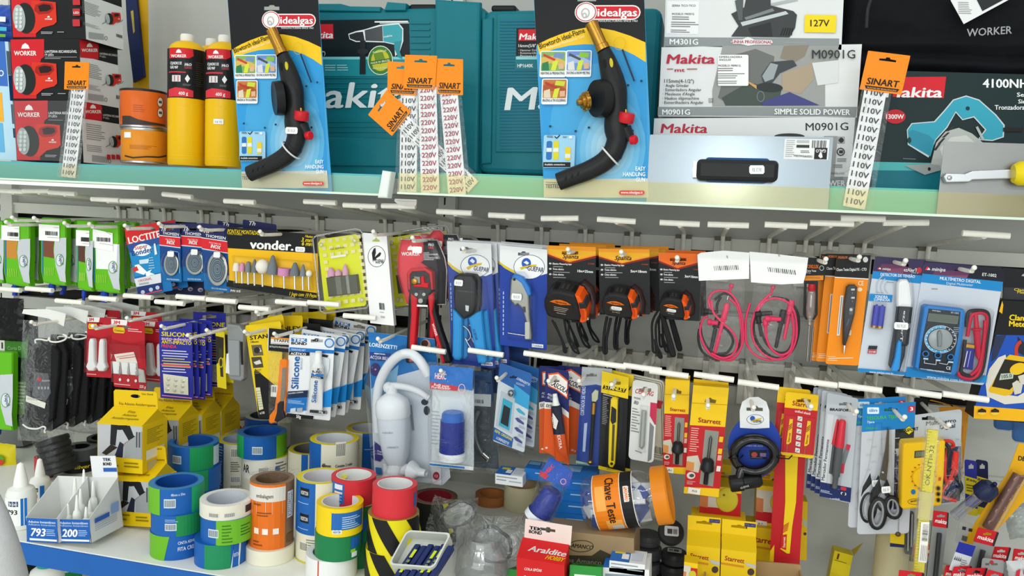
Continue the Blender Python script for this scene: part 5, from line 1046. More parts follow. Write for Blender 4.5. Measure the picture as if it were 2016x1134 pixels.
for y in(535,586):a.p([g5(*q)for q in((1058,y-5),(1080,y-5),(1079,y+6),(1057,y+6))],'c9c9c4');a.line([g5(1066,y+18),g5(1064,y+26)],1,'999')
a.p([g5(*q)for q in((1048,645),(1072,645),(1066,690),(1044,690))],'55565a');a.e(*g5(1056,660),3,3,'c8c8c8');a.line([g5(1044,715),g5(1030,760)],2,'3a5f86')
mb=c.part('blister');bl(c,mb,c.P([g5(*q)for q in((1020,515),(1040,496),(1090,498),(1102,520),(1096,640),(1040,860),(1020,935),(1000,930),(1004,640))],.012),.0005,.0145,.003);c.done()
dup(c.root,(-.014,.02,.0),'orange digital tester card, second from the front of its hook');dup(c.root,(-.022,.036,-.002),'orange digital tester card, third from the front of its hook')
g6=off(1660,440,3.149);BL_='1a86c9'
def minipa_head(c,f,hole):
 c.card('c9d1dc',.005,hole=hole);a=c.art(c.mb,0,c.hs);a.p([f(0,0),f(1,0),f(1,.14),f(0,.14)],'3b3157');a.p([f(.15,.06),f(.55,.05),f(.8,.09),f(.75,.14),(f(.1,.14))],'6c3a5e');a.p([f(.3,.10),f(.6,.08),f(.62,.14),f(.3,.14)],'8a4a66')
 return a
T_=((1723,505),(1820,512),(1688,731));c=Card('voltage_detector','white and blue pen voltage detector card with two small batteries','voltage detector',*T_,-.338);f=lf(*T_);a=minipa_head(c,f,(*g6(345,258),20,4));a.p([f(0,.125),f(1,.135),f(1,.205),f(0,.19)],BL_);a.t('DETECTOR DE TENSÃO',g6(231,324),g6(444,337),5.5,'f2f6fa',.02)
a.p([g6(*q)for q in((208,283),(224,268),(232,284))],'e83a44');a.p([g6(*q)for q in((218,283),(228,272),(236,284))],'f2f2f2');a.t('minipa',g6(242,287),g6(293,290),5,'f2f2f2',.02,.2);a.t('ezAlerT',g6(374,296),g6(458,301),7,'f4f4f4',.02);a.e(*g6(470,290),5,6,'c4303c');a.t('série II',g6(420,308),g6(462,311),3,'ddd')
for r_ in(18,26,34):a.ring(*g6(310,395),r_,r_*.9,2,'b3bdcb',130,230)
a.p([g6(*q)for q in((164,435),(305,443),(300,487),(156,478))],BL_);a.t('SONORA',g6(196,460),g6(274,464),5.5,'f2f6fa',.02);a.t('LUMINOSA',g6(190,478),g6(288,482),5.5,'f2f6fa',.02);a.lines(*g6(196,424),*g6(258,432),1,'667');a.p([g6(*q)for q in((158,756),(212,758),(206,780),(152,778))],'2a2b30');a.p([g6(*q)for q in((153,781),(206,783),(203,806),(149,804))],'b92c3c');a.t('CAT IV 1000V',g6(156,800),g6(200,801),4,'f0e4e4',.03)
a.p([f(0,.97),f(1,.975),f(1,1),f(0,1)],BL_);a.t('www.minipa.com.br',g6(160,924),g6(310,935),4.5,'e4f0f8',.01);a.line([g6(268,362),g6(312,366)],1,'777')
mb=c.part('detector_pen');k=c.s_(1)/3.149;W_=mat('f0f2f4',.25)
mb.prism(c.P([g6(*q)for q in((335,370),(355,345),(395,345),(412,372),(425,480),(422,520),(335,515),(332,480))],.012),.002,.018,W_,bev=.006);mb.prism(c.P([g6(*q)for q in((338,515),(422,520),(408,640),(395,760),(318,750),(325,630))],.012),.002,.018,mat('2c3036',.35),bev=.004);mb.prism(c.P([g6(*q)for q in((322,640),(300,780),(285,880),(300,905),(350,918),(382,820),(400,660))],.010),.001,.012,mat('3a3f48',.35),bev=.003)
mb.prism(c.P([g6(*q)for q in((345,722),(362,735),(360,800),(348,900),(328,920),(295,915),(320,830),(335,740))],.02),.016,.024,mat('2f8fd8',.3),bev=.003);a=c.art(mb,.0184);a.t('ezAlerT',g6(375,540),g6(352,730),5,'dfe6ea',.01)
for i in range(2):mb=c.part('battery');p,q=(208+i*36,508+i*3),(190+i*36,645+i*3);p0,p1=Vector((*c.Lz(.007)(*g6(*p)),.007)),Vector((*c.Lz(.007)(*g6(*q)),.007));d=p1-p0;mb.lathe([(0,-.002),(.0016,-.002),(.0016,0),(.0052,.0003),(.0052,d.length*.9)],mat('3f46b0',.3),n=14,p0=p0,ax=d);mb.lathe([(.0052,d.length*.9),(.0052,d.length),(0,d.length)],BRASS,n=14,p0=p0,ax=d)
mb=c.part('blister');bl(c,mb,c.P([g6(*q)for q in((320,365),(350,335),(405,338),(428,370),(436,490),(420,640),(370,930),(275,915),(270,880),(320,620))],.016),.0005,.021,.006);bl(c,mb,c.P([g6(*q)for q in((190,490),(272,496),(245,660),(162,652))],.01),.0005,.014,.003)
price(c,*g6(360,635),.0255,'R$ 70,20',28,14,3);c.done()
dup(c.root,(.006,.016,.0),'pen voltage detector card, second on its hook')
T_=((1820,516),(1979,529),(1782,741));c=Card('multimeter','blue digital multimeter with red and black leads on a blue banded card','multimeter',*T_,-.340);f=lf(*T_);a=minipa_head(c,f,(*g6(752,292),20,4));a.p([f(0,.10),f(1,.115),f(1,.20),f(0,.175)],BL_)
a.p([f(.6,0),f(1,0),f(1,.115),f(.55,.108)],'1d1c2a');a.p([g6(*q)for q in((505,288),(522,264),(536,286))],'e83a44');a.p([g6(*q)for q in((518,288),(530,272),(540,288))],'f2f2f2');a.t('minipa',g6(548,292),g6(632,297),7,'f2f2f2',.02,.2);a.t('ET-1002',g6(860,324),g6(948,332),6,'e8e8e8',.03);a.t('MULTÍMETRO DIGITAL',g6(597,348),g6(852,372),6,'f2f6fa',.02);a.t('Digital Multimeter',g6(638,377),g6(804,389),5,'d8e9f5');a.line([g6(546,404),g6(584,406)],1.2,'777')
a.p([f(0,.915),f(1,.935),f(1,1),f(0,1)],BL_);a.t('www.minipa.com.br',g6(515,956),g6(740,984),6,'e4f0f8',.01)
HB=mat('1f78c4',.35);mb=c.part('holster');mb.prism(c.P([g6(*q)for q in((500,515),(520,505),(745,530),(758,548),(742,700),(705,925),(685,945),(455,905),(440,890),(470,700))],.02),.001,.024,HB,bev=.005)
mb=c.part('meter_face',None);mb.prism(c.P([g6(*q)for q in((532,528),(728,548),(715,700),(668,928),(470,900),(492,720))],.025),.022,.0255,mat('17202c',.35),bev=.001);a=c.art(mb,.0256)
a.t('minipa',g6(552,542),g6(604,548),3,'c8d4dc',.02);a.t('ET-1002',g6(668,556),g6(716,561),3,'c8d4dc',.02);a.p([g6(*q)for q in((530,556),(716,574),(708,624),(522,604))],'6b756a');a.p([g6(*q)for q in((534,560),(712,577),(705,618),(527,600))],'5b665b')
a.ring(*g6(602,718),31,27,5,'5fb0e0',60,290,rot=0);a.ring(*g6(602,718),31.5,27.5,.8,'dfe8ee');a.ring(*g6(602,718),24,21,.8,'dfe8ee')
for t_ in range(20):u=math.radians(t_*18);a.line([g6(602+84*math.cos(u),718+72*math.sin(u)),g6(602+94*math.cos(u),718+80*math.sin(u))],1.4,'e4ecf0')
for x,y in((508,806),(584,815),(662,826)):a.e(*g6(x,y),7,6.5,'1f6cae');a.e(*g6(x,y),4.6,4.2,'070a0e');a.p([g6(x-14,y+24),g6(x+16,y+27),g6(x+15,y+37),g6(x-15,y+34)],'a8c4d8')
a.line([g6(500,845),g6(498,862),g6(570,872),g6(572,850)],1,'c9d4da');a.line([g6(590,862),g6(640,872),g6(650,850)],1,'c9d4da');a.t('CE',g6(632,900),g6(660,904),6,'dfe8ee',.01);a.t('DIGITAL MULTIMETER',g6(515,908),g6(622,922),3,'c8d4dc',.02);a.line([g6(472,896),g6(664,924)],.8,'c9d4da');a.lines(*g6(680,640),*g6(706,700),5,'9ab',.3)
mb=c.part('range_dial');q=Vector((*c.Lz(.026)(*g6(600,716)),.0255));mb.lathe([(.019,0),(.019,.004),(.0165,.006),(0,.006)],mat('9aa1a4',.35,.2),n=28,p0=q,flat=.94);mb.prism(c.P([g6(*q)for q in((590,668),(606,662),(616,690),(612,765),(588,765),(584,690))],.036),.031,.037,mat('7d8488',.35,.2),bev=.002)
for nm,m,P in(('red_lead',mat('c42040',.35),(((770,700),(790,580),(830,555),(875,560),(895,600),(880,720),(850,900),(800,960),(730,950),(710,920)),((880,600),(870,720),(840,880),(790,940)))),('black_lead',LBK,(((765,640),(770,560),(800,540),(880,545),(905,590),(895,720),(860,920),(800,970)),((755,720),(740,860),(730,920),(800,950),(850,930))))):
 mb=c.part(nm)
 for pts in P:mb.tube(smooth_path([(*c.Lz(.012)(*g6(x,y)),.012+.002*math.sin(i))for i,(x,y)in enumerate(pts)],5),.0032,m,n=8)
mb=c.part('red_probe');p0,p1=Vector((*c.Lz(.016)(*g6(822,560)),.016)),Vector((*c.Lz(.016)(*g6(838,850)),.016));d=p1-p0;mb.lathe([(.002,0),(.0035,.003),(.0045,d.length*.3),(.0085,d.length*.31),(.0085,d.length*.34),(.0058,d.length*.36),(.004,d.length*.9),(0,d.length)],mat('c42040',.3),n=12,p0=p0,ax=d)
mb=c.part('battery');mb.prism(c.P([g6(*q)for q in((762,752),(822,760),(805,910),(735,898))],.016),.003,.016,mat('2a2f86',.3),bev=.002);mb.prism(c.P([g6(*q)for q in((764,745),(823,753),(820,780),(760,772))],.017),.003,.017,BRASS,bev=.002);a=c.art(mb,.0172);a.line([g6(770,790),g6(748,890)],2,'c9cbe8');a.line([g6(790,790),g6(770,890)],2,'8f94d0')
mb=c.part('blister');bl(c,mb,c.P([g6(*q)for q in((488,500),(520,480),(760,515),(920,530),(935,550),(880,940),(840,990),(690,960),(430,905))],.02),.0005,.028,.006);c.done()
dup(c.root,(.008,.03,.001),'blue multimeter card, second on its hook')
# ---- clamp meter carton
c,a=carton('clamp_meter_carton','black carton with a printed yellow clamp meter, hanging at the right edge','box',(1974,591),(2130,601),(1917,823),-.335,.05,'17181a')
c.root.location.y+=0
a.p([g6(*q)for q in((950,690),(1500,700),(1480,1160),(815,1140))],'1c50b4');a.p([g6(*q)for q in((812,1130),(1480,1180),(1480,1250),(808,1208))],'f0b312');a.p([g6(*q)for q in((985,480),(992,505),(985,560),(966,545))],'f0b312')
a.t('Clamp',g6(1028,598),g6(1160,604),11,'f2cf1a',.04);a.t('Meter',g6(1026,636),g6(1150,642),11,'f2cf1a',.04)
a.p([g6(*q)for q in((940,700),(1010,690),(950,830),(915,860))],'2a3350');a.p([g6(*q)for q in((1080,700),(1140,760),(1140,830),(1085,800))],'222733');a.ring(*g6(1110,790),16,22,7,'c03a28',120,260)
a.p([g6(*q)for q in((905,900),(960,830),(1005,812),(1010,840),(960,960),(1000,1060),(1080,1070),(1130,1040),(1130,1110),(1000,1120),(890,1070),(880,980))],'d9d3c6');a.p([g6(*q)for q in((1010,830),(1030,812),(1140,830),(1140,900),(1040,1060),(1000,1068),(905,1045),(900,1030))],'e2b414');a.p([g6(*q)for q in((1000,840),(1140,860),(1130,930),(1030,1030),(920,1010),(950,940))],'26221a');a.e(*g6(1082,900),17,11,'e8bc1c',rot=-20);a.p([g6(*q)for q in((975,930),(1055,925),(1050,960),(965,970))],'b9c2b4');a.t('105.0',g6(982,960),g6(1044,952),7,'3a4038',.02)
a.p([g6(*q)for q in((1045,990),(1075,970),(1110,1000),(1100,1050),(1060,1060))],'cfc9bb');a.p([g6(*q)for q in((1080,945),(1130,930),(1135,990),(1100,1000))],'cfc9bb')
for x in(858,938):a.e(*g6(x,1166),9,6.5,'f2c437',0,360);a.p([g6(x+q[0],1166+q[1])for q in((-27,3),(-24,-12),(0,-22),(24,-12),(27,3))],'2a1f0a')
mb=c.part('hang_tab');mb.prism(c.P([(1976,527),(2125,540),(2128,602),(1974,592)],-.02),-.022,-.021,mat('1c1c20',.3));a=c.art(mb,-.0208);a.p([g6(*q)for q in((995,395),(1150,400),(1150,475),(990,470))],'3a3a40');a.t('Clamp',g6(1058,416),g6(1150,422),5,'f2cf1a',.03);a.t('Meter',g6(1078,432),g6(1150,438),5,'f2cf1a',.03);a.p([g6(*q)for q in((1104,325),(1115,312),(1150,316),(1150,332))],'b9b9b9');c.done()
# ================================================================ lower row of hooks
h1,h2,h3=off(0,580,3.54),off(160,600,3.78),off(460,600,4.05)
def clearbag(c,mb,P4,z1=.01,z0=-.004,m=None,nx=10,ny=16,sd=0):
 P=[c.L(*q)for q in P4]
 for sg,zz in((1,z1),(-1,z0)):
  def sh(u,v):
   p=Vector(P[0]).lerp(P[1],u).lerp(Vector(P[3]).lerp(P[2],u),v);kx=(math.sin(math.pi*u)*math.sin(math.pi*v))**.5 if 0<u<1 and 0<v<1 else 0
   return(p.x,p.y,.001+zz*kx+.0022*noise.noise(Vector((u*5+sd,v*7,sg*3))))
  mb.sheet(sh,nx,ny,m or BAG)
Q4=lambda f,g=0.0:[f(-g,-g),f(1+g,-g),f(1+g,1+g),f(-g,1+g)]
def simple(name,label,cat,TL,TR,BL,Y,col,hole=None,group=None,r=.004,yaw=0,th=.0008):
 c=Card(name,label,cat,TL,TR,BL,Y,yaw,0,group);return c,c.card(col,r,th,hole),lf(TL,TR,BL)
c,a,f=simple('scouring_pad_pack','black and green scouring pad pack at the left edge','pad pack',(8,606),(74,608),(12,838),-.315,'16181a')
a.p([f(0,.24),f(1,.24),f(1,.42),f(0,.42)],'3f7f2a');a.p([f(0,.42),f(1,.42),f(1,.62),f(0,.62)],'17301c');a.p([f(0,.62),f(1,.62),f(1,.9),f(0,.9)],'5f8a3a');a.r(14,634,26,652,'b3202c');a.t('Corta D',(15,689),(42,689),7,'9fc08a');a.t('-910',(18,704),(38,704),7,'9fc08a');a.lines(28,752,56,800,7,'b9c4a9',.4);c.done()
c=Card('black_pack','glossy black plastic pack at the left edge above the scouring pads','bag',(-30,584),(46,588),(-26,668),-.325);mb=c.part('film');pillow(c,mb,-c.W/2,-c.H/2,c.W/2,c.H/2,.012,mat('0f1012',.18,bump=.5,bscale=70),wr=.004,seed=8);c.done()
pouch('green and white pouch hanging low at the left edge',-28,27,690,844,-.34,'2f8f4a',None,1,white=False,grp='low green pouch')
# ---- bagged black straps
T_=((47,634),(112,638),(37,862));c=Card('bagged_strap','clear bag with a black fabric strap and white hooks, front one of its row','bagged strap',*T_,-.338,group='bagged black straps');f=lf(*T_);CLOTH=mat('19191c',.8,bump=.6,bscale=250)
mb=c.part('folded_fabric');mb.prism([tuple(c.L(*h1(*q)))for q in((180,300),(420,320),(450,420),(430,900),(330,960),(150,900))],-.012,-.005,CLOTH,bev=.003)
mb=c.part('strap');mb.prism([tuple(c.L(*h1(*q)))for q in((255,380),(300,330),(380,345),(420,400),(415,560),(395,700),(380,860),(330,930),(200,920),(195,800),(235,640),(250,500))],-.004,.006,CLOTH,bev=.004)
mb=c.part('paper_label');mb.prism([tuple(c.L(*h1(*q)))for q in((255,540),(350,545),(370,680),(330,745),(240,700))],.006,.0066,'55565c');a=c.art(mb,.0067);a.p([h1(*q)for q in((262,580),(285,578),(287,602),(264,604))],'c8303a');a.t('Ataduras',h1(292,606),h1(348,604),4,'bbb',.02)
for i in range(4):a.e(*h1(272+i*22,650),2,3,'9a9ca2')
a=c.art(c.part('price_label'),.0085);a.p([h1(*q)for q in((182,702),(320,755),(312,794),(180,745))],'e4e2d6');a.lines(*h1(190,718),*h1(300,745),2,'999')
for nm,P in(('plastic_hook',((250,340),(248,315),(285,312),(330,320),(345,300),(350,325),(400,330),(450,315),(465,290),(440,278))),('plastic_hook',((160,905),(200,930),(260,935),(300,920),(318,930),(310,955),(322,962)))):
 mb=c.part(nm);mb.tube(smooth_path([(*c.Lz(.007)(*h1(*q)),.007)for q in P],5),.0021,mat('e9e9e4',.35),n=8)
mb=c.part('bag_header');mb.prism([tuple(c.L(*h1(*q)))for q in((165,130),(175,100),(345,100),(470,130),(455,220),(350,165))],.004,.0046,'e6e8e4');clearbag(c,c.part('clear_bag'),Q4(f,.02),.012);c.done()
for k in range(4):dup(c.root,((.030,.052,.074,.096)[k],.035+.03*k,(.004,.006,.004,.010)[k]),'clear bag with a black fabric strap, %s of its row'%('second','third','fourth','farthest')[k])
# ---- red cards with adhesive hooks
def redhook(label,T_,kind,Y):
 c,a,f=simple('adhesive_hook_card',label,'hook card',*T_,Y,'b81f2b',(*lf(*T_)(.45,.10),8,3),'red adhesive hook cards');w=T_[1][0]-T_[0][0]
 a.p([f(0,0),f(.5,0),f(.46,.08),f(0,.08)],'ece8e6');a.t('3M',f(.06,.065),f(.26,.065),6,'c8202a',.05);a.p([f(*q)for q in rrect(.05,.11,.40,.20,.05)],'e2c21a');a.t('Command',f(.09,.175),f(.37,.18),4,'8c1a20',.03);a.lines(*f(.5,.12),*f(.95,.18),2,'e8b9b4',.4);a.p([f(0,.3),f(.5,.35),f(1,.28),f(1,.55),f(0,.55)],'a31822');a.lines(*f(.03,.95),*f(.6,.98),1,'e8b9b4',.5)
 W_=mat('e9ebea',.3)
 if kind:
  for x in(.30,.70):
   mb=c.part('hook');mb.prism([tuple(c.L(*f(x+q[0],.62+q[1])))for q in((-.10,-.22),(-.06,-.27),(.06,-.27),(.1,-.22),(.13,.12),(.2,.2),(.1,.27),(-.1,.27),(-.2,.2),(-.13,.12))],.001,.012,W_,bev=.004)
 else:
  for x in(.14,.40,.65):
   mb=c.part('hook');mb.prism([tuple(c.L(*f(x+q[0],.70+q[1])))for q in((-.10,-.08),(.11,-.08),(.13,.1),(-.08,.1))],.001,.007,W_,bev=.002);mb.tube([(*c.Lz(.008)(*f(x+.03,.69)),.008),(*c.Lz(.009)(*f(x+.03,.80)),.009),(*c.Lz(.014)(*f(x+.05,.82)),.014),(*c.Lz(.014)(*f(x+.05,.78)),.014)],.0011,CHROME,n=6)
  mb=c.part('adhesive_strip');mb.prism([tuple(c.L(*f(*q)))for q in((.06,.52),(.66,.46),(.76,.62),(.14,.64))],.001,.002,'e6ddd0');a=c.art(mb,.0021);a.line([f(.2,.58),f(.7,.53)],1.4,'c8505a');a.line([f(.12,.56),f(.66,.50)],1,'c8505a');mb.prism([tuple(c.L(*f(*q)))for q in((.80,.70),(.96,.72),(1.0,.9),(.8,.9))],.001,.004,'b9bcb6');a=c.art(c.mb,.001);a.t('225 g',f(.78,.985),f(.97,.988),5,'f2e8e6',.03)
  for x in(.2,.45,.68):a.e(*f(x,.89),2.4,3,'f0e4e0')
 mb=c.part('blister');bl(c,mb,[tuple(c.L(*f(*q)))for q in((.04,.34),(.96,.34),(.98,.92),(.04,.92))],.0005,.014,.004);return c.done()
redhook('red card with a pair of white oval adhesive hooks',((172,624),(222,626),(170,741)),1,-.325)
redhook('red card with three small white hooks and adhesive strips, in front',((219,628),(284,633),(224,761)),0,-.345)
redhook('red card with white oval hooks half hidden behind the blue pad card',((280,632),(332,636),(286,750)),1,-.30)
redhook('red hook card at the back, only its top showing',((176,608),(236,612),(180,720)),1,-.27)
redhook('red hook card at the back beside the blue cards, only its top showing',((258,612),(318,616),(262,720)),1,-.26)
# ---- blue silicone pad cards
T_=((312.5,633),(378,636),(316,783));c,a,f=simple('silicone_pad_card','blue card of round silicone pads, front one of its row','pad card',*T_,-.338,'2a2f96',(345,642,14,4),'blue silicone pad cards',.001)
for t_,y,x1,h,cl in(('SILICONE',.185,.97,8.5,'e8d21c'),('auto-adesivo',.235,.97,6,'ecb9d0'),('ANTI-IMPACTO',.285,.97,7,'e8d21c'),('PRENDA',.335,.52,6,'e8455a')):a.t(t_,f(.07,y),f(x1,y+.004),h,cl,.03)
for i in range(9):a.line([f(.08+.04*(i%2),.375+i*.034),f(.75+.2*random.random(),.378+i*.034)],2,('c9cbe6','c8c06a')[3<=i<=6])
a.line([f(.06,.56),f(.95,.57)],3,'d8457a');a.line([f(.06,.965),f(.96,.985)],2,'d889a8');a.p([f(.11,.68),f(.86,.71),f(.86,.945),f(.13,.93)],'d9d8c2')
mb=c.part('silicone_pads');
for j in range(3):
 for i in range(3):q=c.L(*f(.27+i*.22-j*.02,.745+j*.068+i*.008));mb.lathe([(.0052,0),(.005,.002),(.003,.0034),(0,.0036)],clear(gloss=.2,body=.5,bodycol='efeedd'),n=14,p0=(*q,.0005))
c.done()
for k,(dx,dy,dz)in enumerate(((.006,.012,0),(.016,.024,-.002),(.025,.034,.004),(.034,.075,.016))):dup(c.root,(dx,dy,dz),'blue card of round silicone pads, %s from the front of its row'%ORD[k+1],rot=(.01,-.04,-.02,0)[k])
for i in range(2):
 T_=((424+i*8,650-i*4),(442+i*12,654-i*4),(428+i*10,762-i*12));c,a,f=simple('blade_card',('narrow yellow and black card beside the blue pad cards','second narrow yellow and black card beside the grey clear case')[i],'card',*T_,-.33+.02*i,'d9c51e',None,None,.001)
 a.p([f(0,.1),f(.9,.1),f(.8,.45),f(0,.6)],'2a2618');a.p([f(.3,.3),f(.7,.3),f(.7,.8),f(.4,.8)],'3a3526');a.ring(*f(.5,.55),5,10,2,'c9b51e');c.done()
T_=((450,636),(484,638),(452,748));c=Card('blade_case','grey translucent plastic case hanging beside the yellow blade pack','blade case',*T_,-.34);f=lf(*T_);CASE=clear('d5d8da',gloss=.1,body=.55,bodycol='a3a7a8')
mb=c.part('case');mb.prism([tuple(c.L(*f(*q)))for q in((.05,0),(.75,.02),(1,.12),(.95,.95),(.8,1),(.2,.98),(.05,.9))],-.008,.010,CASE,bev=.003);mb=c.part('sliding_lid');mb.prism([tuple(c.L(*f(*q)))for q in((.15,.28),(.8,.28),(.78,.9),(.2,.9))],.010,.014,mat('8f9496',.3),bev=.002);mb.prism([tuple(c.L(*f(*q)))for q in((.82,.3),(.95,.3),(.95,.7),(.85,.7))],.002,.011,BLK)
a=c.art(c.part('paper_label'),.0106);a.p([f(-.15,.55),f(.1,.5),(f(.08,.9)),f(-.22,.88)],'e2e4e2');c.done()
# ---- snap-off blade packs
T_=((482,641),(553,632),(505,822));c=Card('blade_pack','yellow and black blade pack beside the orange knife, front one','blade pack',*T_,-.338,group='yellow blade packs');f=lambda u,v:(482+71*u+(24-12*u)*v,641-9*u+(183+6*u)*v)
a=c.card('eac917',outline=[f(*q)for q in((.03,0),(.97,0),(1,.03),(.99,.3),(.75,1),(.06,1),(0,.03))]);a.p([f(*q)for q in((.14,.47),(.75,.68),(.72,1),(.06,1),(.1,.5))],'18181a');a.t('STANLEY',h3(130,280),h3(372,252),8,'1b1a12',.035);a.t('18mm',h3(138,305),h3(200,300),4,'3a3414',.02)
for y in(322,418):a.p([h3(*q)for q in((142,y),(222,y-4),(238,y+80),(158,y+86))],'6a5f4a' if y<400 else '4a4436');a.p([h3(*q)for q in((160,y+40),(210,y+20),(226,y+50),(180,y+60))],'ddd8c8')
a.e(*h3(188,362),6,6,'2b2820');a.p([h3(*q)for q in((178,660),(212,658),(240,830),(205,840))],'d9d7b2');a.lines(*h3(170,520),*h3(225,550),3,'8a7a1c');a.t('x10',h3(210,872),h3(250,868),5,'f0f0f0',.02)
for i in range(7):a.line([h3(182+i*4,690+i*20),h3(216+i*4,686+i*20)],.7,'8a8868')
c.done()
for k,(dx,dy,dz,ro)in enumerate(((.006,.02,.010,.12),(.012,.05,.012,-.12),(.045,.10,.016,-.1),(.062,.13,.016,0))):dup(c.root,(dx,dy,dz),'yellow blade pack, %s from the front behind the knives'%ORD[k+1],rot=ro)
# ---- orange utility knife in a bag
T_=((529,646),(579,651),(528,690));c=Card('utility_knife','orange snap-off knife in a clear bag with a black header','knife',*T_,-.343,group='bagged orange knives');f=lf(*T_)
a=c.card('17171a',.001,name='header_card');a.p([h3(*q)for q in((298,255),(480,272),(480,322),(296,312))],'ece9e4');a.p([h3(*q)for q in((298,255),(480,270),(480,284),(298,270))],'e08a2a');a.t('STARFER',h3(320,292),h3(470,304),5,'222',.03);a.line([h3(300,304),h3(470,316)],1,'888');a.t('ESTILETE PROFISSIONAL',h3(288,338),h3(470,352),3.2,'d8d8d8',.02);a.line([f(0,0),f(0,1)],1.6,'e8e8e8')
KO=mat('ee7d1a',.3);mb=c.part('knife_body');mb.prism(c.P([h3(*q)for q in((372,440),(400,430),(432,440),(425,640),(412,880),(360,930),(300,948),(284,930),(290,880),(330,830),(355,640))],.006),-.004,.010,KO,bev=.003)
mb=c.part('slider');mb.prism(c.P([h3(*q)for q in((350,790),(370,770),(398,770),(396,840),(410,900),(350,935),(325,925),(345,860))],.012),.008,.014,mat('27272a',.5),bev=.002)
mb=c.part('blade');mb.prism(c.P([h3(*q)for q in((388,505),(420,500),(408,720),(396,770),(372,770))],.011),.010,.0112,mat('8c8578',.35,.8))
a=c.art(c.part('barcode_label'),.004);a.p([h3(*q)for q in((300,640),(352,640),(345,735),(295,732))],'e6e6e2');a.bars(*h3(304,650),*h3(340,700),'222',8);clearbag(c,c.part('clear_bag'),[(528,690),(578,694),(576,832),(530,834)],.014,-.006);c.done()
dup(c.root,(.03,.06,.008),'bagged orange knife with a black header, second on its hook');dup(c.root,(.045,.09,.014),'bagged orange knife with a black header, third on its hook')
# ---- silicone tubes on white cards
T_=((570,657),(659,665),(562,818));c=Card('silicone_tube_card','white and blue card with a white silicone tube, front one of its row','silicone tube',*T_,-.345,group='silicone tube cards');f=lf(*T_);TB='1c72c2'
c.card('e9ecee',.004,hole=(624,670,12,4));a=c.art(c.mb,0,c.hs)
a.p([h3(*q)for q in((460,263),(585,270),(585,298),(460,290))],TB);a.t('TEK',h3(470,287),h3(578,293),5,'f2f2f2',.05);a.t('BOND',h3(460,315),h3(584,322),5.5,'17181c',.05);a.e(*h3(764,305),8.5,8.5,'c8d6e4');a.ring(*h3(764,305),9.5,9.5,2.5,'3a7abf');a.p([h3(*q)for q in((446,338),(805,362),(803,390),(444,368))],TB);a.t('TEKBOND.NET',h3(458,362),h3(576,370),3.5,'cfe2f2',.02);a.p([h3(*q)for q in((444,370),(608,378),(606,406),(442,400))],'1c1d22');a.t('ACÉTICO',h3(456,396),h3(580,402),4.5,'f2f2f2',.04)
a.t('Silicone',h3(516,672),h3(528,412),14,'1f5fa8',.03,.0);a.t('BRANCO',h3(548,515),h3(552,425),4,'9fb0c0',.02)
a.p([h3(*q)for q in((435,690),(600,680),(585,840),(418,860))],TB);a.p([h3(*q)for q in((435,690),(600,680),(598,735),(432,745))],'1b2c4c');a.t('BANHEIRO COZINHA',h3(440,712),h3(560,700),2.8,'e4eaf0',.02);a.lines(*h3(436,755),*h3(570,800),4,'a9cbe8',.4);a.p([h3(*q)for q in((430,862),(640,885),(636,912),(420,892))],'17181b');a.t('50g',h3(502,900),h3(540,904),6,'f2f2f2',.03);a.p([h3(*q)for q in((458,826),(500,820),(498,850),(454,856))],'cfd6da');a.p([h3(*q)for q in((510,822),(555,818),(552,852),(508,856))],'a9b2b8')
a.p([h3(*q)for q in((712,700),(792,665),(780,812),(716,815))],'1f8ad8');a.p([h3(*q)for q in((705,390),(760,402),(750,418),(706,410))],'1c1d22');a.p([h3(*q)for q in((706,410),(770,430),(765,520),(720,640),(700,700))],'d5dde2');a.ring(*h3(742,855),2,3,1,'555')
mb=c.part('silicone_tube');q0,q1=Vector((*c.Lz(.010)(*h3(672,470)),.010)),Vector((*c.Lz(.008)(*h3(648,850)),.008));d=q1-q0;k=c.s_(1)/4.05;WT=mat('eceeee',.3)
mb.lathe([(k*30,-k*10),(k*40,k*5),(k*52,k*25)],WT,n=20,p0=q0,ax=d);s_=d.normalized().cross(Vector((0,0,1))).normalized()
vs=[];
for i in range(7):
 t=i/6;p=q0+d*(.06+.94*t);wx=k*(52+14*t);wz=k*(50*(1-t)+3)
 vs+=[p+s_*(wx*math.cos(2*math.pi*j/20))+Vector((0,0,1))*(wz*math.sin(2*math.pi*j/20))for j in range(20)]
mb.add(vs,[(i*20+j,i*20+(j+1)%20,(i+1)*20+(j+1)%20,(i+1)*20+j)for i in range(6)for j in range(20)],WT,True)
mb2=c.part('tube_cap',mb);mb2.lathe([(0,-k*100),(k*26,-k*98),(k*30,-k*30),(k*34,-k*24),(k*34,-k*4)],mat('f2f3f2',.35),n=18,p0=q0,ax=d)
def tz(px,py):f_=c.Lz(.019)(px,py);return f_
a=Art(mb,c.Lz(.0225),z=.0225);a.t('TEK',h3(626,520),h3(690,526),4.5,'26406e',.04);a.t('BOND',h3(626,540),h3(700,548),4.5,'17181c',.04);a.z=.0215;a.p([h3(*q)for q in((618,545),(716,555),(714,576),(616,566))],TB);a.z=.021;a.p([h3(*q)for q in((616,568),(714,578),(712,594),(614,584))],'1c1d22');a.t('ACÉTICO',h3(622,584),h3(690,590),3,'f2f2f2',.03);a.z=.0195;a.t('Silicone',h3(650,785),h3(664,606),9,'1f5fa8',.03);a.z=.013;a.p([h3(*q)for q in((590,845),(712,855),(710,878),(588,868))],'2a2b30');a.t('50g',h3(660,868),h3(696,872),4,'f2f2f2',.03)
mb=c.part('blister');bl(c,mb,c.P([h3(*q)for q in((612,372),(700,380),(722,560),(715,885),(575,870),(610,560))],.016),.0005,.024,.006);c.done()
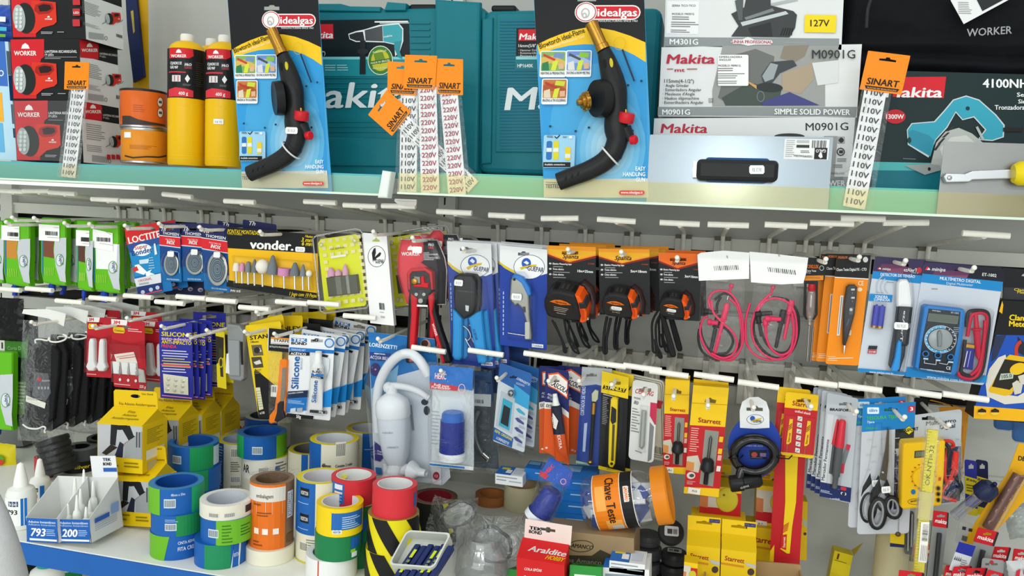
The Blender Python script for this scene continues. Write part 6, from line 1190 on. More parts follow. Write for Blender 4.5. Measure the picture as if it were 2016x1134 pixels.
for k,(dx,dy,dz,ro)in enumerate(((.006,.028,.004,-.22),(.010,.05,.0,0),(.016,.075,.004,-.3),(.024,.10,.002,0),(.026,.13,.018,-.35))):dup(c.root,(dx,dy,dz),'white and blue silicone tube card, %s from the front of its row'%ORD[k+1],rot=ro*.4)
# ---- shower filter pack
h4=off(680,640,3.335);WH=mat('dde2e8',.28,var=.02)
T_=((725,653),(858,668),(737,934));c=Card('water_filter_pack','large blister pack of a white water filter with a curved pipe','water filter',*T_,-.33);f=lf(*T_)
a=c.card('cfd8e2',.004,outline=[h4(*q)for q in((150,45),(585,90),(610,300),(690,1000),(640,1050),(400,1020),(190,985))]);a.p([h4(*q)for q in((150,45),(585,92),(605,260),(350,330),(170,420))],'1f74bc');a.p([h4(*q)for q in((170,420),(350,260),(330,420),(180,640))],'8cc0de')
a.p([h4(*q)for q in((158,176),(300,186),(298,240),(160,232))],'2a3f86');a.t('LORENZETTI',h4(157,138),h4(338,160),7.5,'f2f6fa',.03);a.t('ACQUA BELLA',h4(163,218),h4(298,232),6,'e4ecf4',.02);a.line([h4(190,186),h4(262,192)],2,'cfe0ee');a.e(*h4(198,292),10,13,'35306e');a.t('+',h4(190,300),h4(206,301),6,'e8a0a8',.03);a.e(*h4(527,132),10,12,'c9a38a');a.e(*h4(522,120),7,7,'4a3226')
a.e(*h4(522,505),7,6,'2d3540');a.e(*h4(535,560),6,9,'2d3540');a.p([h4(*q)for q in((420,520),(438,525),(455,690),(440,690))],'8a929a');a.p([h4(*q)for q in((560,920),(630,930),(632,1050),(575,1040))],'e6e8ec');a.e(*h4(598,988),6.5,8,'b02a44');a.t('12',h4(588,996),h4(608,998),5,'f2e4e6',.03)
a.p([h4(*q)for q in((192,760),(280,830),(230,895),(196,885))],'3f3a80');a.t('Prático',h4(212,830),h4(256,840),3.6,'e4e4f0',.02);a.t('Seletor',h4(212,846),h4(262,856),3.6,'e4e4f0',.02);a.p([h4(*q)for q in((200,930),(240,935),(244,985),(204,975))],'2f6cb0')
k=c.s_(1)/3.335;Z=.035;V=lambda x,y,z=Z:Vector((*c.Lz(z)(*h4(x,y)),z))
mb=c.part('filter_housing');q0,q1=V(310,520),V(335,915);d=q1-q0;L_=d.length
mb.lathe([(k*35,-k*130),(k*38,-k*75),(k*60,-k*62),(k*100,-k*35),(k*113,0),(k*113,k*70),(k*108,k*82)],WH,n=36,p0=q0,ax=d,flat=.9);mb.lathe([(k*106,k*80),(k*108,L_*.3),(k*100,L_*.6),(k*85,L_*.85),(k*62,L_)],mat('c8d0da',.25),n=36,p0=q0,ax=d,flat=.9)
a=Art(mb,c.Lz(Z+k*96),z=Z+k*97);a.t('ACQUA BELLA',h4(242,712),h4(312,712),3,'6a7684');a.z=Z+k*88;a.t('LORENZETTI',h4(270,812),h4(344,812),3.5,'6a7684')
mb=c.part('curved_pipe');mb.tube(smooth_path([V(215,700,.012),V(208,560,.014),V(215,430,.02),V(245,330,.028),V(300,245,.034),V(365,195,.036),V(430,190,.036),V(480,225,.036),V(515,275,.036),V(545,330,.034)],6),k*32,WH,n=14)
mb=c.part('inlet_pipe');mb.tube(smooth_path([V(282,400),V(340,398),V(420,412),V(490,440),V(550,480)],6),k*22,WH,n=12);mb.ball(tuple(V(285,410)),k*38,WH)
mb=c.part('tap_valve');mb.tube(smooth_path([V(335,900),V(330,950),V(300,1000),V(275,1045)],5),[k*60]*8+[k*56]*8,WH,n=16);mb.ball(tuple(V(290,1020)),k*55,WH);mb.tube([V(262,905),V(268,985)],k*18,WH,n=10);mb.tube([V(330,950),V(430,950)],k*40,WH,n=14);e1,e2=V(425,955),V(530,975,Z+.01);mb.lathe([(k*60,0),(k*68,k*10),(k*52,k*40),(k*30,k*70),(k*24,(e2-e1).length),(k*16,(e2-e1).length),(0,k*90)],WH,n=20,p0=e1,ax=e2-e1)
mb=c.part('blister');bl(c,mb,[tuple(c.L(*h4(*q)))for q in((165,330),(240,180),(380,130),(500,160),(590,300),(600,700),(660,980),(560,1040),(300,1085),(225,1040),(200,700))],.001,.05,.016);c.done()
# ---- filter refill bag, dark hose bag, filter cards
T_=((846,718),(932,725),(846,919));c=Card('filter_refill','clear bag with a dark blue filter cartridge hanging before the water filter','filter cartridge',*T_,-.395,group='blue filter cartridges');f=lf(*T_)
mb=c.part('bag_header');mb.prism([tuple(c.L(*q))for q in(f(0,0),f(1,0),f(.98,.22),f(0,.18))],-.0004,.0004,'1f6cc0');a=c.art(mb,.0004);a.t('HERC',h4(585,352),h4(660,358),11,'d8303c',.05);a.t('HERC',h4(587,350),h4(662,356),11,'e8eef4',.02);a.p([h4(*q)for q in((556,372),(740,402),(735,432),(556,418))],'c42a3c');a.t('Refil para',h4(582,398),h4(680,410),5,'f4e8e8',.02);a.t('Purificador',h4(566,414),h4(690,424),5,'f4e8e8',.02);a.ring(*h4(765,415),7,9,1.6,'e8b0b8')
mb=c.part('back_sheet');mb.prism([tuple(c.L(*q))for q in(f(.02,.2),f(.97,.22),f(.97,1),f(.0,1))],-.012,-.0115,mat('cfd8dc',.3));a=Art(mb,c.Lz(-.0113),z=-.0113);a.lines(*f(.05,.45),*f(.25,.8),10,'9fb2bb',.3)
mb=c.part('bottom_seal');mb.prism([tuple(c.L(*q))for q in(f(0,.955),f(1,.965),f(1,1),f(0,.99))],-.0004,.0006,'e6ecf0');a=c.art(mb,.0007);a.p([f(0,.965),f(.8,.972),f(.8,.992),f(0,.985)],'2a7fc8')
k=c.s_(1)/3.335;mb=c.part('cartridge');q0=Vector((*c.Lz(.008)(*h4(706,570)),.008));q1=Vector((*c.Lz(.008)(*h4(698,880)),.008));d=q1-q0;L_=d.length
mb.lathe([(0,0),(k*60,0),(k*72,k*12),(k*74,k*50),(k*80,k*55)],mat('2f66b8',.25),n=32,p0=q0,ax=d);mb.lathe([(k*80,k*55),(k*84,L_*.84)],mat('1d2f86',.25),n=32,p0=q0,ax=d);mb.lathe([(k*84,L_*.84),(k*84,L_*.88),(k*90,L_*.89),(k*90,L_),(0,L_)],mat('dfe5ea',.3),n=32,p0=q0,ax=d);clearbag(c,c.part('clear_bag'),Q4(f,.03),.056,-.016);c.done()
c,a,f=simple('hose_pack','dark grey bag with a shower hose behind the blue cartridge bag','hose pack',(905,728),(968,732),(920,918),-.29,'234a78',None);a.p([f(0,.3),f(1,.3),f(1,1),f(.2,1)],'4d565c');a.line([f(.1,.1),f(.95,.12)],3,'1a3252')
a.p([h4(*q)for q in((825,450),(958,455),(955,536),(828,528))],'d2d8da');a.bars(*h4(850,486),*h4(912,515),'222',12);mb=c.part('hose_coupling');q0=Vector((*c.Lz(.008)(*h4(900,845)),.008));mb.lathe([(.006,0),(.008,.002),(.008,.018),(.006,.02),(0,.02)],CHROME,n=16,p0=q0,ax=(.8,-.5,.2));mb.tube(smooth_path([tuple(q0),(*c.Lz(.006)(*h4(860,760)),.006),(*c.Lz(.006)(*h4(850,640)),.006),(*c.Lz(.004)(*h4(880,560)),.004)],5),.0055,mat('6b7478',.35,.5),n=8);clearbag(c,c.part('clear_bag'),Q4(f,.06),.02,-.006);c.done()
def filtercard(label,T_,Y):
 c,a,f=simple('filter_card',label,'filter card',*T_,Y,'cfd9e0',(*lf(*T_)(.45,.12),8,3),'blue headed filter cards');a.p([f(0,0),f(1,0),f(1,.3),f(0,.22)],'1f5fa8');a.p([f(.5,.2),f(1,.28),f(1,.46),f(.5,.42)],'35a3d8');a.t('LORENZETTI',f(.55,.13),f(.95,.16),4.5,'e4ecf4',.02);a.lines(*f(.55,.17),*f(.95,.2),2,'bcd',.4)
 a.p([f(.12,.34),f(.56,.38),f(.56,.83),f(.05,.8)],'b9c4cc');a.p([f(.20,.42),f(.5,.44),f(.48,.8),f(.14,.78)],'35a8c8');a.p([f(.24,.5),f(.45,.52),f(.43,.76),f(.19,.74)],'1b2228');a.p([f(0,.82),f(.62,.88),f(.60,1),f(-.0,.98)],'1f5fa8');a.t('REFIL ORIGINAL',f(.03,.875),f(.58,.915),5,'e2da3a',.03);a.t('LORENZETTI',f(.1,.955),f(.48,.98),5,'eef2f6',.02)
 for i in range(4):a.p([f(.62,.50+i*.12),f(.70,.48+i*.12),f(.9,.52+i*.12),f(.9,.545+i*.12),f(.70,.53+i*.12)],('35a8c8','4a4a8a')[i>0]);a.lines(*f(.75,.57+i*.115),*f(.97,.61+i*.115),3,'9ab',.4)
 mb=c.part('chrome_cap');mb.lathe([(.006,0),(.0075,.002),(.0075,.008),(.004,.011),(0,.012)],CHROME,n=14,p0=(*c.L(*f(.44,.345)),.006),ax=(0,1,.2));mb=c.part('blister');mb.prism(c.rect(.004,.004),-.002,.012,BLISTER,bev=.004,back=False);return c.done()
filtercard('filter card with a cartridge drawing and blue header, front one',((984,714),(1047,736),(970,868)),-.34);filtercard('filter card with a blue header behind the front filter card',((1000,708),(1062,726),(990,862)),-.30)
c,a,f=simple('filter_card','dark blue card top behind the plier cards, over the filter cards','filter card',(944,648),(1040,660),(948,770),-.26,'1c3f78');a.t('LORENZETTI',f(.5,.75),f(.95,.78),5,'c9d6e4',.02);c.done()
# ---- contact glue tubes
h5=off(1030,680,3.78)
def cascola(label,T_,Y,tube,fq=None):
 c=Card('contact_glue_card',label,'glue',*T_,Y,group='contact glue cards');f=fq or lf(*T_);a=c.card('1c2664',.003,outline=[f(*q)for q in((.04,0),(.96,0),(1,.03),(1,.98),(.96,1),(.04,1),(0,.97),(0,.03))],hole=(*f(.45,.13),7,3));c.hs=c.hs
 a.p([f(0,.42),f(.5,.38),f(1,.44),f(1,1),f(0,1)],'e05a1e');a.p([f(0,.42),f(.5,.38),f(1,.44),f(1,.50),f(.5,.45),f(0,.5)],'e9e4de');a.p([f(.12,.07),f(.55,.03),f(.97,.10),f(.95,.30),f(.5,.24),f(.12,.22)],'e05a1e');a.p([f(.16,.085),f(.55,.05),f(.93,.115),f(.91,.28),f(.5,.225),f(.16,.205)],'f0ece6');a.t('CASCOLA',f(.17,.19),f(.90,.245),10,'15162c',.04,.1);a.t('ADESIVO',f(.1,.32),f(.5,.34),4,'d8dcea',.02);a.t('DE CONTATO',f(.1,.36),f(.55,.38),4,'d8dcea',.02);a.t('EXTRA',f(.06,.47),f(.4,.455),6,'2a2a44',.03)
 a.e(*f(.12,.95),2.4,2,'f2e0d0');a.t('30 g',f(.5,.96),f(.7,.965),4,'f2e0d0',.02)
 if tube:
  k=c.s_(1)/3.78;q0=Vector((*c.Lz(.012)(*h5(246,455)),.012));q1=Vector((*c.Lz(.008)(*h5(290,860)),.008));d=q1-q0;s_=d.normalized().cross(Vector((0,0,1))).normalized()
  mb=c.part('glue_tube');vs=[];ms=[]
  for i in range(9):
   t=i/8;p=q0+d*t;wx=k*(40+10*t);wz=k*(38*(1-t)+3);vs.append([p+s_*(wx*math.cos(2*math.pi*j/18))+Vector((0,0,1))*(wz*math.sin(2*math.pi*j/18))for j in range(18)])
  for i in range(8):mb.add(vs[i]+vs[i+1],[(j,(j+1)%18,18+(j+1)%18,18+j)for j in range(18)],mat('23253a',.3)if i<4 else mat('d9551e',.3),True)
  mb.lathe([(k*22,-k*10),(k*40,0)],mat('23253a',.3),n=18,p0=q0,ax=d);a=Art(mb,c.Lz(.020),z=.022);a.p([h5(*q)for q in((222,500),(262,560),(246,625),(226,610),(215,540))],'eceae4');a.t('CASCOLA',h5(232,605),h5(222,520),3,'222',.02);a.z=.016;a.t('EXTRA',h5(250,675),h5(268,775),6,'f2e8e0',.03)
  mb=c.part('tube_cap');mb.lathe([(k*30,-k*12),(k*24,-k*30),(k*16,-k*95),(0,-k*98)],mat('eceeea',.3),n=16,p0=q0,ax=d);mb=c.part('blister');bl(c,mb,c.P([h5(*q)for q in((205,380),(285,370),(320,600),(330,850),(250,780),(215,600))],.012),.0005,.024,.006)
 return c.done()
cascola('blue and orange glue card at the left of its hook, behind the curled one',((1061,720),(1112,722),(1062,892)),-.31,0);cascola('blue and orange glue card at the right of its hook, behind the curled one',((1098,719),(1146,723),(1100,892)),-.305,0)
cascola('curled blue and orange glue card with a white capped tube, in front',((1074,723),(1120,730),(1070,886)),-.342,1,lambda u,v:(1074+46*u-4*v+4*u*v,723+8*u*(1-v)+163*v+30*u*v))
# ---- glass cutter, utility knife, file card
T_=((1146,722),(1205,726),(1134,914));c,a,f=simple('glass_cutter','brass and black glass cutter on a blue card','glass cutter',*T_,-.337,'26408f',(1165,738,10,3));a.p([f(0,0),f(1,0),f(1,.2),f(.5,.17),f(0,.2)],'a9adb2');a.t('CORTADOR DE VIDRO',h5(452,520),h5(466,306),7,'c9d4ee',.03)
a.p([h5(*q)for q in((455,580),(478,575),(470,680),(462,790),(442,790),(448,680))],'a9b7d8');a.p([f(0,.96),f(.48,.985),f(.46,1),f(0,.99)],'9fc4a0');mb=c.part('cutter');k=c.s_(1)/3.78;V=lambda x,y,z=.008:Vector((*c.Lz(z)(*h5(x,y)),z));mb.tube([V(527,425),V(522,510)],k*17,BRASS,n=12);mb.tube([V(522,510),V(500,860)],[k*15,k*13],mat('1c1d20',.35),n=12);mb.ball(tuple(V(499,870)),k*20,BRASS);mb.prism(c.P([h5(*q)for q in((510,360),(535,330),(560,340),(556,400),(540,420),(512,415))],.008),.003,.010,mat('b9c0a0',.3),bev=.001)
mb=c.part('blister');bl(c,mb,[tuple(c.L(*q))for q in(f(.04,.2),f(.95,.2),f(.95,.98),f(.04,.98))],.0005,.014,.005);c.done()
T_=((1185,730),(1238,743),(1178,923));c,a,f=simple('utility_knife','yellow utility knife on a black and yellow card, between blue and white cards','knife',*T_,-.340,'17181a',(1211,753,11,4),'yellow utility knife cards');a.p([f(0,0),f(1,0),f(1,.22),f(0,.22)],'e8c81a');a.p([f(0,.965),f(1,.965),f(1,1),f(0,1)],'e8c81a');a.p([h5(*q)for q in((600,294),(770,322),(756,352),(592,322))],'17181a');a.t('STANLEY',h5(604,320),h5(760,346),7.5,'ecd01c',.04);a.lines(*h5(596,365),*h5(720,385),1,'ccc');a.lines(*h5(594,380),*h5(632,600),16,'9a9a9a',.35)
YK=mat('e9cb1c',.3);mb=c.part('knife_body');mb.prism(c.P([h5(*q)for q in((652,400),(668,385),(690,387),(706,402),(700,600),(684,880),(668,908),(645,904),(632,880),(640,600))],.008),.001,.012,YK,bev=.003);mb=c.part('slider');mb.prism(c.P([h5(*q)for q in((658,455),(682,470),(692,480),(690,570),(664,588),(650,560))],.014),.010,.016,mat('1b1b1d',.5),bev=.002);mb.prism(c.P([h5(*q)for q in((664,590),(682,590),(672,860),(654,860))],.013),.0122,.0128,'4a4416');mb.ball((*c.Lz(.012)(*h5(658,880)),.012),.003,mat('222',.4),n=8);mb=c.part('blister');bl(c,mb,[tuple(c.L(*h5(*q)))for q in((640,385),(715,385),(710,600),(690,910),(625,910),(630,600))],.0005,.017,.004);c.done()
dup(c.root,(.008,.016,.002),'black and yellow knife card, second on its hook')
def cortag(label,T_,Y,full):
 c,a,f=simple('file_card',label,'card',*T_,Y,'dcdedb' if full else 'd9d8c8',(*lf(*T_)(.5,.1),12,5),'white rounded cards',.008)
 if full:
  a.t('CORTAG',f(.10,.165),f(.82,.17),9,'b8324a',.03,.1);a.t('MODEL',f(.08,.235),f(.35,.24),3.5,'555',.02);a.t('80',f(.08,.30),f(.25,.31),7,'555',.02);a.p([f(.74,.25),f(1.0,.25),f(1.0,.52),f(.95,.52),(f(.74,.42))],'c03050');a.p([f(.76,.5),f(.93,.55),f(.9,.96),f(.76,1)],'7d807e')
  for i in range(9):a.line([f(.04,.36+i*.035),f(.24+.06*(i%3),.365+i*.035)],1.6,'777')
  a.line([f(.25,.88),f(.52,.9)],1.4,'777');mb=c.part('cutting_wheel_shaft');mb.prism([tuple(c.L(*f(*q)))for q in((.42,.36),(.60,.36),(.60,.8),(.52,.85),(.40,.82))],.001,.008,mat('a3a8a2',.3,.5),bev=.003);mb=c.part('blister');bl(c,mb,[tuple(c.L(*f(*q)))for q in((.36,.3),(.66,.3),(.66,.88),(.36,.88))],.0005,.012,.004)
 else:
  for g in(.05,.1):o=[f(*q)for q in rrect(g,g*.5,1-g,1-g*.5,.06)];a.line(o+[o[0]],.9,'3a3a36')
  a.bars(*f(.55,.84),*f(.93,.93),'222',12);a.p([f(0,.25),f(.15,.25),f(.15,.38),f(0,.38)],'c8303a');a.p([f(.75,.26),f(.95,.26),f(.88,.36),f(.75,.36)],'c8303a')
 return c.done()
cortag('white rounded card with a pink corner and a small steel shaft, in front',((1246,747),(1296,755),(1237,903)),-.338,1);cortag('cream rounded card with a barcode behind the white card',((1236,734),(1308,750),(1240,892)),-.30,0);cortag('cream rounded card farthest back behind the white card',((1244,738),(1314,752),(1248,896)),-.28,0)
# ---- hole saw arbor boxes
YE,SR='efc518','bf2027'
def starrett(a,p0,p1,h):a.t('Starrett',p0,p1,h,'9a2a1c',.03)
def arbor(label,T_,Y,code):
 c,a=carton('drill_arbor_box',label,'box',*T_,Y,.03,YE,group='red drill arbor boxes');f=lf(*T_);w=T_[1][0]-T_[0][0];a.holes=[]
 a.p([f(.0,.37),f(1,.36),f(1,.93),f(0,.94)],SR);a.p([f(.38,.12),f(.45,.115),(f(.5,.10)),f(.56,.115),f(.68,.12),f(.66,.15),f(.36,.148)],'6a5a14');a.line([f(0,.165),f(1,.155)],1,'b8940f');starrett(a,f(.22,.335),f(.86,.34),w*.13)
 a.p([f(.44,.40),f(.83,.405),f(.80,.915),f(.42,.90)],'8a8d84');a.p([f(0,.66),f(.3,.64),f(.40,.72),f(.36,.80),f(0,.78)],'c9c4b4');a.p([f(0,.70),f(.22,.71),f(.22,.785),f(0,.785)],'d08a48');a.lines(*f(.05,.39),*f(.32,.62),11,'e8a89a',.4);a.e(*f(.16,.83),w*.12,w*.10,'d9d5cc');a.e(*f(.18,.83),w*.07,w*.05,'4a4a48');a.lines(*f(.06,.88),*f(.3,.92),3,'e8b0a4',.4)
 for i,y in enumerate((.45,.56,.62,.72)):a.p([f(.86,y),f(.97,y),f(.96,y+.05),f(.85,y+.05)],('e8c01c','e8c01c','e0a8a0','ece6e0')[i])
 a.p([f(.12,.935),f(.46,.945),f(.45,1),f(.10,.99)],'ece9e2');a.t(code,f(.22,.975),f(.36,.98),4,'222',.02)
 mb=c.part('drill_arbor');k=c.H;V=lambda u,v:Vector((*c.Lz(.004)(*f(u,v)),.004));D=mat('1f2022',.35);q=V(.60,.66);d=V(.585,.9)-q;mb.lathe([(0,0),(k*.03,0),(k*.052,k*.02),(k*.056,d.length*.25),(k*.062,d.length*.3),(k*.062,d.length*.45),(k*.03,d.length*.55),(k*.02,d.length*.6),(k*.02,d.length),(0,d.length)],D,n=20,p0=q,ax=d);q2=V(.62,.45);mb.lathe([(0,0),(k*.010,k*.02),(k*.013,k*.025),(k*.013,(q-q2).length)],mat('5a5a55',.35,.8),n=10,p0=q2,ax=q-q2)
 mb=c.part('hang_tab');mb.prism([tuple(c.L(*q))for q in(f(.0,-.03),f(1,-.02),f(1,.16),f(0,.16))],-.030,-.0295,YE);return c.done()
arbor('narrow red and yellow drill arbor box, left of the large one',((1310,746),(1358,749),(1304,930)),-.325,'A1');arbor('large red and yellow drill arbor box with a black drill in its window',((1365,758),(1435,764),(1346,971)),-.34,'A10')
# ---- cable lock
h6=off(1320,720,2.835);c=Card('cable_lock','black coiled cable lock on a blue card with a white hang tag','cable lock',(1434,781),(1546,784),(1430,968),-.335)
mb=c.part('blue_card');mb.prism([tuple(c.L(*q))for q in ellipse(1486,880,53,62,32)],-.002,-.001,'1f3f9e');a=c.art(mb,-.001);a.t('CABO DE AÇO',h6(420,450),h6(515,452),3,'c9d0e0');a.p([h6(*q)for q in((440,470),(540,470),(535,520),(445,520))],'1a1d2c');a.e(*h6(468,496),6,5,'c04a44');a.r(*h6(500,486),*h6(534,508),'8a70a0');a.lines(*h6(450,510),*h6(530,518),1,'889')
mb=c.part('hang_tag');mb.prism([tuple(c.L(*h6(*q)))for q in((388,345),(386,250),(400,200),(440,175),(490,173),(535,200),(551,250),(552,345),(470,350))],.001,.002,'e4e6e8',holes=[[tuple(c.L(*h6(*q)))for q in((424,250),(424,232),(450,232),(455,222),(482,222),(490,232),(515,234),(515,252))]]);a=c.art(mb,.002);a.ring(*h6(473,300),17,10,.8,'3b4a78');a.e(*h6(458,294),5,5,'2456b8');a.p([h6(*q)for q in((445,312),(470,298),(510,290),(500,304),(465,312))],'d9b91f');a.t('GUEPAR',h6(460,316),h6(508,318),5,'22335f',.03)
mb=c.part('coiled_cable');pts=[];k=c.s_(1)/2.835
for i in range(150):
 t=i/149;A=math.radians(150-360*2.82*t);rr=1-.36*math.sin(t*8.3+.3)**2;x,y=h6(487+138*rr*math.cos(A),490-108*rr*math.sin(A)+30*t);z=.008+.022*t;pts.append((*c.Lz(z)(x,y),z))
e=h6(380,640);pts+=[(*c.Lz(.03)(*e),.03)];mb.tube(pts,k*24,mat('0d0d0f',.16,var=0,spec=.5),n=12)
mb=c.part('lock_barrel');V=lambda x,y,z:Vector((*c.Lz(z)(*h6(x,y)),z));q0,q1=V(330,660,.03),V(490,640,.025);mb.lathe([(0,0),(k*40,0),(k*46,k*8),(k*46,k*70),(k*40,k*76),(k*38,(q1-q0).length),(k*26,(q1-q0).length+k*20)],mat('19191b',.35),n=24,p0=q0,ax=q1-q0);a=Art(mb,c.Lz(.046),z=.047);a.t('GUEPAR',h6(392,688),h6(440,674),4,'aaa',.02)
mb=c.part('cable_tie')
for x in(345,620):mb.tube([V(x,500,.0),V(x-20,515,.04),V(x+40,520,.045),V(x+60,500,.0)],.0012,mat('111',.4),n=6)
c.done()
# ---- jigsaw blades, long blade, markers, scissors
T_=((1547,771),(1612,778),(1537,895));c,a,f=simple('jigsaw_blade_card','red and yellow card of two yellow jigsaw blades','blade card',*T_,-.338,YE,(1582,788,14,4),'red jigsaw blade cards');a.p([f(0,.25),f(1,.25),f(.985,.955),f(0,.955)],SR);starrett(a,f(.22,.2),f(.86,.22),9);a.t('unified shank',f(.32,.305),f(.8,.325),5,'f2e0d8',.02)
for x in(.12,.66):
 mb=c.part('jigsaw_blade');mb.prism([tuple(c.L(*f(x+q[0],q[1])))for q in((.06,.42),(.16,.42),(.16,.78),(.08,.82),(.02,.82),(.02,.78))],.0008,.0018,YE);a2=c.art(mb,.0018);
 for i in range(3):a2.line([f(x+.05,.60-i*.03),f(x+.15,.55-i*.03)],1.6,'a8281c')
 a2.t('Starrett',f(x+.11,.79),f(x+.13,.64),4,'b8281c',.03);mb.prism([tuple(c.L(*f(x+q[0],q[1])))for q in((.03,.82),(.07,.82),(.07,.95),(.02,.95))],.0008,.0016,'b04a2a')
for i in range(6):a.p([f(.42,.36+i*.1),f(.56,.37+i*.1),f(.56,.44+i*.1),f(.42,.43+i*.1)],'e4ded6');a.line([f(.45,.42+i*.1),f(.53,.39+i*.1)],1.2,'555')
mb=c.part('blister');bl(c,mb,[tuple(c.L(*f(*q)))for q in((.04,.36),(.94,.36),(.94,.97),(.04,.97))],.0005,.006,.002);c.done();dup(c.root,(-.012,.02,.004),'red jigsaw blade card behind the front blade card')
T_=((1528,850),(1588,854),(1515,1108));c,a,f=simple('saw_blade_card','long red card with a long yellow saw blade, standing behind the carton','saw blade',*T_,-.30,SR,None,None,.001);a.p([f(-.0,.91),f(.13,.86),f(.13,1),f(0,1)],YE)
mb=c.part('saw_blade');mb.prism([tuple(c.L(*q))for q in[h6(*p)for p in((640,480),(712,480),(700,760),(678,900),(665,1046),(650,1046),(612,1020),(622,1005),(640,760))]],.0008,.002,'ecca1a');a=c.art(mb,.002);a.p([h6(*q)for q in((620,945),(650,940),(645,1030),(612,1015))],'c8281f');a.t('Starrett',h6(640,1015),h6(642,955),5,'f2d8c0',.03)
for i in range(5):a.line([h6(622+i*2,935-i*10),h6(654+i*2,915-i*10)],1.4,'c8281f')
c.done()
T_=((1629,773),(1690,785),(1613,977));c,a,f=simple('marker_card','red capped marker pen on a grey and navy card, front one','marker pen',*T_,-.340,'b9bfc6',(1664,795,12,3),'marker pen cards');a.p([f(0,.86),f(1,.86),f(1,1),f(0,1)],'1a2a5e');a.p([f(.05,.2),f(.7,.2),f(.55,.86),f(.02,.86)],'cdd2d6');a.t('BRASFORT',h6(888,250),h6(1010,256),5,'1d1f24',.05,.15);a.t('Marcador Permanente',h6(858,640),h6(886,412),6,'2a2c30',.02);a.lines(*h6(838,690),*h6(905,722),3,'b9c4e0',.4);a.t('1 unidade',h6(890,745),h6(945,748),3.5,'c9d4ee',.02);a.r(*h6(950,672),*h6(980,698),'c8303a',.002);a.r(*h6(950,702),*h6(980,724),'c9d0d8',.002);a.e(*h6(965,714),3.4,3,'222')
mb=c.part('marker_pen');k=c.s_(1)/2.835;V=lambda x,y,z=.009:Vector((*c.Lz(z)(*h6(x,y)),z));q0,q1=V(962,300),V(915,682);d=q1-q0;L_=d.length;mb.lathe([(0,0),(k*12,k*2),(k*18,k*12),(k*24,L_*.40)],mat('d42a3c',.25),n=18,p0=q0,ax=d);mb.lathe([(k*21,L_*.40),(k*21,L_*.82),(k*15,L_*.84),(k*14,L_),(0,L_)],mat('55585c',.35),n=18,p0=q0,ax=d);a=c.art(c.mb,.0006);a.line([h6(994,440),h6(985,470)],9,'c8304a');a.line([h6(985,470),h6(962,545)],9,'777b80');a.line([h6(962,545),h6(955,600)],8,'c8304a')
mb=c.part('blister');bl(c,mb,c.P([h6(*q)for q in((940,292),(985,292),(990,400),(945,690),(895,690),(920,450))],.012),.0005,.018,.004);c.done()
for k in range(3):dup(c.root,(-.007-.006*k,.014+.012*k,.001),'marker pen card, %s from the front of its hook'%ORD[k+1])
h7=off(1660,740,2.879);T_=((1699,797),(1803,791),(1687,1052));c,a,f=simple('scissors_card','black handled scissors on a blue and white card','scissors',*T_,-.345,'c3c7cd',(*h7(270,190),13,4),'scissors cards',.006);a.p([f(0,0),f(1,0),f(.99,.20),f(0,.21)],'1b7fc4');a.p([h7(*q)for q in rrect(136,178,203,215,6)],'d9ecf6');a.t('tilibra',h7(146,204),h7(194,202),6,'2a6fae',.02);a.t('TESOURA TIJERA',h7(132,250),h7(330,236),6.5,'49b84a',.03);a.t('Tijera',h7(133,268),h7(176,266),4.5,'d8ecf4',.02,.2);a.t('195mm',h7(130,303),h7(192,300),4.5,'49b84a',.02);a.r(*h7(368,170),*h7(404,202),'c8303a');a.t('3',h7(378,196),h7(396,196),7,'f2f2f2',.04)
for j in range(12):
 for i in range(3):a.p([f(.1+i*.26+.1*(j%2),.27+j*.058),f(.2+i*.26+.1*(j%2),.268+j*.058),f(.2+i*.26+.1*(j%2),.274+j*.058),f(.1+i*.26+.1*(j%2),.276+j*.058)],'b9bdc4');a.z-=.00012
BKS=mat('1d1e20',.4);mb=c.part('blade');mb.prism(c.P([h7(*q)for q in((253,295),(262,310),(258,480),(246,600),(215,590),(208,580),(240,420))],.008),.004,.007,mat('5a5448',.3,.8));mb.ball((*c.Lz(.009)(*h7(226,548)),.008),.003,STEEL,n=10)
GRP=mat('9a9ea2',.45)
for P,cx,cy,rx,ry,ro in(((205,580,160,660,150,720,170,690,215,640),195,780,42,82,5),((250,590,262,620,258,680,240,680,225,640),282,745,40,58,-15)):
 mb=c.part('handle');k=c.s_(1)/2.879;mb.prism(c.P([h7(P[i],P[i+1])for i in range(0,10,2)],.008),.003,.014,BKS,bev=.003);mb.tube([(*c.Lz(.009)(*h7(*q)),.009)for q in ellipse(cx,cy,rx,ry,28,rot=ro)],k*13,BKS,n=10,closed=True);mb.tube([(*c.Lz(.011)(*h7(*q)),.011)for q in ellipse(cx,cy,rx-12,ry-12,28,rot=ro)],k*7,GRP,n=8,closed=True)
mb=c.part('blister');bl(c,mb,c.P([h7(*q)for q in((235,300),(275,300),(280,560),(330,700),(325,800),(260,820),(220,870),(150,850),(135,720),(195,560))],.014),.0005,.018,.005);price(c,*h7(243,645),.0185,'R$ 19',18,13,-5);c.done();dup(c.root,(-.014,.012,.006),'scissors card, second one behind the front scissors')
T_=((1830,786),(1908,806),(1812,960));c,a,f=simple('amber_card','amber card behind the yellow multimeter pack','card',*T_,-.26,'d08a14',(1862,798,14,3));a.p([f(.3,.2),f(.9,.2),f(.9,.9),f(.3,.9)],'b9760f');c.done()
T_=((1800,782),(1828,786),(1798,840));c,a,f=simple('dark_card','small dark card behind the scissors and multimeter pins','card',*T_,-.24,'1a1a1f',None);c.done()
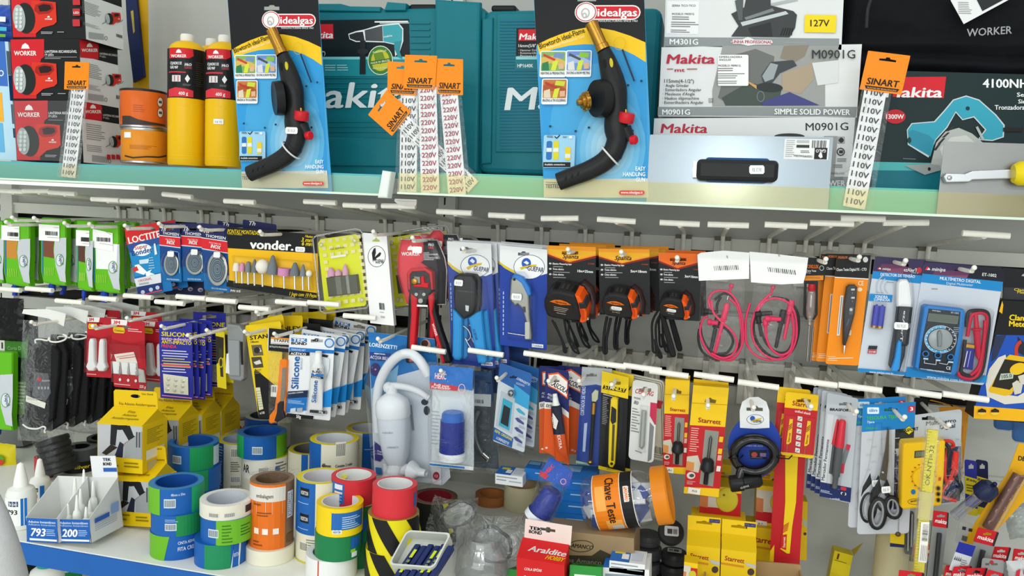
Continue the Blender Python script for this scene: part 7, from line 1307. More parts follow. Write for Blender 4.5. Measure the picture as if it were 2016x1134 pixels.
# ---- yellow multimeter pack
T_=((1763,822),(1894,805),(1759,1003));c,a,f=simple('multimeter','yellow digital multimeter with red leads in a grey and navy pack','multimeter',*T_,-.345,'b6bcc2',(1829,823,14,4),None,.006);a.p([f(0,.36),f(1,.36),f(1,1),f(0,1)],'1b2450');a.p([f(.04,.42),f(1,.40),f(1,.36),f(0,.34)],'b6bcc2');a.t('Multímetro',h7(470,282),h7(640,262),8,'26282c',.02,.1);a.t('Digital',h7(548,302),h7(634,292),8,'26282c',.02,.1);a.p([h7(*q)for q in((340,308),(372,282),(404,306),(372,334))],'e6d21c');a.ring(*h7(372,308),11,9,1,'222',n=4);a.t('BRASFORT',h7(318,322),h7(426,306),6,'1d1f24',.05,.15)
mb=c.part('meter_body');YM=mat('eebd14',.35,var=.02);mb.prism(c.P([h7(*q)for q in((336,392),(345,378),(565,362),(578,372),(570,560),(556,725),(545,735),(340,756),(326,742),(330,560))],.026),.001,.030,YM,bev=.004);a=Art(mb,c.Lz(.030),z=.0302);a.p([h7(*q)for q in((405,425),(505,418),(502,458),(402,466))],'4a4a2e');a.p([h7(*q)for q in((412,430),(500,424),(497,452),(409,459))],'6d7058')
for t_ in range(16):u=math.radians(t_*22.5);x,y=455+68*math.cos(u),570+72*math.sin(u);a.p([h7(x-5,y-3),h7(x+5,y-3),h7(x+5,y+3),h7(x-5,y+3)],('7a5c10','b8452a')[t_%4==0]);a.z-=.0001
a.e(*h7(397,657),4.6,5,'1f6cae');a.ring(*h7(408,712),15,6,.8,'4a3a10');a.t('BRASFORT',h7(382,716),h7(436,708),3.4,'4a3a10',.04);a.p([h7(*q)for q in((540,574),(554,573),(553,592),(539,593))],'c8452a')
for y in(636,668,702):a.e(*h7(538,y),3.2,3.6,'1a1408');a.ring(*h7(538,y),5,5,.8,'7a5c10')
mb=c.part('range_dial');q=Vector((*c.Lz(.031)(*h7(455,575)),.030));mb.lathe([(.019,0),(.018,.006),(0,.006)],YM,n=24,p0=q);mb.prism(c.P([h7(*q_)for q_ in((447,535),(465,535),(463,610),(445,610))],.036),.036,.041,YM,bev=.002)
RL=mat('d8352a',.35)
for nm,m,P in(('red_lead',RL,((575,370),(610,370),(628,400),(600,420),(580,470),(575,560),(600,610),(640,560),(636,500),(600,600),(570,660),(570,690),(640,706))),('black_lead',LBK,((580,380),(600,420),(585,500),(620,560),(660,600),(668,640),(640,690)))):
 mb=c.part(nm);mb.tube(smooth_path([(*c.Lz(.014)(*h7(x,y)),.012+.004*math.sin(i*1.7))for i,(x,y)in enumerate(P)],6),.003,m,n=8)
mb=c.part('red_probe');mb.tube([(*c.Lz(.02)(*h7(640,430)),.02),(*c.Lz(.02)(*h7(630,525)),.02)],[.005,.0055],RL,n=10);clearbag(c,c.part('clear_bag'),[h7(*q)for q in((300,375),(668,352),(690,705),(285,765))],.036,-.004,FILM);c.done()
# ---- folding rule in a sleeve
P0,P1=at(1836,846,-.47),at(1800,1200,-.47);d=P1-P0;ez=Vector((0,0,1));r=thing('carpenter_rule','yellow rule with handwriting in a clear sleeve, standing before the yellow multimeter','rule',Matrix.Translation(P1))
M=Matrix.Translation(P0-P1)@Matrix.Rotation(math.atan2(-d.x,-d.z),4,'Y')@Matrix.Rotation(math.radians(90),4,'X');s_=1/scale_at(P0);L_=d.length
class _R:pass
mb=MB();mb.T=M;mb.prism(rrect(-9*s_,-L_,10*s_,0,.001),-.003,.003,mat('e6d81e',.4),bev=.001);loc=lambda x,y:(x*s_,-y*s_);a=Art(mb,loc,z=.0032);a.t('OK.NTI=32',(3,112),(5,30),8,'6a6414',.01)
for i in range(60):a.line([(-9,4+i*6),(-9+(4,7)[i%5==0],4+i*6)],.7,'8a7f1a');a.z-=.00012
mb.build('rule',r);mb=MB();mb.T=M;mb.prism(rrect(-13*s_,-L_,13*s_,.012,.002),-.006,.006,clear('fff',bump=.3,bscale=60,gloss=.05,body=.06,bodycol='f2ecd0'));mb.build('clear_sleeve',r)
mb=MB();mb.T=M;a=Art(mb,loc,z=.0066);a.p([(-6,186),(9,184),(11,268),(-4,268)],'eceae4');
for i in range(16):a.line([(-2,190+i*2.2),(8,190+i*2.2)],random.choice((.6,1.2)),'333')
for i in range(4):a.line([(-1+i*3,232),(-1+i*3,264)],.8,'777')
mb.build('barcode_label',r);mb=MB();mb.T=M;mb.prism(rrect(-13.5*s_,-180*s_,13.5*s_,-125*s_,.001),-.0065,.0065,clear('fff',gloss=.06,body=.35,bodycol='ece4b4'));mb.build('tape_band',r)
for i,(x,y)in enumerate(((1958,832),(1994,856))):
 c,a,f=simple('blue_blister',('blue blister foot under the clamp meter carton, left one','blue blister foot under the clamp meter carton, right one')[i],'blister pack',(x,y-110),(x+40,y-106),(x-2,y+12),-.22,'2a5f9e',None,'blue blister packs',.008);mb=c.part('blister');mb.prism(c.rect(.004),.0005,.012,BLISTER,bev=.004,back=False);c.done()
# ================================================================ rolls of tape and small goods on the left deck
def roll_at(xl,xr,yb,zb):
 P=atz((xl+xr)/2,yb,zb);R=(xr-xl)/2/scale_at(P)*.985
 return[P.x,P.y+R,R]
def roll(label,B,zb,H,col,core='e4e2da',art=None,top=None,rc=.74,dx=0,dy=0,grp='rolls of tape'):
 c=Round.__new__(Round);c.R,c.H=B[2],H;c.C=Vector((B[0]+dx,B[1]+dy,zb));c.root=thing('tape_roll',label,'tape roll',Matrix.Translation(c.C),grp);c.parts=[];c.a0=math.atan2((CAM-c.C).y,(CAM-c.C).x)
 R=c.R;mb=c.part('tape');mb.lathe([(R,0),(R,H)],col,n=48);mb.lathe([(R,H),(R*(rc+.05),H)],top or col,n=48);mb.lathe([(R,0),(R*rc,0)],col,n=48)
 if art:art(c.art(mb),c)
 mb=c.part('core');mb.lathe([(R*(rc+.05),H),(R*rc,H),(R*rc,0)],core,n=40);c.done();return zb+H
RB,RG,RL_,CR='1b5fae','1f8a4c','6db526','dcd9c4'
def band(a,c,u0,u1,col,v0=0,v1=1):a.lr(u0*c.R,v0*c.H,u1*c.R,v1*c.H,col)
def quad(a,c,P,col):
 (u0,u1,u2,u3)=P;n=10
 for k in range(n):
  s0,s1=k/n,(k+1)/n;z=a.z+.0003;old=a.mb.fn;a.mb.fn=a.fn
  a.mb.add([((u0+(u3-u0)*s+(u1-u0+(u2-u3-u1+u0)*s)*t)*c.R,c.H*s,z)for s in(s0,s1)for t in[i/8 for i in range(9)]],[(i,i+1,i+10,i+9)for i in range(8)],col);a.mb.fn=old
 a.z+=.0003
def txt(a,c,s,u0,u1,v,h,col,bold=.02):
 L=a.L;a.L=lambda x,y:(x,y);z=a.up();vs,fs=text_geo(s,bold);old=a.mb.fn;a.mb.fn=a.fn;a.mb.add([((u0+(u1-u0)*x)*c.R,(v+h*y)*c.H,z)for x,y in vs],fs,col);a.mb.fn=old;a.L=L
def fine(a,c,u0,u1,v0,v1,n,col):
 for k in range(n):band(a,c,u0,u0+(u1-u0)*random.uniform(.6,1),col,v0+(v1-v0)*k/n,v0+(v1-v0)*(k+.4)/n);a.z-=.00012
def bc(a,c,u,v,col='d8e4ea'):
 band(a,c,u,u+.42,col,v,v+.34)
 for k in range(9):band(a,c,u+.03+k*.042,u+.05+k*.042,'2a3c50',v+.04,v+.30);a.z-=.00012
def A1(g0,g1,cl=RG,code=-.5):
 def f(a,c):
  band(a,c,g0,g1,cl)
  if code is not None:bc(a,c,code,.3);fine(a,c,code,code+.6,.72,.88,2,'9cc4e6')
 return f
def norton(a,c,n=2,lab=1):
 band(a,c,-1.5,-.25,RB)
 for k in range(n):v=(k+.45)/n;quad(a,c,(-.98,-.50,-.46,-.94),'14181f')if n==1 else band(a,c,-.95,-.5,'14181f',v,v+.34/n);txt(a,c,'NORTON',-.90,-.54,v+.08/n,.15/n,'e8ecf0');fine(a,c,-1.1,-.3,v-.26/n,v-.2/n,1,'a9c6ea')
 if lab:txt(a,c,'48mm',-.2,.22,.62,.09,'1c1c1e',.03);txt(a,c,'x 50m',-.18,.22,.48,.09,'1c1c1e',.03);fine(a,c,.45,1.1,.45,.72,3,'4a4a4a');fine(a,c,-.2,.9,.08,.3,4,'8a8a80')
Z0=ZL+.0004
B=roll_at(264,369,1103,ZL)
def fita(a,c):quad(a,c,(-1.4,-.50,-.30,-1.4),RL_);txt(a,c,'FITA CREPE',.0,.75,.38,.16,'e8eef6');txt(a,c,'CINTA ADHESIVA',.0,.85,.66,.12,'e8eef6')
z=roll('blue and green masking tape roll lettered FITA CREPE, bottom of the front left stack',B,Z0,.046,RB,RB,fita)
z=roll('blue and green masking tape roll, middle of the front left stack',B,z,.040,RB,RB,A1(-.1,1.2),dx=.002)
roll('blue and green masking tape roll, top of the front left stack',B,z,.050,RB,'1a4fa0',lambda a,c:(band(a,c,-1.5,-.62,RL_),band(a,c,.55,1.5,'22a06a'),bc(a,c,-.45,.3),txt(a,c,'48mm x 50m',-.2,.3,.75,.1,'cfe2f4')),top='3a86b8',dx=-.003)
B=roll_at(353,457,1121,ZL)
def nort2(a,c):band(a,c,-.65,.35,'1f8a5a');quad(a,c,(.35,.72,.80,.50),'dfe8ea');quad(a,c,(.40,.66,.70,.48),RB);txt(a,c,'NORTON',.46,.68,.42,.16,'e8eef6')
z=roll('blue and green masking tape roll at the very front edge, bottom of its stack',B,Z0,.046,RB,RB,nort2)
z=roll('blue and lime green masking tape roll under the thin white roll',B,z,.046,RB,RB,lambda a,c:(band(a,c,-.42,1.5,'6fb52c'),bc(a,c,-.75,.3),fine(a,c,-.2,.2,.1,.9,6,'3f7a1e'),fine(a,c,.5,1,.3,.8,4,'2f6a1e')),dx=.010,dy=.004)
roll('thin white crepe tape roll, top of the stack at the front edge',B,z,.027,'e2dfd2','cdd2d8',lambda a,c:(bc(a,c,-.1,.2,'e9e6da'),bc(a,c,-.7,.2,'e9e6da'),band(a,c,.75,1.3,'33343a',.3,.8)),top='e9e7de',dx=.008,dy=.004)
B=roll_at(303,401,1010,ZL)
z=roll('blue tape roll at the bottom of the stack behind the front left stack',B,Z0,.046,RB,RB,None);z=roll('blue and green tape roll in the middle of the stack behind the front left stack',B,z,.046,RB,RB,A1(-.7,.5,'22904f',None),dx=.003)
roll('blue and green tape roll on top of the stack behind the front left stack',B,z,.052,RB,'1a4fa0',lambda a,c:(band(a,c,-.15,.85,'1f9455'),bc(a,c,-.9,.3),band(a,c,.85,1.3,'cfe0ea',.1,.9)),top='2f78b8',dx=-.002)
B=roll_at(449,545,985,ZL)
z=roll('cream crepe tape roll at the bottom of the stack behind the brown tape pack',B,Z0,.048,CR,CR,None)
z=roll('cream crepe tape roll with barcode under the blue and green roll',B,z,.046,'e6e3d6',CR,lambda a,c:(bc(a,c,-.3,.3,'eeeade'),fine(a,c,.4,1,.1,.9,5,'6a6a66'),band(a,c,.38,.6,RB,.3,.6),txt(a,c,'AR',-1.1,-.7,.3,.4,'26282c')),top='e2c81e')
roll('blue and green tape roll on top of the cream roll, centre of the back row',B,z,.052,RB,'1a4fa0',lambda a,c:(band(a,c,-1.5,-.8,'23a05a'),bc(a,c,-.4,.25),band(a,c,.6,1.5,RL_)),top='2f6ea8',dx=-.008,dy=-.004)
B=roll_at(401,492,972,ZL);crepe=lambda a,c:(band(a,c,-1.5,-.75,RB),fine(a,c,-1.1,-.8,.05,.95,9,'c9d6ea'),bc(a,c,-.4,.55,'eeeade'),fine(a,c,-.4,.1,.08,.45,5,'6a6a60'))
z=roll('cream and blue crepe tape roll at the bottom behind the front stacks',B,Z0,.048,CR,CR,crepe);z=roll('cream and blue crepe tape roll with yellow rim, left of the blue and green roll',B,z,.068,'dfdcc6','b9c9dc',crepe,top='e2cf20')
B=roll_at(457,547,935,ZL);z=roll('blue tape roll low in the tall back stack',B,Z0,.06,RB,RB,None)
def n3(a,c):
 band(a,c,-1.5,.42,'1a4c9c');
 for k in range(3):quad(a,c,(-.42,.1,.1,-.42),'14181f')if 0 else band(a,c,-.42,.1,'14181f',.10+k*.31,.26+k*.31);txt(a,c,'NORTON',-.36,.05,.14+k*.31,.08,'e8ecf0');fine(a,c,-1.1,.4,.02+k*.31,.06+k*.31,1,'b9d0ec')
 txt(a,c,'24mm',.5,.95,.22,.1,'1c1c1e',.03);txt(a,c,'x 50m',.5,.95,.08,.1,'1c1c1e',.03)
roll('tall blue three band tape roll at the back, partly behind the hanging knives',B,z,.078,'d8d4bd','3a4656',n3,top='c9c4b0')
B=roll_at(404,480,900,ZL)
z=roll('brown packing tape roll hidden at the bottom of the back corner',B,Z0,.05,'8a6a4a','b99',None);roll('brown packing tape roll with a white label and red letters',B,z,.052,'8d7358','7a6450',lambda a,c:(band(a,c,-.45,1.2,'e2e0da',.08,.9),txt(a,c,'3M',-.2,.55,.25,.45,'c8202a',.05)))
# brown packing tape pack on a cream roll
B=roll_at(457,555,1115,ZL);z=roll('cream crepe tape roll under the brown tape pack',B,Z0,.028,'e6e2cd',CR,None)
B2=[B[0],B[1]+.004,B[2]*.89]
def emb(a,c):
 band(a,c,-1.5,.62,'d8d5cf',.55,.95);a.mb.fn=a.fn;a.mb.fn=None;quad(a,c,(-1.4,.62,.62,-1.4),'e07020');band(a,c,-1.4,.62,'d9d5ce',.74,.96);quad(a,c,(-.5,.62,.62,.62),'ded8d0')if 0 else None
 txt(a,c,'embalagem',-.75,.05,.80,.06,'5a4a40');txt(a,c,'Reciclagem',-.9,-.5,.68,.04,'7a4a20');fine(a,c,-.7,.0,.52,.6,2,'8a4212');fine(a,c,-.9,-.4,.06,.16,2,'8a4212')
 for u in(-.85,-.42,.05):band(a,c,u,u+.26,'f0e4da',.24,.33)
 band(a,c,.72,1.1,'d9dadc',.45,.86);fine(a,c,.76,1.05,.48,.84,12,'5a5a5c');band(a,c,.72,1.2,'6a4a34',.06,.2)
roll('shrink wrapped pack of brown packing tape with an orange label',B2,z,.125,'8a6b50','7a5f48',emb,top='8f7660')
o=bpy.data.objects.get('tape_roll');c=thing('shrink_wrap','crumpled clear wrap bunched on top of the brown tape pack','wrap',Matrix.Translation((B2[0],B2[1],z+.125)));mb=MB()
mb.sheet(lambda u,v:(B2[2]*1.02*(u*2-1)*(1-.1*v),B2[2]*(v*2-1),.003+.014*abs(noise.noise(Vector((u*5,v*5,2))))+.008*(1-v)),14,14,BAG);mb.build('film',c)
# yellow rimmed masking tape stacks
B=roll_at(557,658,1111,ZL);z=roll('cream masking tape roll with fine print, bottom of the yellow rimmed stack',B,Z0,.056,CR,CR,lambda a,c:(fine(a,c,-.6,.3,.1,.9,9,'7a7a70'),bc(a,c,-.95,.4,'e4e0cc'),band(a,c,-1.5,1.5,'cfc01c',0,.05)))
roll('double masking tape roll marked 48mm x 50m with yellow rim, front one',B,z,.100,CR,'d5d8dc',norton,top='e6d41e')
B=roll_at(584,682,1035,ZL);z=roll('masking tape roll under the second yellow rimmed roll',B,Z0,.075,CR,CR,lambda a,c:fine(a,c,-.4,1,.1,.9,9,'6a6a62'))
roll('double masking tape roll marked 48mm x 50m with yellow rim, second one behind',B,z,.100,'dedbc6','d5d8dc',lambda a,c:(band(a,c,-1.5,-.55,RB),bc(a,c,.05,.72,'e4e0cc'),txt(a,c,'48mm',-.5,-.12,.50,.1,'1c1c1e',.03),txt(a,c,'x 50m',-.5,-.12,.32,.1,'1c1c1e',.03),txt(a,c,'Contém 2 rolos',.05,.8,.52,.06,'1c1c1e',.03),txt(a,c,'48 mm x 50 m',.1,.8,.42,.06,'1c1c1e',.03),fine(a,c,.05,.9,.1,.3,3,'4a4a48')),top='e2cf20')
B=roll_at(659,748,990,ZL);z=roll('masking tape roll under the third yellow rimmed roll',B,Z0,.064,CR,CR,None)
roll('blue and cream masking tape roll with yellow rim, third one at the back',B,z,.098,RB,'c9ccd0',lambda a,c:(band(a,c,-1.5,-.25,'dcd8bc'),fine(a,c,-.8,-.35,.5,.9,6,'5a5a54'),bc(a,c,-.8,.3,'e4e0cc'),fine(a,c,-.15,.9,.62,.66,1,'a9c6ea'),fine(a,c,-.15,.9,.1,.14,1,'a9c6ea')),top='e0cb20')
B=roll_at(545,632,990,ZL)
z=roll('cream tape roll low behind the first yellow rimmed stack',B,Z0,.062,CR,CR,None);roll('cream tape roll with yellow rim glimpsed behind the yellow rimmed stack',B,z,.05,'d9d5bf','6a6a66',lambda a,c:band(a,c,-.4,-.1,RB),top='d6c61e')
# coloured plastic tapes
B=roll_at(577,681,1150,ZL);z=roll('white mesh tape roll with a red line, at the bottom front',B,Z0,.042,'e4e6e4','c9d8e2',lambda a,c:band(a,c,-.55,-.5,'c8402a'))
B2=[B[0]+.013,B[1]-.002,B[2]*.9]
z=roll('green plastic tape roll under the yellow roll',B2,z,.046,'1b7a48',CR,lambda a,c:(band(a,c,.55,1.1,RB,.45,.9),band(a,c,.55,.8,'8ac83a',.3,.42),band(a,c,.6,.9,'e0e6ea',.1,.3)))
roll('yellow plastic tape roll with a blue label, on the green roll',B2,z,.052,'eacb17','dfe2e4',lambda a,c:(band(a,c,-.35,1.2,'2767b0',.25,.85),fine(a,c,.1,1,.3,.75,6,'b9d2ea'),band(a,c,-.3,.1,'e0e6ea',.12,.26),txt(a,c,'NORTON',-.26,.04,.15,.08,'1b4c9c')),dx=.002)
B=roll_at(640,730,1120,ZL);z=roll('dark green plastic tape roll behind the yellow and green rolls',B,Z0,.05,'1b6a40',CR,None);z=roll('blue and green plastic tape roll behind the yellow roll',B,z,.046,RB,CR,lambda a,c:band(a,c,.2,1,'1b7a48',0,.5))
z=roll('yellow edged dark green tape roll under the left red roll',B,z,.02,'1b6a40',CR,None)
roll('red plastic tape roll with a blue label, left one',B,z,.050,'d0323c','e4e6e4',lambda a,c:(band(a,c,-1.25,-.42,'2767b0',.12,.9),band(a,c,-.95,-.5,'e0e6ea',.66,.85),band(a,c,-.95,-.5,'e8c8c0',.5,.58),fine(a,c,-1,-.5,.14,.45,5,'a9c6e2')),top='d8434a',dx=-.012)
B=roll_at(696,800,1162,ZL);HZ='e0d21a'
def hazard(a,c):
 for u in(-1.75,-.35-.25,.85):quad(a,c,(u+.55,u+1.15,u+.35,u-.35),'1a1a1a')
z=roll('black and yellow hazard tape roll, bottom one at the front',B,Z0,.064,HZ,'3a2a20',hazard,top='8a7a2a',grp='hazard tape rolls');z=roll('black and yellow hazard tape roll under the right red roll',B,z,.064,HZ,'3a2a20',hazard,top='93803a',dx=.003,grp='hazard tape rolls')
roll('red plastic tape roll with a white core, right one on the hazard tape',[B[0],B[1],B[2]*.87],z,.052,'d0323c','e4e6e4',lambda a,c:band(a,c,1.0,1.25,'3a5a9c',.3,.8),top='d8434a',dx=.004)
B=roll_at(700,770,1060,ZL);z=roll('pale tape roll low behind the two red rolls',B,Z0,.07,'8a6a4a',CR,None);roll('white cored tape roll behind the two red rolls',B,z,.04,'9a8a6a','dfe2e0',None)
B=roll_at(790,884,1085,ZL);z=roll('black and yellow hazard tape roll low behind the white tray',B,Z0,.03,'1a1a1a','3a2a20',None,grp='hazard tape rolls');roll('black and yellow hazard tape roll standing behind the white tray',B,z,.066,HZ,'7a2028',lambda a,c:(quad(a,c,(-.45,.75,.35,-.95),'1a1a1a'),quad(a,c,(1.0,1.8,1.4,.6),'1a1a1a')),top='4a3a2a',grp='hazard tape rolls')
# yellow anti-slip tape boxes with hang tabs
def slip(label,TL,TR,BL,Y,full=1):
 c,a=carton('anti_slip_box',label,'box',TL,TR,BL,Y,.075,'e6c20f',group='yellow anti slip tape boxes');f=lf(TL,TR,BL)
 a.p([f(.01,0),f(.99,.0),f(.99,.70),f(.01,.68)],'b5b9bc');a.p([f(.3,0),f(.45,.0),f(.40,.45),f(.28,.42)],'1d1e24');a.p([f(.5,0),f(.72,0),f(.80,.2),f(.9,.25),f(.86,.40),f(.72,.36)],'1d1e24');a.p([f(.1,.62),f(.3,.42),f(.45,.48),f(.2,.66)],'2a211d');a.p([f(.74,.28),f(.9,.22),f(.88,.38),f(.55,.45),f(.6,.38)],'8a6a5a');a.p([f(.38,.68),f(.5,.35),f(.58,.4),f(.56,.69)],'22263a');a.p([f(.6,.4),f(.99,.1),f(.99,.7),f(.6,.68)],'9a9ea0')
 for x in(.86,.92):a.p([f(x,.12),f(x+.03,.12),f(x+.03,.45),f(x,.45)],'4a4c4e')
 a.e(*f(.5,-.0),14,9,'191a1c',0,180);a.lines(*f(.04,.74),*f(.5,.95),2,'8a7410',.3);a.lines(*f(.6,.78),*f(.95,.93),2,'8a7410',.4)
 s=boxface(c,c.mb,.075);H=c.H/2;s.lr(.01,-H+.025,.065,-H+.045,'e8e4d0');s.lr(.015,-H+.003,.06,-H+.02,'b9b28a')
 for i in range(8):s.lr(.012,H-.01-i*.004,.06-.01*(i%3),H-.012-i*.004,'b59a12');s.z-=.00012
 mb=c.part('sloping_top');W=c.W/2;T=[(-W,H,0),(W,H,0),(W,H+.024,-.05),(-W,H+.024,-.05)];mb.poly(T,'e6c20f');mb.poly([(W,H,0),(W,H,-.075),(W,H+.024,-.05)],'d9b60f');mb.poly([(-W,H,-.075),(W,H,-.075),(W,H+.024,-.05),(-W,H+.024,-.05)],'d9b60f')
 n_=Vector((0,.834,.552));A=Art(mb,lambda x,y:(x,y),fn=lambda x,y,z:(x,H+y*.43+z*.8,-y*.834+z));L=A.L
 for t_,y,x0,x1 in(('Fita',.040,-.006,.012),('Adesiva',.029,-.012,.022),('Antiderrapante',.018,-.030,.034)):
  z=A.up();vs,fs=text_geo(t_,0);mb.fn=A.fn;mb.add([(x0+(x1-x0)*x,y+.007*yy,z)for x,yy in vs],fs,'5a4a10');mb.fn=None
 mb=c.part('hang_tab');hole=[(x,H+.058-.002+y)for x,y in ellipse(0,-.008,.012,.004,12)];mb.prism([(-W,H+.022),(W,H+.022),(W*.98,H+.056),(W*.9,H+.06),(-W*.9,H+.06),(-W*.98,H+.056)],-.052,-.0512,'e0bc10',holes=[hole]);A=Art(mb,lambda x,y:(x,y),z=-.0508)
 z=A.up();vs,fs=text_geo('Fita Adesiva Antiderrapante',0);mb.add([(-W*.75+W*1.65*x,H+.028+.006*y,z)for x,y in vs],fs,'6a5810');vs,fs=text_geo('Uso Geral',0);mb.add([(W*.3+W*.5*x,H+.052+.004*y,z)for x,y in vs],fs,'2a2410');return c.done()
slip('yellow anti slip tape box with shoe photo, upper one at the left',(192,834),(281,840),(192,926),-.52);slip('yellow anti slip tape box with shoe photo, lower one beside the glue trays',(218,946),(300,950),(219,1033),-.528)
slip('second yellow anti slip tape box, right of the upper one',(276,824),(352,828),(278,912),-.38);slip('third yellow anti slip tape box in the receding row',(330,814),(398,818),(332,898),-.31);slip('fourth yellow anti slip tape box, deepest of the receding row',(372,806),(436,810),(374,888),-.24)
for k,(x0,yb,Y)in enumerate(((285,1008,-.38),(332,985,-.31),(372,962,-.24))):
 P,Q=at(x0,yb,Y),at(x0+76,yb,Y);mb=MB();zt=at(x0,(913,899,889)[k],Y).z-.002;mb.box((P.x,Y,ZL+.0005),(Q.x,Y+.072,zt),'e0bc10');tag(mb.build('anti_slip_box'),'yellow box supporting the %s box of the receding row'%('second','third','fourth')[k],'box','hidden yellow boxes')
# glue bottles and their display trays
g8=off(0,800,3.396);WB=mat('e6e8e2',.35)
def glue(label,x,yt,yb,w,lab=None,Y=None,zb=None):
 P=atz(x,yb,ZL)if Y is None else Vector((at(x,yb,Y).x,Y,zb));s_=1/scale_at(P);r=thing('glue_bottle',label,'glue bottle',Matrix.Translation((P.x,P.y+w*s_/2,P.z+.0004)),'white glue bottles');R=w*s_/2;H=(yb-yt)*s_*1.05
 b=MB();b.lathe([(0,0),(R*.9,0),(R,R*.15),(R,H*.52),(R*.85,H*.6),(R*.4,H*.65),(R*.4,H*.68)],WB,n=24);b.build('body',r);b=MB();b.lathe([(R*.5,H*.64),(R*.46,H*.72),(R*.22,H*.97),(0,H)],mat('f0f1ec',.4),n=18);b.build('nozzle_cap',r)
 if lab:
  b=MB();a=Art(b,lambda x,y:(x,y),fn=lambda x,y,z:((R+z)*math.sin(x/R),-(R+z)*math.cos(x/R),y),curved=True,z=.0004);a.lr(-R,H*.08,R*1.2,H*.5,'eef0ee');a.lr(-R*.1,H*.38,R*.6,H*.46,'26406e')
  for s_,u0,u1,v,h,cl in((lab,-R*.2,R*.55,H*.26,H*.07,'222'),('TEK BOND',-R*.05,R*.55,H*.40,H*.035,'eee')):
   z=a.up();vs,fs=text_geo(s_,.03);b.fn=a.fn;b.add([(u0+(u1-u0)*x,v+h*y,z)for x,y in vs],fs,cl);b.fn=None
  a.lr(R*.75,H*.08,R*1.15,H*.5,'1f6fc0');b.build('label',r)
glue('large white glue bottle numbered 793 at the left edge',20,921,1046,54,'793');glue('white glue bottle standing behind, left of the open trays',64,910,1006,38,'793')
def tray(label,num,TL,TR,BL,Y):
 c=Card('display_tray',label,'display tray',TL,TR,BL,Y,group='glue display trays');W,H=c.W/2,c.H/2;D=.085;mb=c.part('tray');PW=mat('d9dbd8',.5)
 mb.box((-W,-H,-.001),(W,H,0),PW);mb.box((-W,-H,-D),(W,-H+.001,0),PW);mb.box((-W,-H,-D),(W,H+.055,-D+.001),PW)
 for x in(-W,W-.001):mb.T=Matrix.Translation((x,0,0))@Matrix.Rotation(math.radians(90),4,'Y')@Matrix.Rotation(0,4,'Z');mb.prism([(0,-H),(0,H),(D,H+.055),(D,-H)],0,.001,PW)
 mb.T=None;a=c.art(mb);f=lf(TL,TR,BL);a.p([f(0,0),f(1,0),f(1,1),f(0,1)],'1b5fb4');a.t('Adesivo Instantâneo',f(.06,.20),f(.94,.20),4.5,'e4ecf6',.02);a.t('Adhesivo Instantáneo',f(.06,.31),f(.94,.31),4,'b9cfe8',.01);a.t(num,f(.12,.74),f(.60,.74),15,'f2f4f8',.04,.1);a.lines(*f(.64,.45),*f(.95,.75),4,'a9c6ea',.4);a.p([f(.1,.84),f(.98,.86),f(.98,.94),f(.1,.93)],'e4ecf4')
 return c
c=tray('open white tray with blue front numbered 793, empty','793',(52,1019),(113,1022),(53,1066),-.644);c.done()
c=tray('open white tray with blue front numbered 200, full of small glue bottles','200',(114,1022),(177,1023),(115,1068),-.636);s=boxface(c,c.parts[0][1],.085);s.lr(.012,c.H/2-.012,.05,c.H/2-.003,'2a5fb4');s.lr(.055,c.H/2-.01,.075,c.H/2+.01,'8aa8d8');s.lr(.01,-c.H/2+.004,.028,-c.H/2+.014,'444');s.z-=.0001
for i in range(6):s.lr(.012,-.012+i*.004,.07,-.011+i*.004,'9aa4b4');s.z-=.00012
mb=c.part('header');H=c.H/2;mb.box((-c.W*.32,H+.05,-.0855),(c.W/2,H+.098,-.0845),'e6e8ea');A=Art(mb,lambda x,y:(x,y),z=-.084);A.lr(.005,H+.066,c.W/2,H+.074,'2a5fb4');z=A.up();
for t_,y,cl in(('TEK',H+.088,'2a4f96'),('BOND',H+.079,'17181c')):vs,fs=text_geo(t_,.04);mb.add([(.006+.02*x,y+.006*yy,z)for x,yy in vs],fs,cl)
c.done();zb=c.M.translation.z-c.H/2+.0012;n_=0
for j in range(3):
 for i in range(3):n_+=1;x=128+i*18+j*7;glue('small white glue bottle in the tray numbered 200, %s row'%('front','middle','back')[j],x,1000-26*(j==2)-20*(i==1),1062,16,None,-.622+j*.026,zb)
# dark goods in the far left corner
B=roll_at(98,166,932,ZL);roll('silver duct tape roll with a black side and yellow lettering',B,Z0,.055,'4a4e50','17181a',lambda a,c:(band(a,c,-1.5,1.5,'141516',0,.5),txt(a,c,'silver',-.3,.55,.2,.16,'d8c81e',.03)),top='6a7072',rc=.5)
B=roll_at(150,215,915,ZL);roll('black tape roll half hidden by the yellow box',B,Z0,.06,'1b1b1d','222',None)
B=roll_at(28,62,955,ZL);roll('red tape roll in a clear bag in the left corner',B,Z0,.05,'b8303a',CR,None,dy=.04)
P=atz(88,955,ZL);r=thing('grommet_stack','tilted stack of black rings wrapped in film in the left corner','ring stack',Matrix.Translation((P.x,P.y+.05,ZL)));b=MB();b.lathe([q for k in range(6)for q in((.034,k*.014),(.037,k*.014+.003),(.037,k*.014+.011),(.034,k*.014+.0138))]+[(.02,.084),(.02,.07),(0,.07)],mat('1d1e20',.35),n=28,p0=(.0,0,.016),ax=(-.35,0,1));b.build('rings',r);b=MB();b.lathe([(.04,0),(.042,.085),(.03,.095),(.02,.10)],BAG,n=20,p0=(0,0,.02),ax=(-.35,0,1));b.build('film',r)
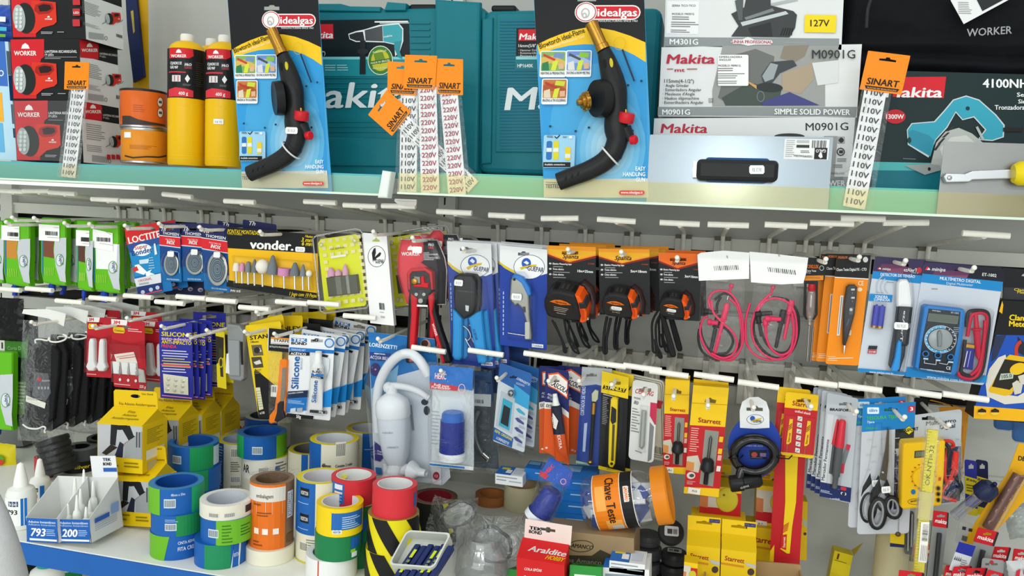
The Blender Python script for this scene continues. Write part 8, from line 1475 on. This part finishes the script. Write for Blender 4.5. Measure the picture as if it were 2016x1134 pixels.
c=Card('snack_pack','yellow and red printed pack under the grey flap at the left edge','bag',(-30,868),(32,876),(-30,960),-.30);mb=c.part('film');pillow(c,mb,-c.W/2,-c.H/2,c.W/2,c.H/2,.02,mat('d8c81a',.3,bump=.4,bscale=60));mb=c.part('print');a=Art(mb,c.L,z=.021);a.e(8,900,14,10,'4aa030');a.e(14,905,8,6,'c8402a');a.r(-20,930,24,950,'b83a2a');c.done()
c,a=carton('grey_carton','grey carton behind the low green pouch at the left edge','box',(-40,846),(36,838),(-30,886),-.20,.08,'6a6e6c');c.done()
# ================================================================ middle: tray of cases, rings in bags, cartons
g9=off(760,880,4.466)
c=Card('plastic_tray','off white plastic tray holding dark blue cases','tray',(805,1052),(892,1058),(768,1120),-.60,pitch=-50);W,H=c.W/2,c.H/2;TP=mat('c9ccc4',.4);mb=c.part('tray');mb.prism(c.rect(.008),-.012,-.010,TP);o=c.rect(.008);i_=c.rect(.007,-.003);n=len(o);vs=[(x,y,z)for L,z in((o,-.012),(o,.016),(i_,.016),(i_,-.010))for x,y in L];mb.add(vs,[(k*n+j,k*n+(j+1)%n,(k+1)*n+(j+1)%n,(k+1)*n+j)for k in range(3)for j in range(n)],TP);c.done()
for i in range(6):
 x0,y0,x1,y1=262+i*58,862+(i%2)*14,60+i*62,1160;TLp,TRp,BLp=g9(x0,y0),g9(x0+48,y0+4),g9(x1,y1)
 k=Card('blue_case','dark blue slim case in the plastic tray, %s from the left'%('first','second','third','fourth','fifth','last')[i],'case',TLp,TRp,BLp,-.612,pitch=-50,group='dark blue cases');mb=k.part('case');mb.prism(k.rect(.002),-.008,.006,mat('1b2a5e',.35),bev=.002)
 if i in(0,3,4):
  a=k.art(mb,.006);f=lf(TLp,TRp,BLp)
  for u0,u1 in((.12,.36),(.42,.5),(.54,.62),(.66,.8)):a.p([f(.25,u0),f(.8,u0+.01),f(.8,u1),f(.25,u1)],'c3d21e' if u1-u0>.1 else '7d8a5a')
 k.done()
def ringbag(label,x,y,rx,ry,rot,Y,pts):
 c=Card('ring_bag',label,'bagged ring',(x-rx*1.3,y-ry*1.3),(x+rx*1.3,y-ry*1.3),(x-rx*1.3,y+ry*1.6),Y,group='bagged clear rings');mb=c.part('ring');k=c.s_(1);mb.tube([(*c.L(*q),.004*math.sin(t))for t,q in enumerate(ellipse(x,y,rx,ry,36,rot=rot))],k*3.2,mat('55585a',.4),n=8,closed=True);mb=c.part('disc');mb.prism([tuple(c.L(*q))for q in ellipse(x,y,rx*.9,ry*.9,28,rot=rot)],-.004,.002,clear(gloss=.15,body=.55,bodycol='c9cfce'))
 mb=c.part('clear_bag');P=[c.L(*q)for q in pts]
 def sh(u,v):p=Vector(P[0]).lerp(P[1],u).lerp(Vector(P[3]).lerp(P[2],u),v);return(p.x,p.y,.012+.02*math.sin(math.pi*u)+.012*noise.noise(Vector((u*3,v*3,x))))
 mb.sheet(sh,14,14,clear(bump=.9,bscale=30,gloss=.08,rough=.14,body=.10,bodycol='b3bcbc'));return c.done()
ringbag('clear ring in a crumpled bag, behind the tray of blue cases',903,1012,34,22,-25,-.42,[(860,970),(945,975),(930,1066),(836,1054)]);ringbag('larger clear ring with a black seal in a bag, left of the red glue box',970,1072,40,32,40,-.45,[(920,1000),(1040,1008),(1030,1098),(912,1085)])
P=atz(932,1160,ZL);r=thing('clear_cup','clear plastic cup in film at the bottom edge, beside the tray of cases','cup',Matrix.Translation((P.x,P.y+.05,ZL+.0005)));b=MB();CU=clear(gloss=.10,body=.16,bodycol='b9c0c2');b.lathe([(.0,0),(.046,0),(.05,.01),(.046,.05),(.036,.062),(.034,.078),(.031,.078),(.032,.06)],CU,n=32);b.build('cup',r);b=MB();b.lathe([(.053,0),(.054,.04),(.042,.07),(.040,.082)],BAG,n=24);b.build('film',r)
B=roll_at(982,1052,1010,ZL);roll('cream crepe tape roll under the small white and blue box',B,Z0,.056,'d3cda8','b9a27a',None,top='b9a27a');B=roll_at(926,990,1000,ZL);roll('tan tape roll on its side behind the bagged rings',B,Z0,.022,'a8693a','b9763f',None,top='a8693a')
def pbox(label,TL,TR,BL,Y,d,col,arts,pitch=0,grp='small boxes',nm='small_box',yaw=0):
 c,a=carton(nm,label,'box',TL,TR,BL,Y,d,col,yaw,pitch,grp);f=lf(TL,TR,BL)
 for it in arts:
  if isinstance(it[0],str):a.t(it[0],f(*it[1]),f(*it[2]),it[3],it[4],.03)
  else:a.p([f(*q)for q in((it[0],it[1]),(it[2],it[1]),(it[2],it[3]),(it[0],it[3]))],it[4])
 mb=c.mb;W,H=c.W/2,c.H/2
 return c,mb,W,H
def topface(c,mb,d,items):
 A=Art(mb,lambda x,y:(x,y),fn=lambda x,y,z:(x+c.k*c.H/2,c.H/2+z,-d+y))
 for u0,v0,u1,v1,col in items:A.lr(-c.W/2+u0*c.W,v0*d,-c.W/2+u1*c.W,v1*d,col)
def ptfe(label,TL,TR,BL,Y,d=.05,blue=0):
 c,mb,W,H=pbox(label,TL,TR,BL,Y,d,'e2e5e6' if not blue else '1b6cba',((.05,.2,.8,.3,'8a93a0'),(.05,.5,.4,.6,'8a93a0'),(.5,.55,.95,.65,'9aa'))if not blue else((.5,.3,.9,.4,'a9cbe8'),),grp='thread seal tape boxes');topface(c,mb,d,((0,0,.55,1,'1f6cc0'),(.1,.15,.4,.4,'d8c83a'),(.6,.2,.9,.8,'c9d4e0'),(.32,.4,.52,.8,'eef0f0'))if not blue else((.05,.1,.6,.5,'7fb2dc'),));return c.done()
ptfe('small white and blue box on the cream roll',(975,932),(1029,939),(975,952),-.36);ptfe('small blue box right of the white and blue box on the cream roll',(1033,921),(1074,926),(1033,943),-.33,.05,1)
for k,(x,y)in enumerate(((1074,1008),(1078,985),(1082,962),(1086,940))):ptfe('blue thread seal tape box in the pile behind the jar, %s'%('bottom one','second from the bottom','third from the bottom','top one')[k],(x,y),(x+82,y+7),(x,y+(30,22,22,21)[k]),-.40+.004*k,.09,1)
c,mb,W,H=pbox('cardboard carton printed with an oval logo, under the blue boxes and the jar',(1078,1042),(1248,1060),(1078,1210),-.46,.14,'9a8260',(),grp=None,nm='cardboard_carton');a=c.art(mb);a.p([(1078,1092),(1165,1094),(1182,1082),(1246,1112),(1246,1140),(1078,1128)],'3f382c');a.ring(1144,1075,25,12,1.5,'3a3226');a.t('AMANCO',(1124,1077),(1167,1082),8,'2f281e',.03,.15);a.t('Tubos Amanco',(1092,1104),(1184,1112),9,'8a8478',.01);c.done()
r=c.root
# jar of testers lying on the carton
c=Card('tester_jar','clear jar with an orange label and orange lid, lying on the carton','jar',(1140,930),(1325,918),(1148,1046),-.44);V=lambda x,y,z=-.03:Vector((*c.Lz(z)(x,y),z));q0,q1=V(1152,992),V(1308,974);d=q1-q0;L_=d.length;R=.051;CJ=clear(gloss=.08,body=.05,bodycol='b9c4cc',fres=.25)
mb=c.part('jar_body');mb.lathe([(0,0),(R*.8,0),(R*.97,L_*.06),(R,L_*.12),(R,L_*.70),(R*.93,L_*.78),(R*.82,L_*.83),(R*.82,L_*.88)],CJ,n=40,p0=q0,ax=d)
ax=d.normalized();u_=(Vector((0,1,0))-ax*ax.y).normalized();w_=ax.cross(u_);fj=lambda x,y,z:q0+ax*x+(u_*math.sin(y/R)+w_*math.cos(y/R))*(R+z)*1.0
mb=c.part('label');A=Art(mb,lambda x,y:(x,y),fn=fj,z=.0005)
def jb(x0,x1,y0,y1,col):
 z=A.up();mb.fn=fj;n=16;mb.add([(x,y0+(y1-y0)*k/n,z)for k in range(n+1)for x in(x0,x1)],[(2*k,2*k+1,2*k+3,2*k+2)for k in range(n)],col);mb.fn=None
jb(L_*.16,L_*.66,-.08,.08,'e6e2da');jb(L_*.17,L_*.50,-.08,.08,'e8801a');jb(L_*.51,L_*.65,-.08,.08,'1c1c1e');jb(L_*.2,L_*.32,.0,.045,'f0a850');jb(L_*.28,L_*.48,-.05,-.02,'f0a850');jb(L_*.34,L_*.48,-.052,-.034,'c9c8c0');jb(L_*.55,L_*.61,.012,.04,'e8e4e0');jb(L_*.56,L_*.60,.014,.038,'e8701a')
for s_,x,y0,y1,h,cl in(('Chave Teste',L_*.33,.062,-.026,.016,'2a1a10'),('FOXLUX',L_*.562,.038,.014,.009,'f4e8dc')):
 z=A.up(.0004);vs,fs=text_geo(s_,.02);mb.fn=fj;mb.add([(x+h*y,y0+(y1-y0)*xx,z)for xx,y in vs],fs,cl);mb.fn=None
mb=c.part('lid');mb.lathe([(R*.9,L_*.88),(R*1.04,L_*.885),(R*1.04,L_*1.05),(R*.98,L_*1.07),(R*.9,L_*1.05),(0,L_*1.04)],mat('dd8218',.35),n=40,p0=q0,ax=d)
mb=c.part('packets',None);
for k in range(26):q=q0+ax*(L_*random.uniform(.08,.8))+u_*random.uniform(-.034,.022)+w_*random.uniform(-.005,.026);mb.T=Matrix.Translation(q)@Matrix.Rotation(random.uniform(-1,1),4,'Z')@Matrix.Rotation(random.uniform(-.8,.8),4,'X');mb.box((-.024,-.013,-.003),(.024,.013,.003),('2a3f96','dfe2e4','c9ced4','2a3f96')[k%4],bev=.002)
mb.T=None;c.done()
# second filter cartridge, tossed on the heap
c=Card('filter_refill','blue filter cartridge bag lying tilted on the heap of blue boxes','filter cartridge',(1064,905),(1130,925),(1036,1040),-.47,group='blue filter cartridges');V=lambda x,y,z=.0:Vector((*c.Lz(z)(x,y),z));mb=c.part('cartridge');q0,q1=V(1090,966),V(1056,1020);d=q1-q0;L_=d.length;mb.lathe([(0,0),(.016,0),(.019,.004),(.022,L_*.8)],mat('1d2f86',.25),n=28,p0=q0,ax=d);mb.lathe([(.024,L_*.8),(.025,L_),(.02,L_),(0,L_*.97)],mat('dfe5ea',.3),n=28,p0=q0,ax=d)
mb=c.part('bag_header');mb.prism([tuple(c.L(*q))for q in((1082,900),(1098,908),(1128,930),(1122,960),(1070,944),(1064,930))],-.001,.001,'1f4fb0');a=c.art(mb,.001);a.p([(1064,926),(1080,936),(1074,944),(1062,936)],'c42a3c');a.t('HERC',(1076,934),(1092,918),7,'d8303c',.05);a.ring(1109,948,6,6,1.4,'d8a0b0');mb=c.part('bottom_seal');mb.prism([tuple(c.L(*q))for q in((1036,1030),(1076,1044),(1074,1050),(1036,1036))],.0,.002,'2a8fd8');clearbag(c,c.part('clear_bag'),[(1070,902),(1132,922),(1080,1052),(1034,1034)],.03,-.02);c.done()
# red glue box, green boxes, front tape boxes
c,mb,W,H=pbox('red epoxy glue box with a white hang tab at the bottom edge',(1017,1097),(1111,1113),(1017,1190),-.545,.05,'cc1f22',(('COLA EPÓXI',(.16,.24),(.52,.22),5,'f2e4e0'),('Araldite',(.08,.52),(.80,.50),15,'f4f0ee')),grp=None,nm='glue_box')
m2=c.part('sloping_top');T=[(-W,H,0),(W,H,0),(W,H+.020,-.042),(-W,H+.020,-.042)];m2.poly([(x+c.k*H,y,z)for x,y,z in T],'cc1f22');m2.poly([(W+c.k*H,H,0),(W+c.k*H,H,-.05),(W+c.k*H,H+.02,-.042)],'cc1f22');A=Art(m2,lambda x,y:(x,y),fn=lambda x,y,z:(x,H+y*.43+z,-y*.9+z*.5))
for t_,y,x0,x1,h,cl in(('Araldite',.018,-.03,.038,.012,'f4f0ee'),('HOBBY',.006,.004,.036,.009,'f0d21a')):z=A.up(.0004);vs,fs=text_geo(t_,.03);m2.fn=A.fn;m2.add([(x0+(x1-x0)*xx+.004*yy,y+h*yy,z)for xx,yy in vs],fs,cl);m2.fn=None
m2=c.part('hang_tab');h_=H+.019;m2.prism([(-W,h_),(W,h_),(W,h_+.036),(-W,h_+.036)],-.0425,-.0418,'e8d4ce',holes=[[(x*.011,h_+.022+y*.005)for x,y in((-1.2,-.5),(-.4,-.5),(-.25,-1),(.25,-1),(.4,-.5),(1.2,-.5),(1.2,.5),(.4,.5),(.25,1),(-.25,1),(-.4,.5),(-1.2,.5))]]);A=Art(m2,lambda x,y:(x,y),z=-.0415);z=A.up()
for t_,y in(('TEK',h_+.018),('BOND',h_+.011)):vs,fs=text_geo(t_,.05);m2.add([(-W+.008+.024*x,y+.006*yy,z)for x,yy in vs],fs,'1c1d28')
c.done()
for k,(T_,Y)in enumerate((((((1122,1112),(1184,1117),(1120,1170))),-.53),(((1000,1120),(1020,1122),(1000,1170)),-.50))):c,mb,W,H=pbox(('green box between the red glue box and the white tape boxes','green box edge left of the red glue box')[k],*T_,Y,.06,'1f8a2e',((.15,.3,.85,.5,'d8e8d8'),(.3,.55,.7,.7,'e4ece0')),pitch=-20,grp='green boxes');topface(c,mb,.06,((.2,.3,.8,.8,'145a20'),));c.done()
ptfe('white and blue thread tape box, lower one of the front pair',(1187,1117),(1278,1122),(1187,1175),-.50,.07);c=ptfe('white and blue thread tape box, upper one of the front pair',(1200,1103),(1270,1112),(1199,1125),-.50,.055)
# black pipe caps with white labels
def cap(label,x,y,rx,zt,tilt=None,lab=True):
 P=atz(x,y,zt);R=rx/scale_at(P);r=thing('pipe_cap',label,'pipe cap',Matrix.Translation(P),'black pipe caps');b=MB();ax=tilt or(0,0,1);D=mat('2a2b2d' if lab else '4a4c4e',.4);b.lathe([(R*.96,-.022),(R,-.02),(R,-.005),(R*.94,0),(0,.002)],D,n=32,ax=ax);b.lathe([(R*.99,-.012),(R*1.03,-.010),(R*.99,-.008)],D,n=32,ax=ax);b.build('cap',r)
 if lab:b=MB();q=Vector(ax).normalized().to_track_quat('Z','Y').to_matrix().to_4x4();b.T=q;k=R*.55;a=Art(b,lambda x,y:(x,y),z=.0024);a.lr(-k,-k*.7,k,k*.7,'d9dbdc',.003);a.lr(-k*.6,-k*.4,k*.1,k*.3,'444');a.lr(k*.2,-k*.4,k*.8,k*.3,'888');b.build('label',r)
 return r
for i,(x,y,rx,zt,tl,lb)in enumerate(((1322,1046,25,.86,(.1,-.8,.55),True),(1328,1086,25,.80,None,True),(1325,1110,25,.775,None,True),(1318,1135,26,.75,None,True),(1276,1050,25,.82,None,False),(1278,1076,26,.795,None,False),(1276,1104,26,.77,None,False))):
 cap(('black pipe cap leaning upright with a torn label, below the jar lid','black pipe cap with a white label, top of the right pile','black pipe cap with a white label, second in the right pile','black pipe cap with a white label at the bottom edge','plain grey pipe cap, top of the pile below the jar','plain grey pipe cap, middle of the pile below the jar','plain grey pipe cap, lowest seen of the pile below the jar')[i],x,y,rx,zt,tl,lb)
# yellow hole saw boxes
def ybox(label,TL,TR,BL,Y,kind,d=.06):
 c,a=carton('hole_saw_box',label,'box',TL,TR,BL,Y,d,'e6c015',group='yellow hole saw boxes');f=lf(TL,TR,BL);w=TR[0]-TL[0]
 if kind==0:a.p([f(0,.15),f(1,.15),f(1,.85),f(0,.85)],SR);a.p([f(0,.1),f(.5,.1),f(.5,.6),f(0,.6)],'c9c4b4');a.p([f(0,.28),f(.2,.3),f(.2,.62),f(0,.6)],'c87a4a');a.e(*f(.2+.32,.45),w*.05,w*.05,'3a3a38');a.e(*f(.66,.35),w*.27,w*.30,'b5a428');a.e(*f(.66,.35),w*.25,w*.28,'c9b82e');a.e(*f(.58,.22),w*.03,w*.03,'6a5a20');a.p([f(0,.8),f(.32,.82),f(.32,1),f(0,.98)],'e2e0d6');a.t('B 7',f(.08,.9),f(.2,.9),3.5,'222',.02)
 else:
  starrett(a,f(.1,.30),f(.66,.33),w*.13);a.line([f(0,.40),f(.66,.43)],4,'d08a18');a.p([f(.66,.3),f(1,.34),f(1,.44),f(.75,.4)],'b9bdb8');a.e(*f(.86,.55),w*.1,w*.1,'4a3a34')
  if kind==2:
   mb=c.part('hang_tab');H,W=c.H/2,c.W/2;mb.poly([(-W,H,0),(W,H,0),(W,H+.018,-.03),(-W,H+.018,-.03)],'dcb812');mb.prism([(-W,H+.018),(W,H+.018),(W,H+.046),(-W,H+.046)],-.031,-.0303,'e6c015',holes=[[(x*.012,H+.034+y*.004)for x,y in((-1.2,-.6),(1.2,-.6),(1.2,.5),(.4,.6),(.2,1),(-.2,1),(-.4,.6),(-1.2,.5))]]);A=Art(mb,lambda x,y:(x,y),z=-.03);A.lr(W*.3,H+.036,W*.95,H+.043,'2a2f70');vs,fs=text_geo('EXTRA COBALT',.02);z=A.up();mb.add([(W*.34+W*.56*x,H+.038+.0035*y,z)for x,y in vs],fs,'e4e0f0')
 return c.done()
ybox('hole saw box with a round yellow saw in its window, left of the red card',(1379,955),(1460,962),(1376,1024),-.30,0);ybox('yellow box under the left hole saw window box',(1360,1018),(1469,1030),(1357,1130),-.33,1);ybox('hole saw box half hidden behind the long red card',(1490,955),(1560,962),(1487,1040),-.24,0);ybox('yellow box under the half hidden hole saw box',(1471,1036),(1560,1046),(1468,1130),-.255,1);ybox('yellow box high behind the coiled cable lock',(1404,912),(1440,916),(1402,970),-.22,1,.04);ybox('yellow box seen right of the long red card',(1560,985),(1590,988),(1558,1100),-.2,1,.04);ybox('yellow box above the half hidden hole saw box',(1490,925),(1530,928),(1488,958),-.2,1,.04)
ybox('yellow box with blue extra cobalt mark, left one of the front pair',(1352,1073),(1418,1080),(1350,1150),-.40,2);ybox('yellow box with blue extra cobalt mark, right one of the front pair',(1420,1081),(1489,1089),(1418,1150),-.40,2);ybox('small yellow and red box at the bottom edge before the hole saw boxes',(1347,1106),(1374,1110),(1343,1170),-.46,0,.03)
# open carton of paint rollers
c=Card('open_carton','open cardboard carton with dividers and white fittings at the bottom edge','carton',(1385,1097),(1575,1112),(1388,1220),-.36);W,H=c.W/2,c.H/2;KB=mat('a98a5f',.8,var=.08);mb=c.part('carton')
for a_,b_ in(((-W,-H,-.003),(W,H,0)),((-W,-H,.117),(W,H-.045,.12)),((-W,-H,0),(-W+.003,H-.01,.117)),((W-.003,-H,0),(W,H-.01,.117)),((-W,-H,0),(W,-H+.003,.117))):mb.box(a_,b_,KB)
mb=c.part('dividers')
for k in range(1,5):mb.prism([(-W+k*W*.4-.001,-H+.003),(-W+k*W*.4+.001,-H+.003),(-W+k*W*.4+.001,H-.028),(-W+k*W*.4-.001,H-.028)],.003,.115,KB)
for k in range(1,3):mb.box((-W+.004,-H+.003,.04*k),(W-.004,H-.030,.04*k+.0015),KB)
mb=c.part('white_fitting');mb.tube([(-W+.012,H-.02,.012),(-W+.045,H-.045,.09)],.004,mat('e8e8e4',.35),n=8);mb.ball((-W+.03,H-.03,.03),.014,mat('e8e8e4',.35),sq=(1,.6,1));c.done()
# ================================================================ bottom right corner heap
g10=off(1800,900,4.847)
for k,(x,y,rx,zt,R,lb)in enumerate(((1804,1094,40,.80,0,'cream plastic pipe end before the yellow rule, holding red cards'),(1868,1125,30,.77,0,'cream plastic pipe end right of the yellow rule'))):
 P=atz(x,y,zt);R=rx/scale_at(P);r=thing('plastic_pipe',lb,'pipe',Matrix.Translation((P.x,P.y,ZR+.0005)),'cream pipes');b=MB();h_=zt-ZR;b.lathe([(R,0),(R,h_),(R*.93,h_),(R*.93,.0)],mat('cfc6a4',.4),n=36);b.build('pipe',r)
P=at(1748,1134,-.3);mb=MB();mb.lathe([(.03,0),(.03,.30)],mat('b9b08c',.4),n=28);mb.lathe([(.03,.30),(.026,.30),(.026,0)],mat('b9b08c',.4),n=28);o=mb.build('plastic_pipe');o.location=(P.x+.01,-.27,ZR+.0005);tag(o,'taller cream pipe behind the scissors card','pipe','cream pipes')
def makita_card(label,TL,TR,BL,Y,drill=1,Hx=.12):
 c=Card('drill_bit_pack',label,'drill bit pack',TL,TR,BL,Y,group='red topped drill bit packs');f=lf(TL,TR,BL);c.card('c41a26',.002,hole=(*f(.5,.28),8,3));a=c.art(c.mb,0,c.hs);a.t('makita',f(.12,.72),f(.88,.76),8,'f2ece8',.03,.18);a.p([f(.9,0),f(1,.05),f(1,1),f(.9,.95)],'26262a')
 W,H=c.W/2,c.H/2;mb=c.part('grey_card');mb.prism([(-W,-H),(W,-H),(W*.9,-H-Hx),(-W*.9,-H-Hx)],-.0012,-.0004,'8a8d8c')
 if drill:mb=c.part('drill_bit');mb.tube([(0,-H-.01,.003),(.002,-H-Hx*.9,.003)],[.004,.004],mat('4a4c4e',.35,.8),n=8)
 return c.done()
for i,(TL,TR,BL,Y)in enumerate((((1838,1005),(1868,1009),(1836,1036),-.40),((1926,1038),(1967,1048),(1916,1066),-.42),((1956,1076),(1991,1078),(1948,1104),-.40),((1996,1080),(2030,1084),(1992,1108),-.36),((1800,1072),(1842,1070),(1798,1096),-.36),((1862,1113),(1894,1113),(1856,1140),-.46),((1878,1116),(1914,1114),(1870,1142),-.475),((1904,1119),(1945,1118),(1896,1144),-.49),((1946,1121),(1978,1130),(1934,1146),-.505),((1770,1122),(1820,1128),(1768,1148),-.50))):
 makita_card('red topped drill bit pack, '+('standing in the pipe right of the yellow rule','tilted, at the foot of the yellow drill pack','beside the clear bag at the right','at the right edge of the view','half behind the yellow rule','leftmost of the fan at the bottom edge','second of the fan at the bottom edge','third of the fan at the bottom edge','last of the fan at the bottom edge','low in front of the pipe by the yellow rule')[i],TL,TR,BL,Y)
c=Card('long_drill_pack','long yellow drill pack leaning diagonally at the right edge','drill pack',(2000,876),(2050,900),(1904,1075),-.36);mb=c.part('backing_card');mb.prism([tuple(c.L(*g7))for g7 in((2006,872),(2060,880),(2040,960),(1935,1075),(1895,1068),(1984,930))],-.001,0,'dda312');a=c.art(mb);a.t('DEWALT',(2004,906),(2050,912),9,'1a1810',.04)
mb=c.part('drill_bit');V=lambda x,y:Vector((*c.Lz(.008)(x,y),.008));mb.tube([V(2006,935),V(1975,985),V(1944,1040)],.009,mat('6a4c44',.35,.3),n=12);mb.tube([V(2008,932)+Vector((.006*math.cos(t*.8),.002*math.sin(t),.006))+(V(1944,1040)-V(2008,932))*(t/40)for t in range(41)],.0022,mat('8a6a60',.3,.4),n=6);mb=c.part('blister');mb.tube([V(2008,930),V(1942,1044)],.014,BLISTER,n=14);c.done()
for k,(x,col)in enumerate(((1899,'2a2f8a'),(1921,'1a1f44'))):
 c,a,f=simple('saw_blade_pack',('blue and yellow blade pack behind the navy knob, left one','navy and yellow blade pack behind the navy knob, right one')[k],'blade pack',(x,904),(x+24,908),(x+2,1012),-.30+k*.01,col,(x+13,918,5,5),'navy and yellow blade packs');a.p([f(0,.3),f(1,.33),f(1,.66),f(0,.62)],'d8c41e');a.t('IRWIN',f(.1,.38),f(.9,.40),5,'1a1f44',.04);a.p([f(0,.85),f(1,.87),f(1,1),f(0,1)],'d8c41e');a.lines(*f(.1,.45),*f(.8,.6),3,'6a6414');c.done()
P=at(1938,968,-.37);r=thing('dust_cap_tool','navy round tool head with a clear tube, left of the yellow drill pack','tool',Matrix.Translation(P));b=MB();b.lathe([(0,.018),(.012,.018),(.017,.012),(.018,-.006),(.012,-.012),(0,-.012)],mat('1a2344',.35),n=24,ax=(.5,-.3,.8));b.ball((.014,-.002,.016),.004,mat('1a2344',.35),n=8);b.build('head',r);b=MB();b.lathe([(.010,-.012),(.010,-.07),(.008,-.07)],clear(gloss=.1,body=.3,bodycol='8a90a8'),n=16,ax=(.5,-.3,.8));b.build('tube',r)
c,a,f=simple('sawtooth_pack','blue topped blade pack with a sawtooth drawing among the red packs','blade pack',(1888,1066),(1921,1075),(1868,1122),-.47,'c3c9cc',None,None,.003);a.p([f(0,0),f(1,0),f(1,.38),f(0,.36)],'1f2a90');a.lines(*f(.5,.55),*f(.9,.95),6,'777',.4)
for i in range(4):a.p([f(.05+i*.11,.62),f(.1+i*.11,.48),f(.15+i*.11,.62)],'555')
c.done()
c,a,f=simple('rosette_pack','narrow yellow pack with a countersink bit, below the scissors card','bit pack',(1754,1004),(1782,1006),(1752,1076),-.34,'d8b81a',None,None,.003);a.p([f(0,.9),f(1,.92),f(1,1),f(0,1)],'1f2350');mb=c.part('bit');mb.ball((*c.L(*f(.5,.62)),.004),.005,mat('6a5038',.4,.5),n=10);mb.tube([(*c.L(*f(.5,.6)),.004),(*c.L(*f(.5,.1)),.004)],.0018,STEEL,n=6);c.done()
for k,(x0,y0,x1,y1)in enumerate(((1782,1004,1800,1090),(1806,1000,1836,1092))):
 c,a,f=simple('drill_set_pack',('grey pack with long drills, left of the yellow rule','grey pack with long drills right behind the yellow rule')[k],'drill pack',(x0,y0),(x1,y0+3),(x0-2,y1),-.30,'6a6a66',None,'grey drill packs');mb=c.part('drill_bit');mb.tube([(*c.L(*f(.35,.05)),.003),(*c.L(*f(.35,.9)),.003)],.002,STEEL,n=6);mb.tube([(*c.L(*f(.7,.05)),.003),(*c.L(*f(.7,.8)),.003)],.002,STEEL,n=6);c.done()
c=Card('grey_bag','translucent bag with fittings at the right edge below the yellow drill pack','bag',(1985,995),(2050,985),(1975,1064),-.33);mb=c.part('bag');pillow(c,mb,-c.W/2,-c.H/2,c.W/2,c.H/2,.016,clear(bump=.8,bscale=35,gloss=.1,body=.6,bodycol='a9b4b2'),wr=.004,seed=5);c.done()
c=Card('blister_pack','grey blister card with a slot hole at the bottom edge among the red packs','blister pack',(1934,1098),(1978,1104),(1928,1150),-.44);c.card('9a9c9c',.004,hole=(1952,1110,12,3));a=c.art(c.mb,0,c.hs);a.e(1952,1107,4,4,'b8303a');c.done()
c=Card('striped_pack','clear pack with red stripes at the right bottom corner','bag',(1990,1104),(2040,1100),(1980,1160),-.45);mb=c.part('bag');pillow(c,mb,-c.W/2,-c.H/2,c.W/2,c.H/2,.010,mat('c3c6c8',.3,bump=.4,bscale=50));a=Art(c.part('print'),c.L,z=.011);a.p([(1996,1118),(2004,1114),(1998,1160),(1988,1160)],'c02a3a');a.p([(2010,1116),(2016,1114),(2014,1160),(2006,1160)],'c02a3a');c.done()
c,a,f=simple('label_card','grey labelled card behind the tilted red pack','card',(1890,1026),(1926,1034),(1880,1068),-.36,'a9aaa6',None);a.p([f(.2,.2),f(.4,.2),f(.4,.35),f(.2,.35)],'333');a.p([f(.55,.22),f(.75,.22),f(.75,.36),f(.55,.36)],'333');a.p([f(.3,.6),f(.6,.62),f(.58,.85),f(.3,.82)],'555');c.done()
c,a=carton('bit_box','yellow hanging bit box leaning alone against the grey panel','box',(1643,1084),(1679,1094),(1630,1150),-.16,.03,'e0c81a');f=lf((1643,1084),(1679,1094),(1630,1150));a.lines(*f(.1,.25),*f(.9,.6),5,'8a7a14',.3);a.p([f(.0,.28),f(1,.30),f(1,.68),f(0,.62)],'ead41e');a.p([f(.5,.7),f(1,.7),f(1,1),f(.5,1)],'c42a26');a.p([f(.2,.05),f(.3,.05),f(.28,.22),f(.18,.22)],'6a3a18');mb=c.part('hang_flap');W,H=c.W/2,c.H/2;mb.poly([(W,H,0),(W,H,-.03),(W+.014,H+.03,-.012)],'d0b818');c.done()
# ---------------------------------------------------------------- a passer-by's grey sleeve at the bottom left corner
q=[at(-30,960,-.95),at(-12,1010,-.96),at(2,1070,-.97),at(14,1140,-.97),at(22,1230,-.97)];r=thing('coat_sleeve','grey cloth coat sleeve cutting into the bottom left corner','sleeve',Matrix.Translation(q[-1]));b=MB();b.tube([p-q[-1]for p in smooth_path(q,6)],[.012+.0008*k for k in range(25)],mat('b9babb',.9,var=.1,vscale=90,bump=.3,bscale=700),n=20);b.build('cloth',r)
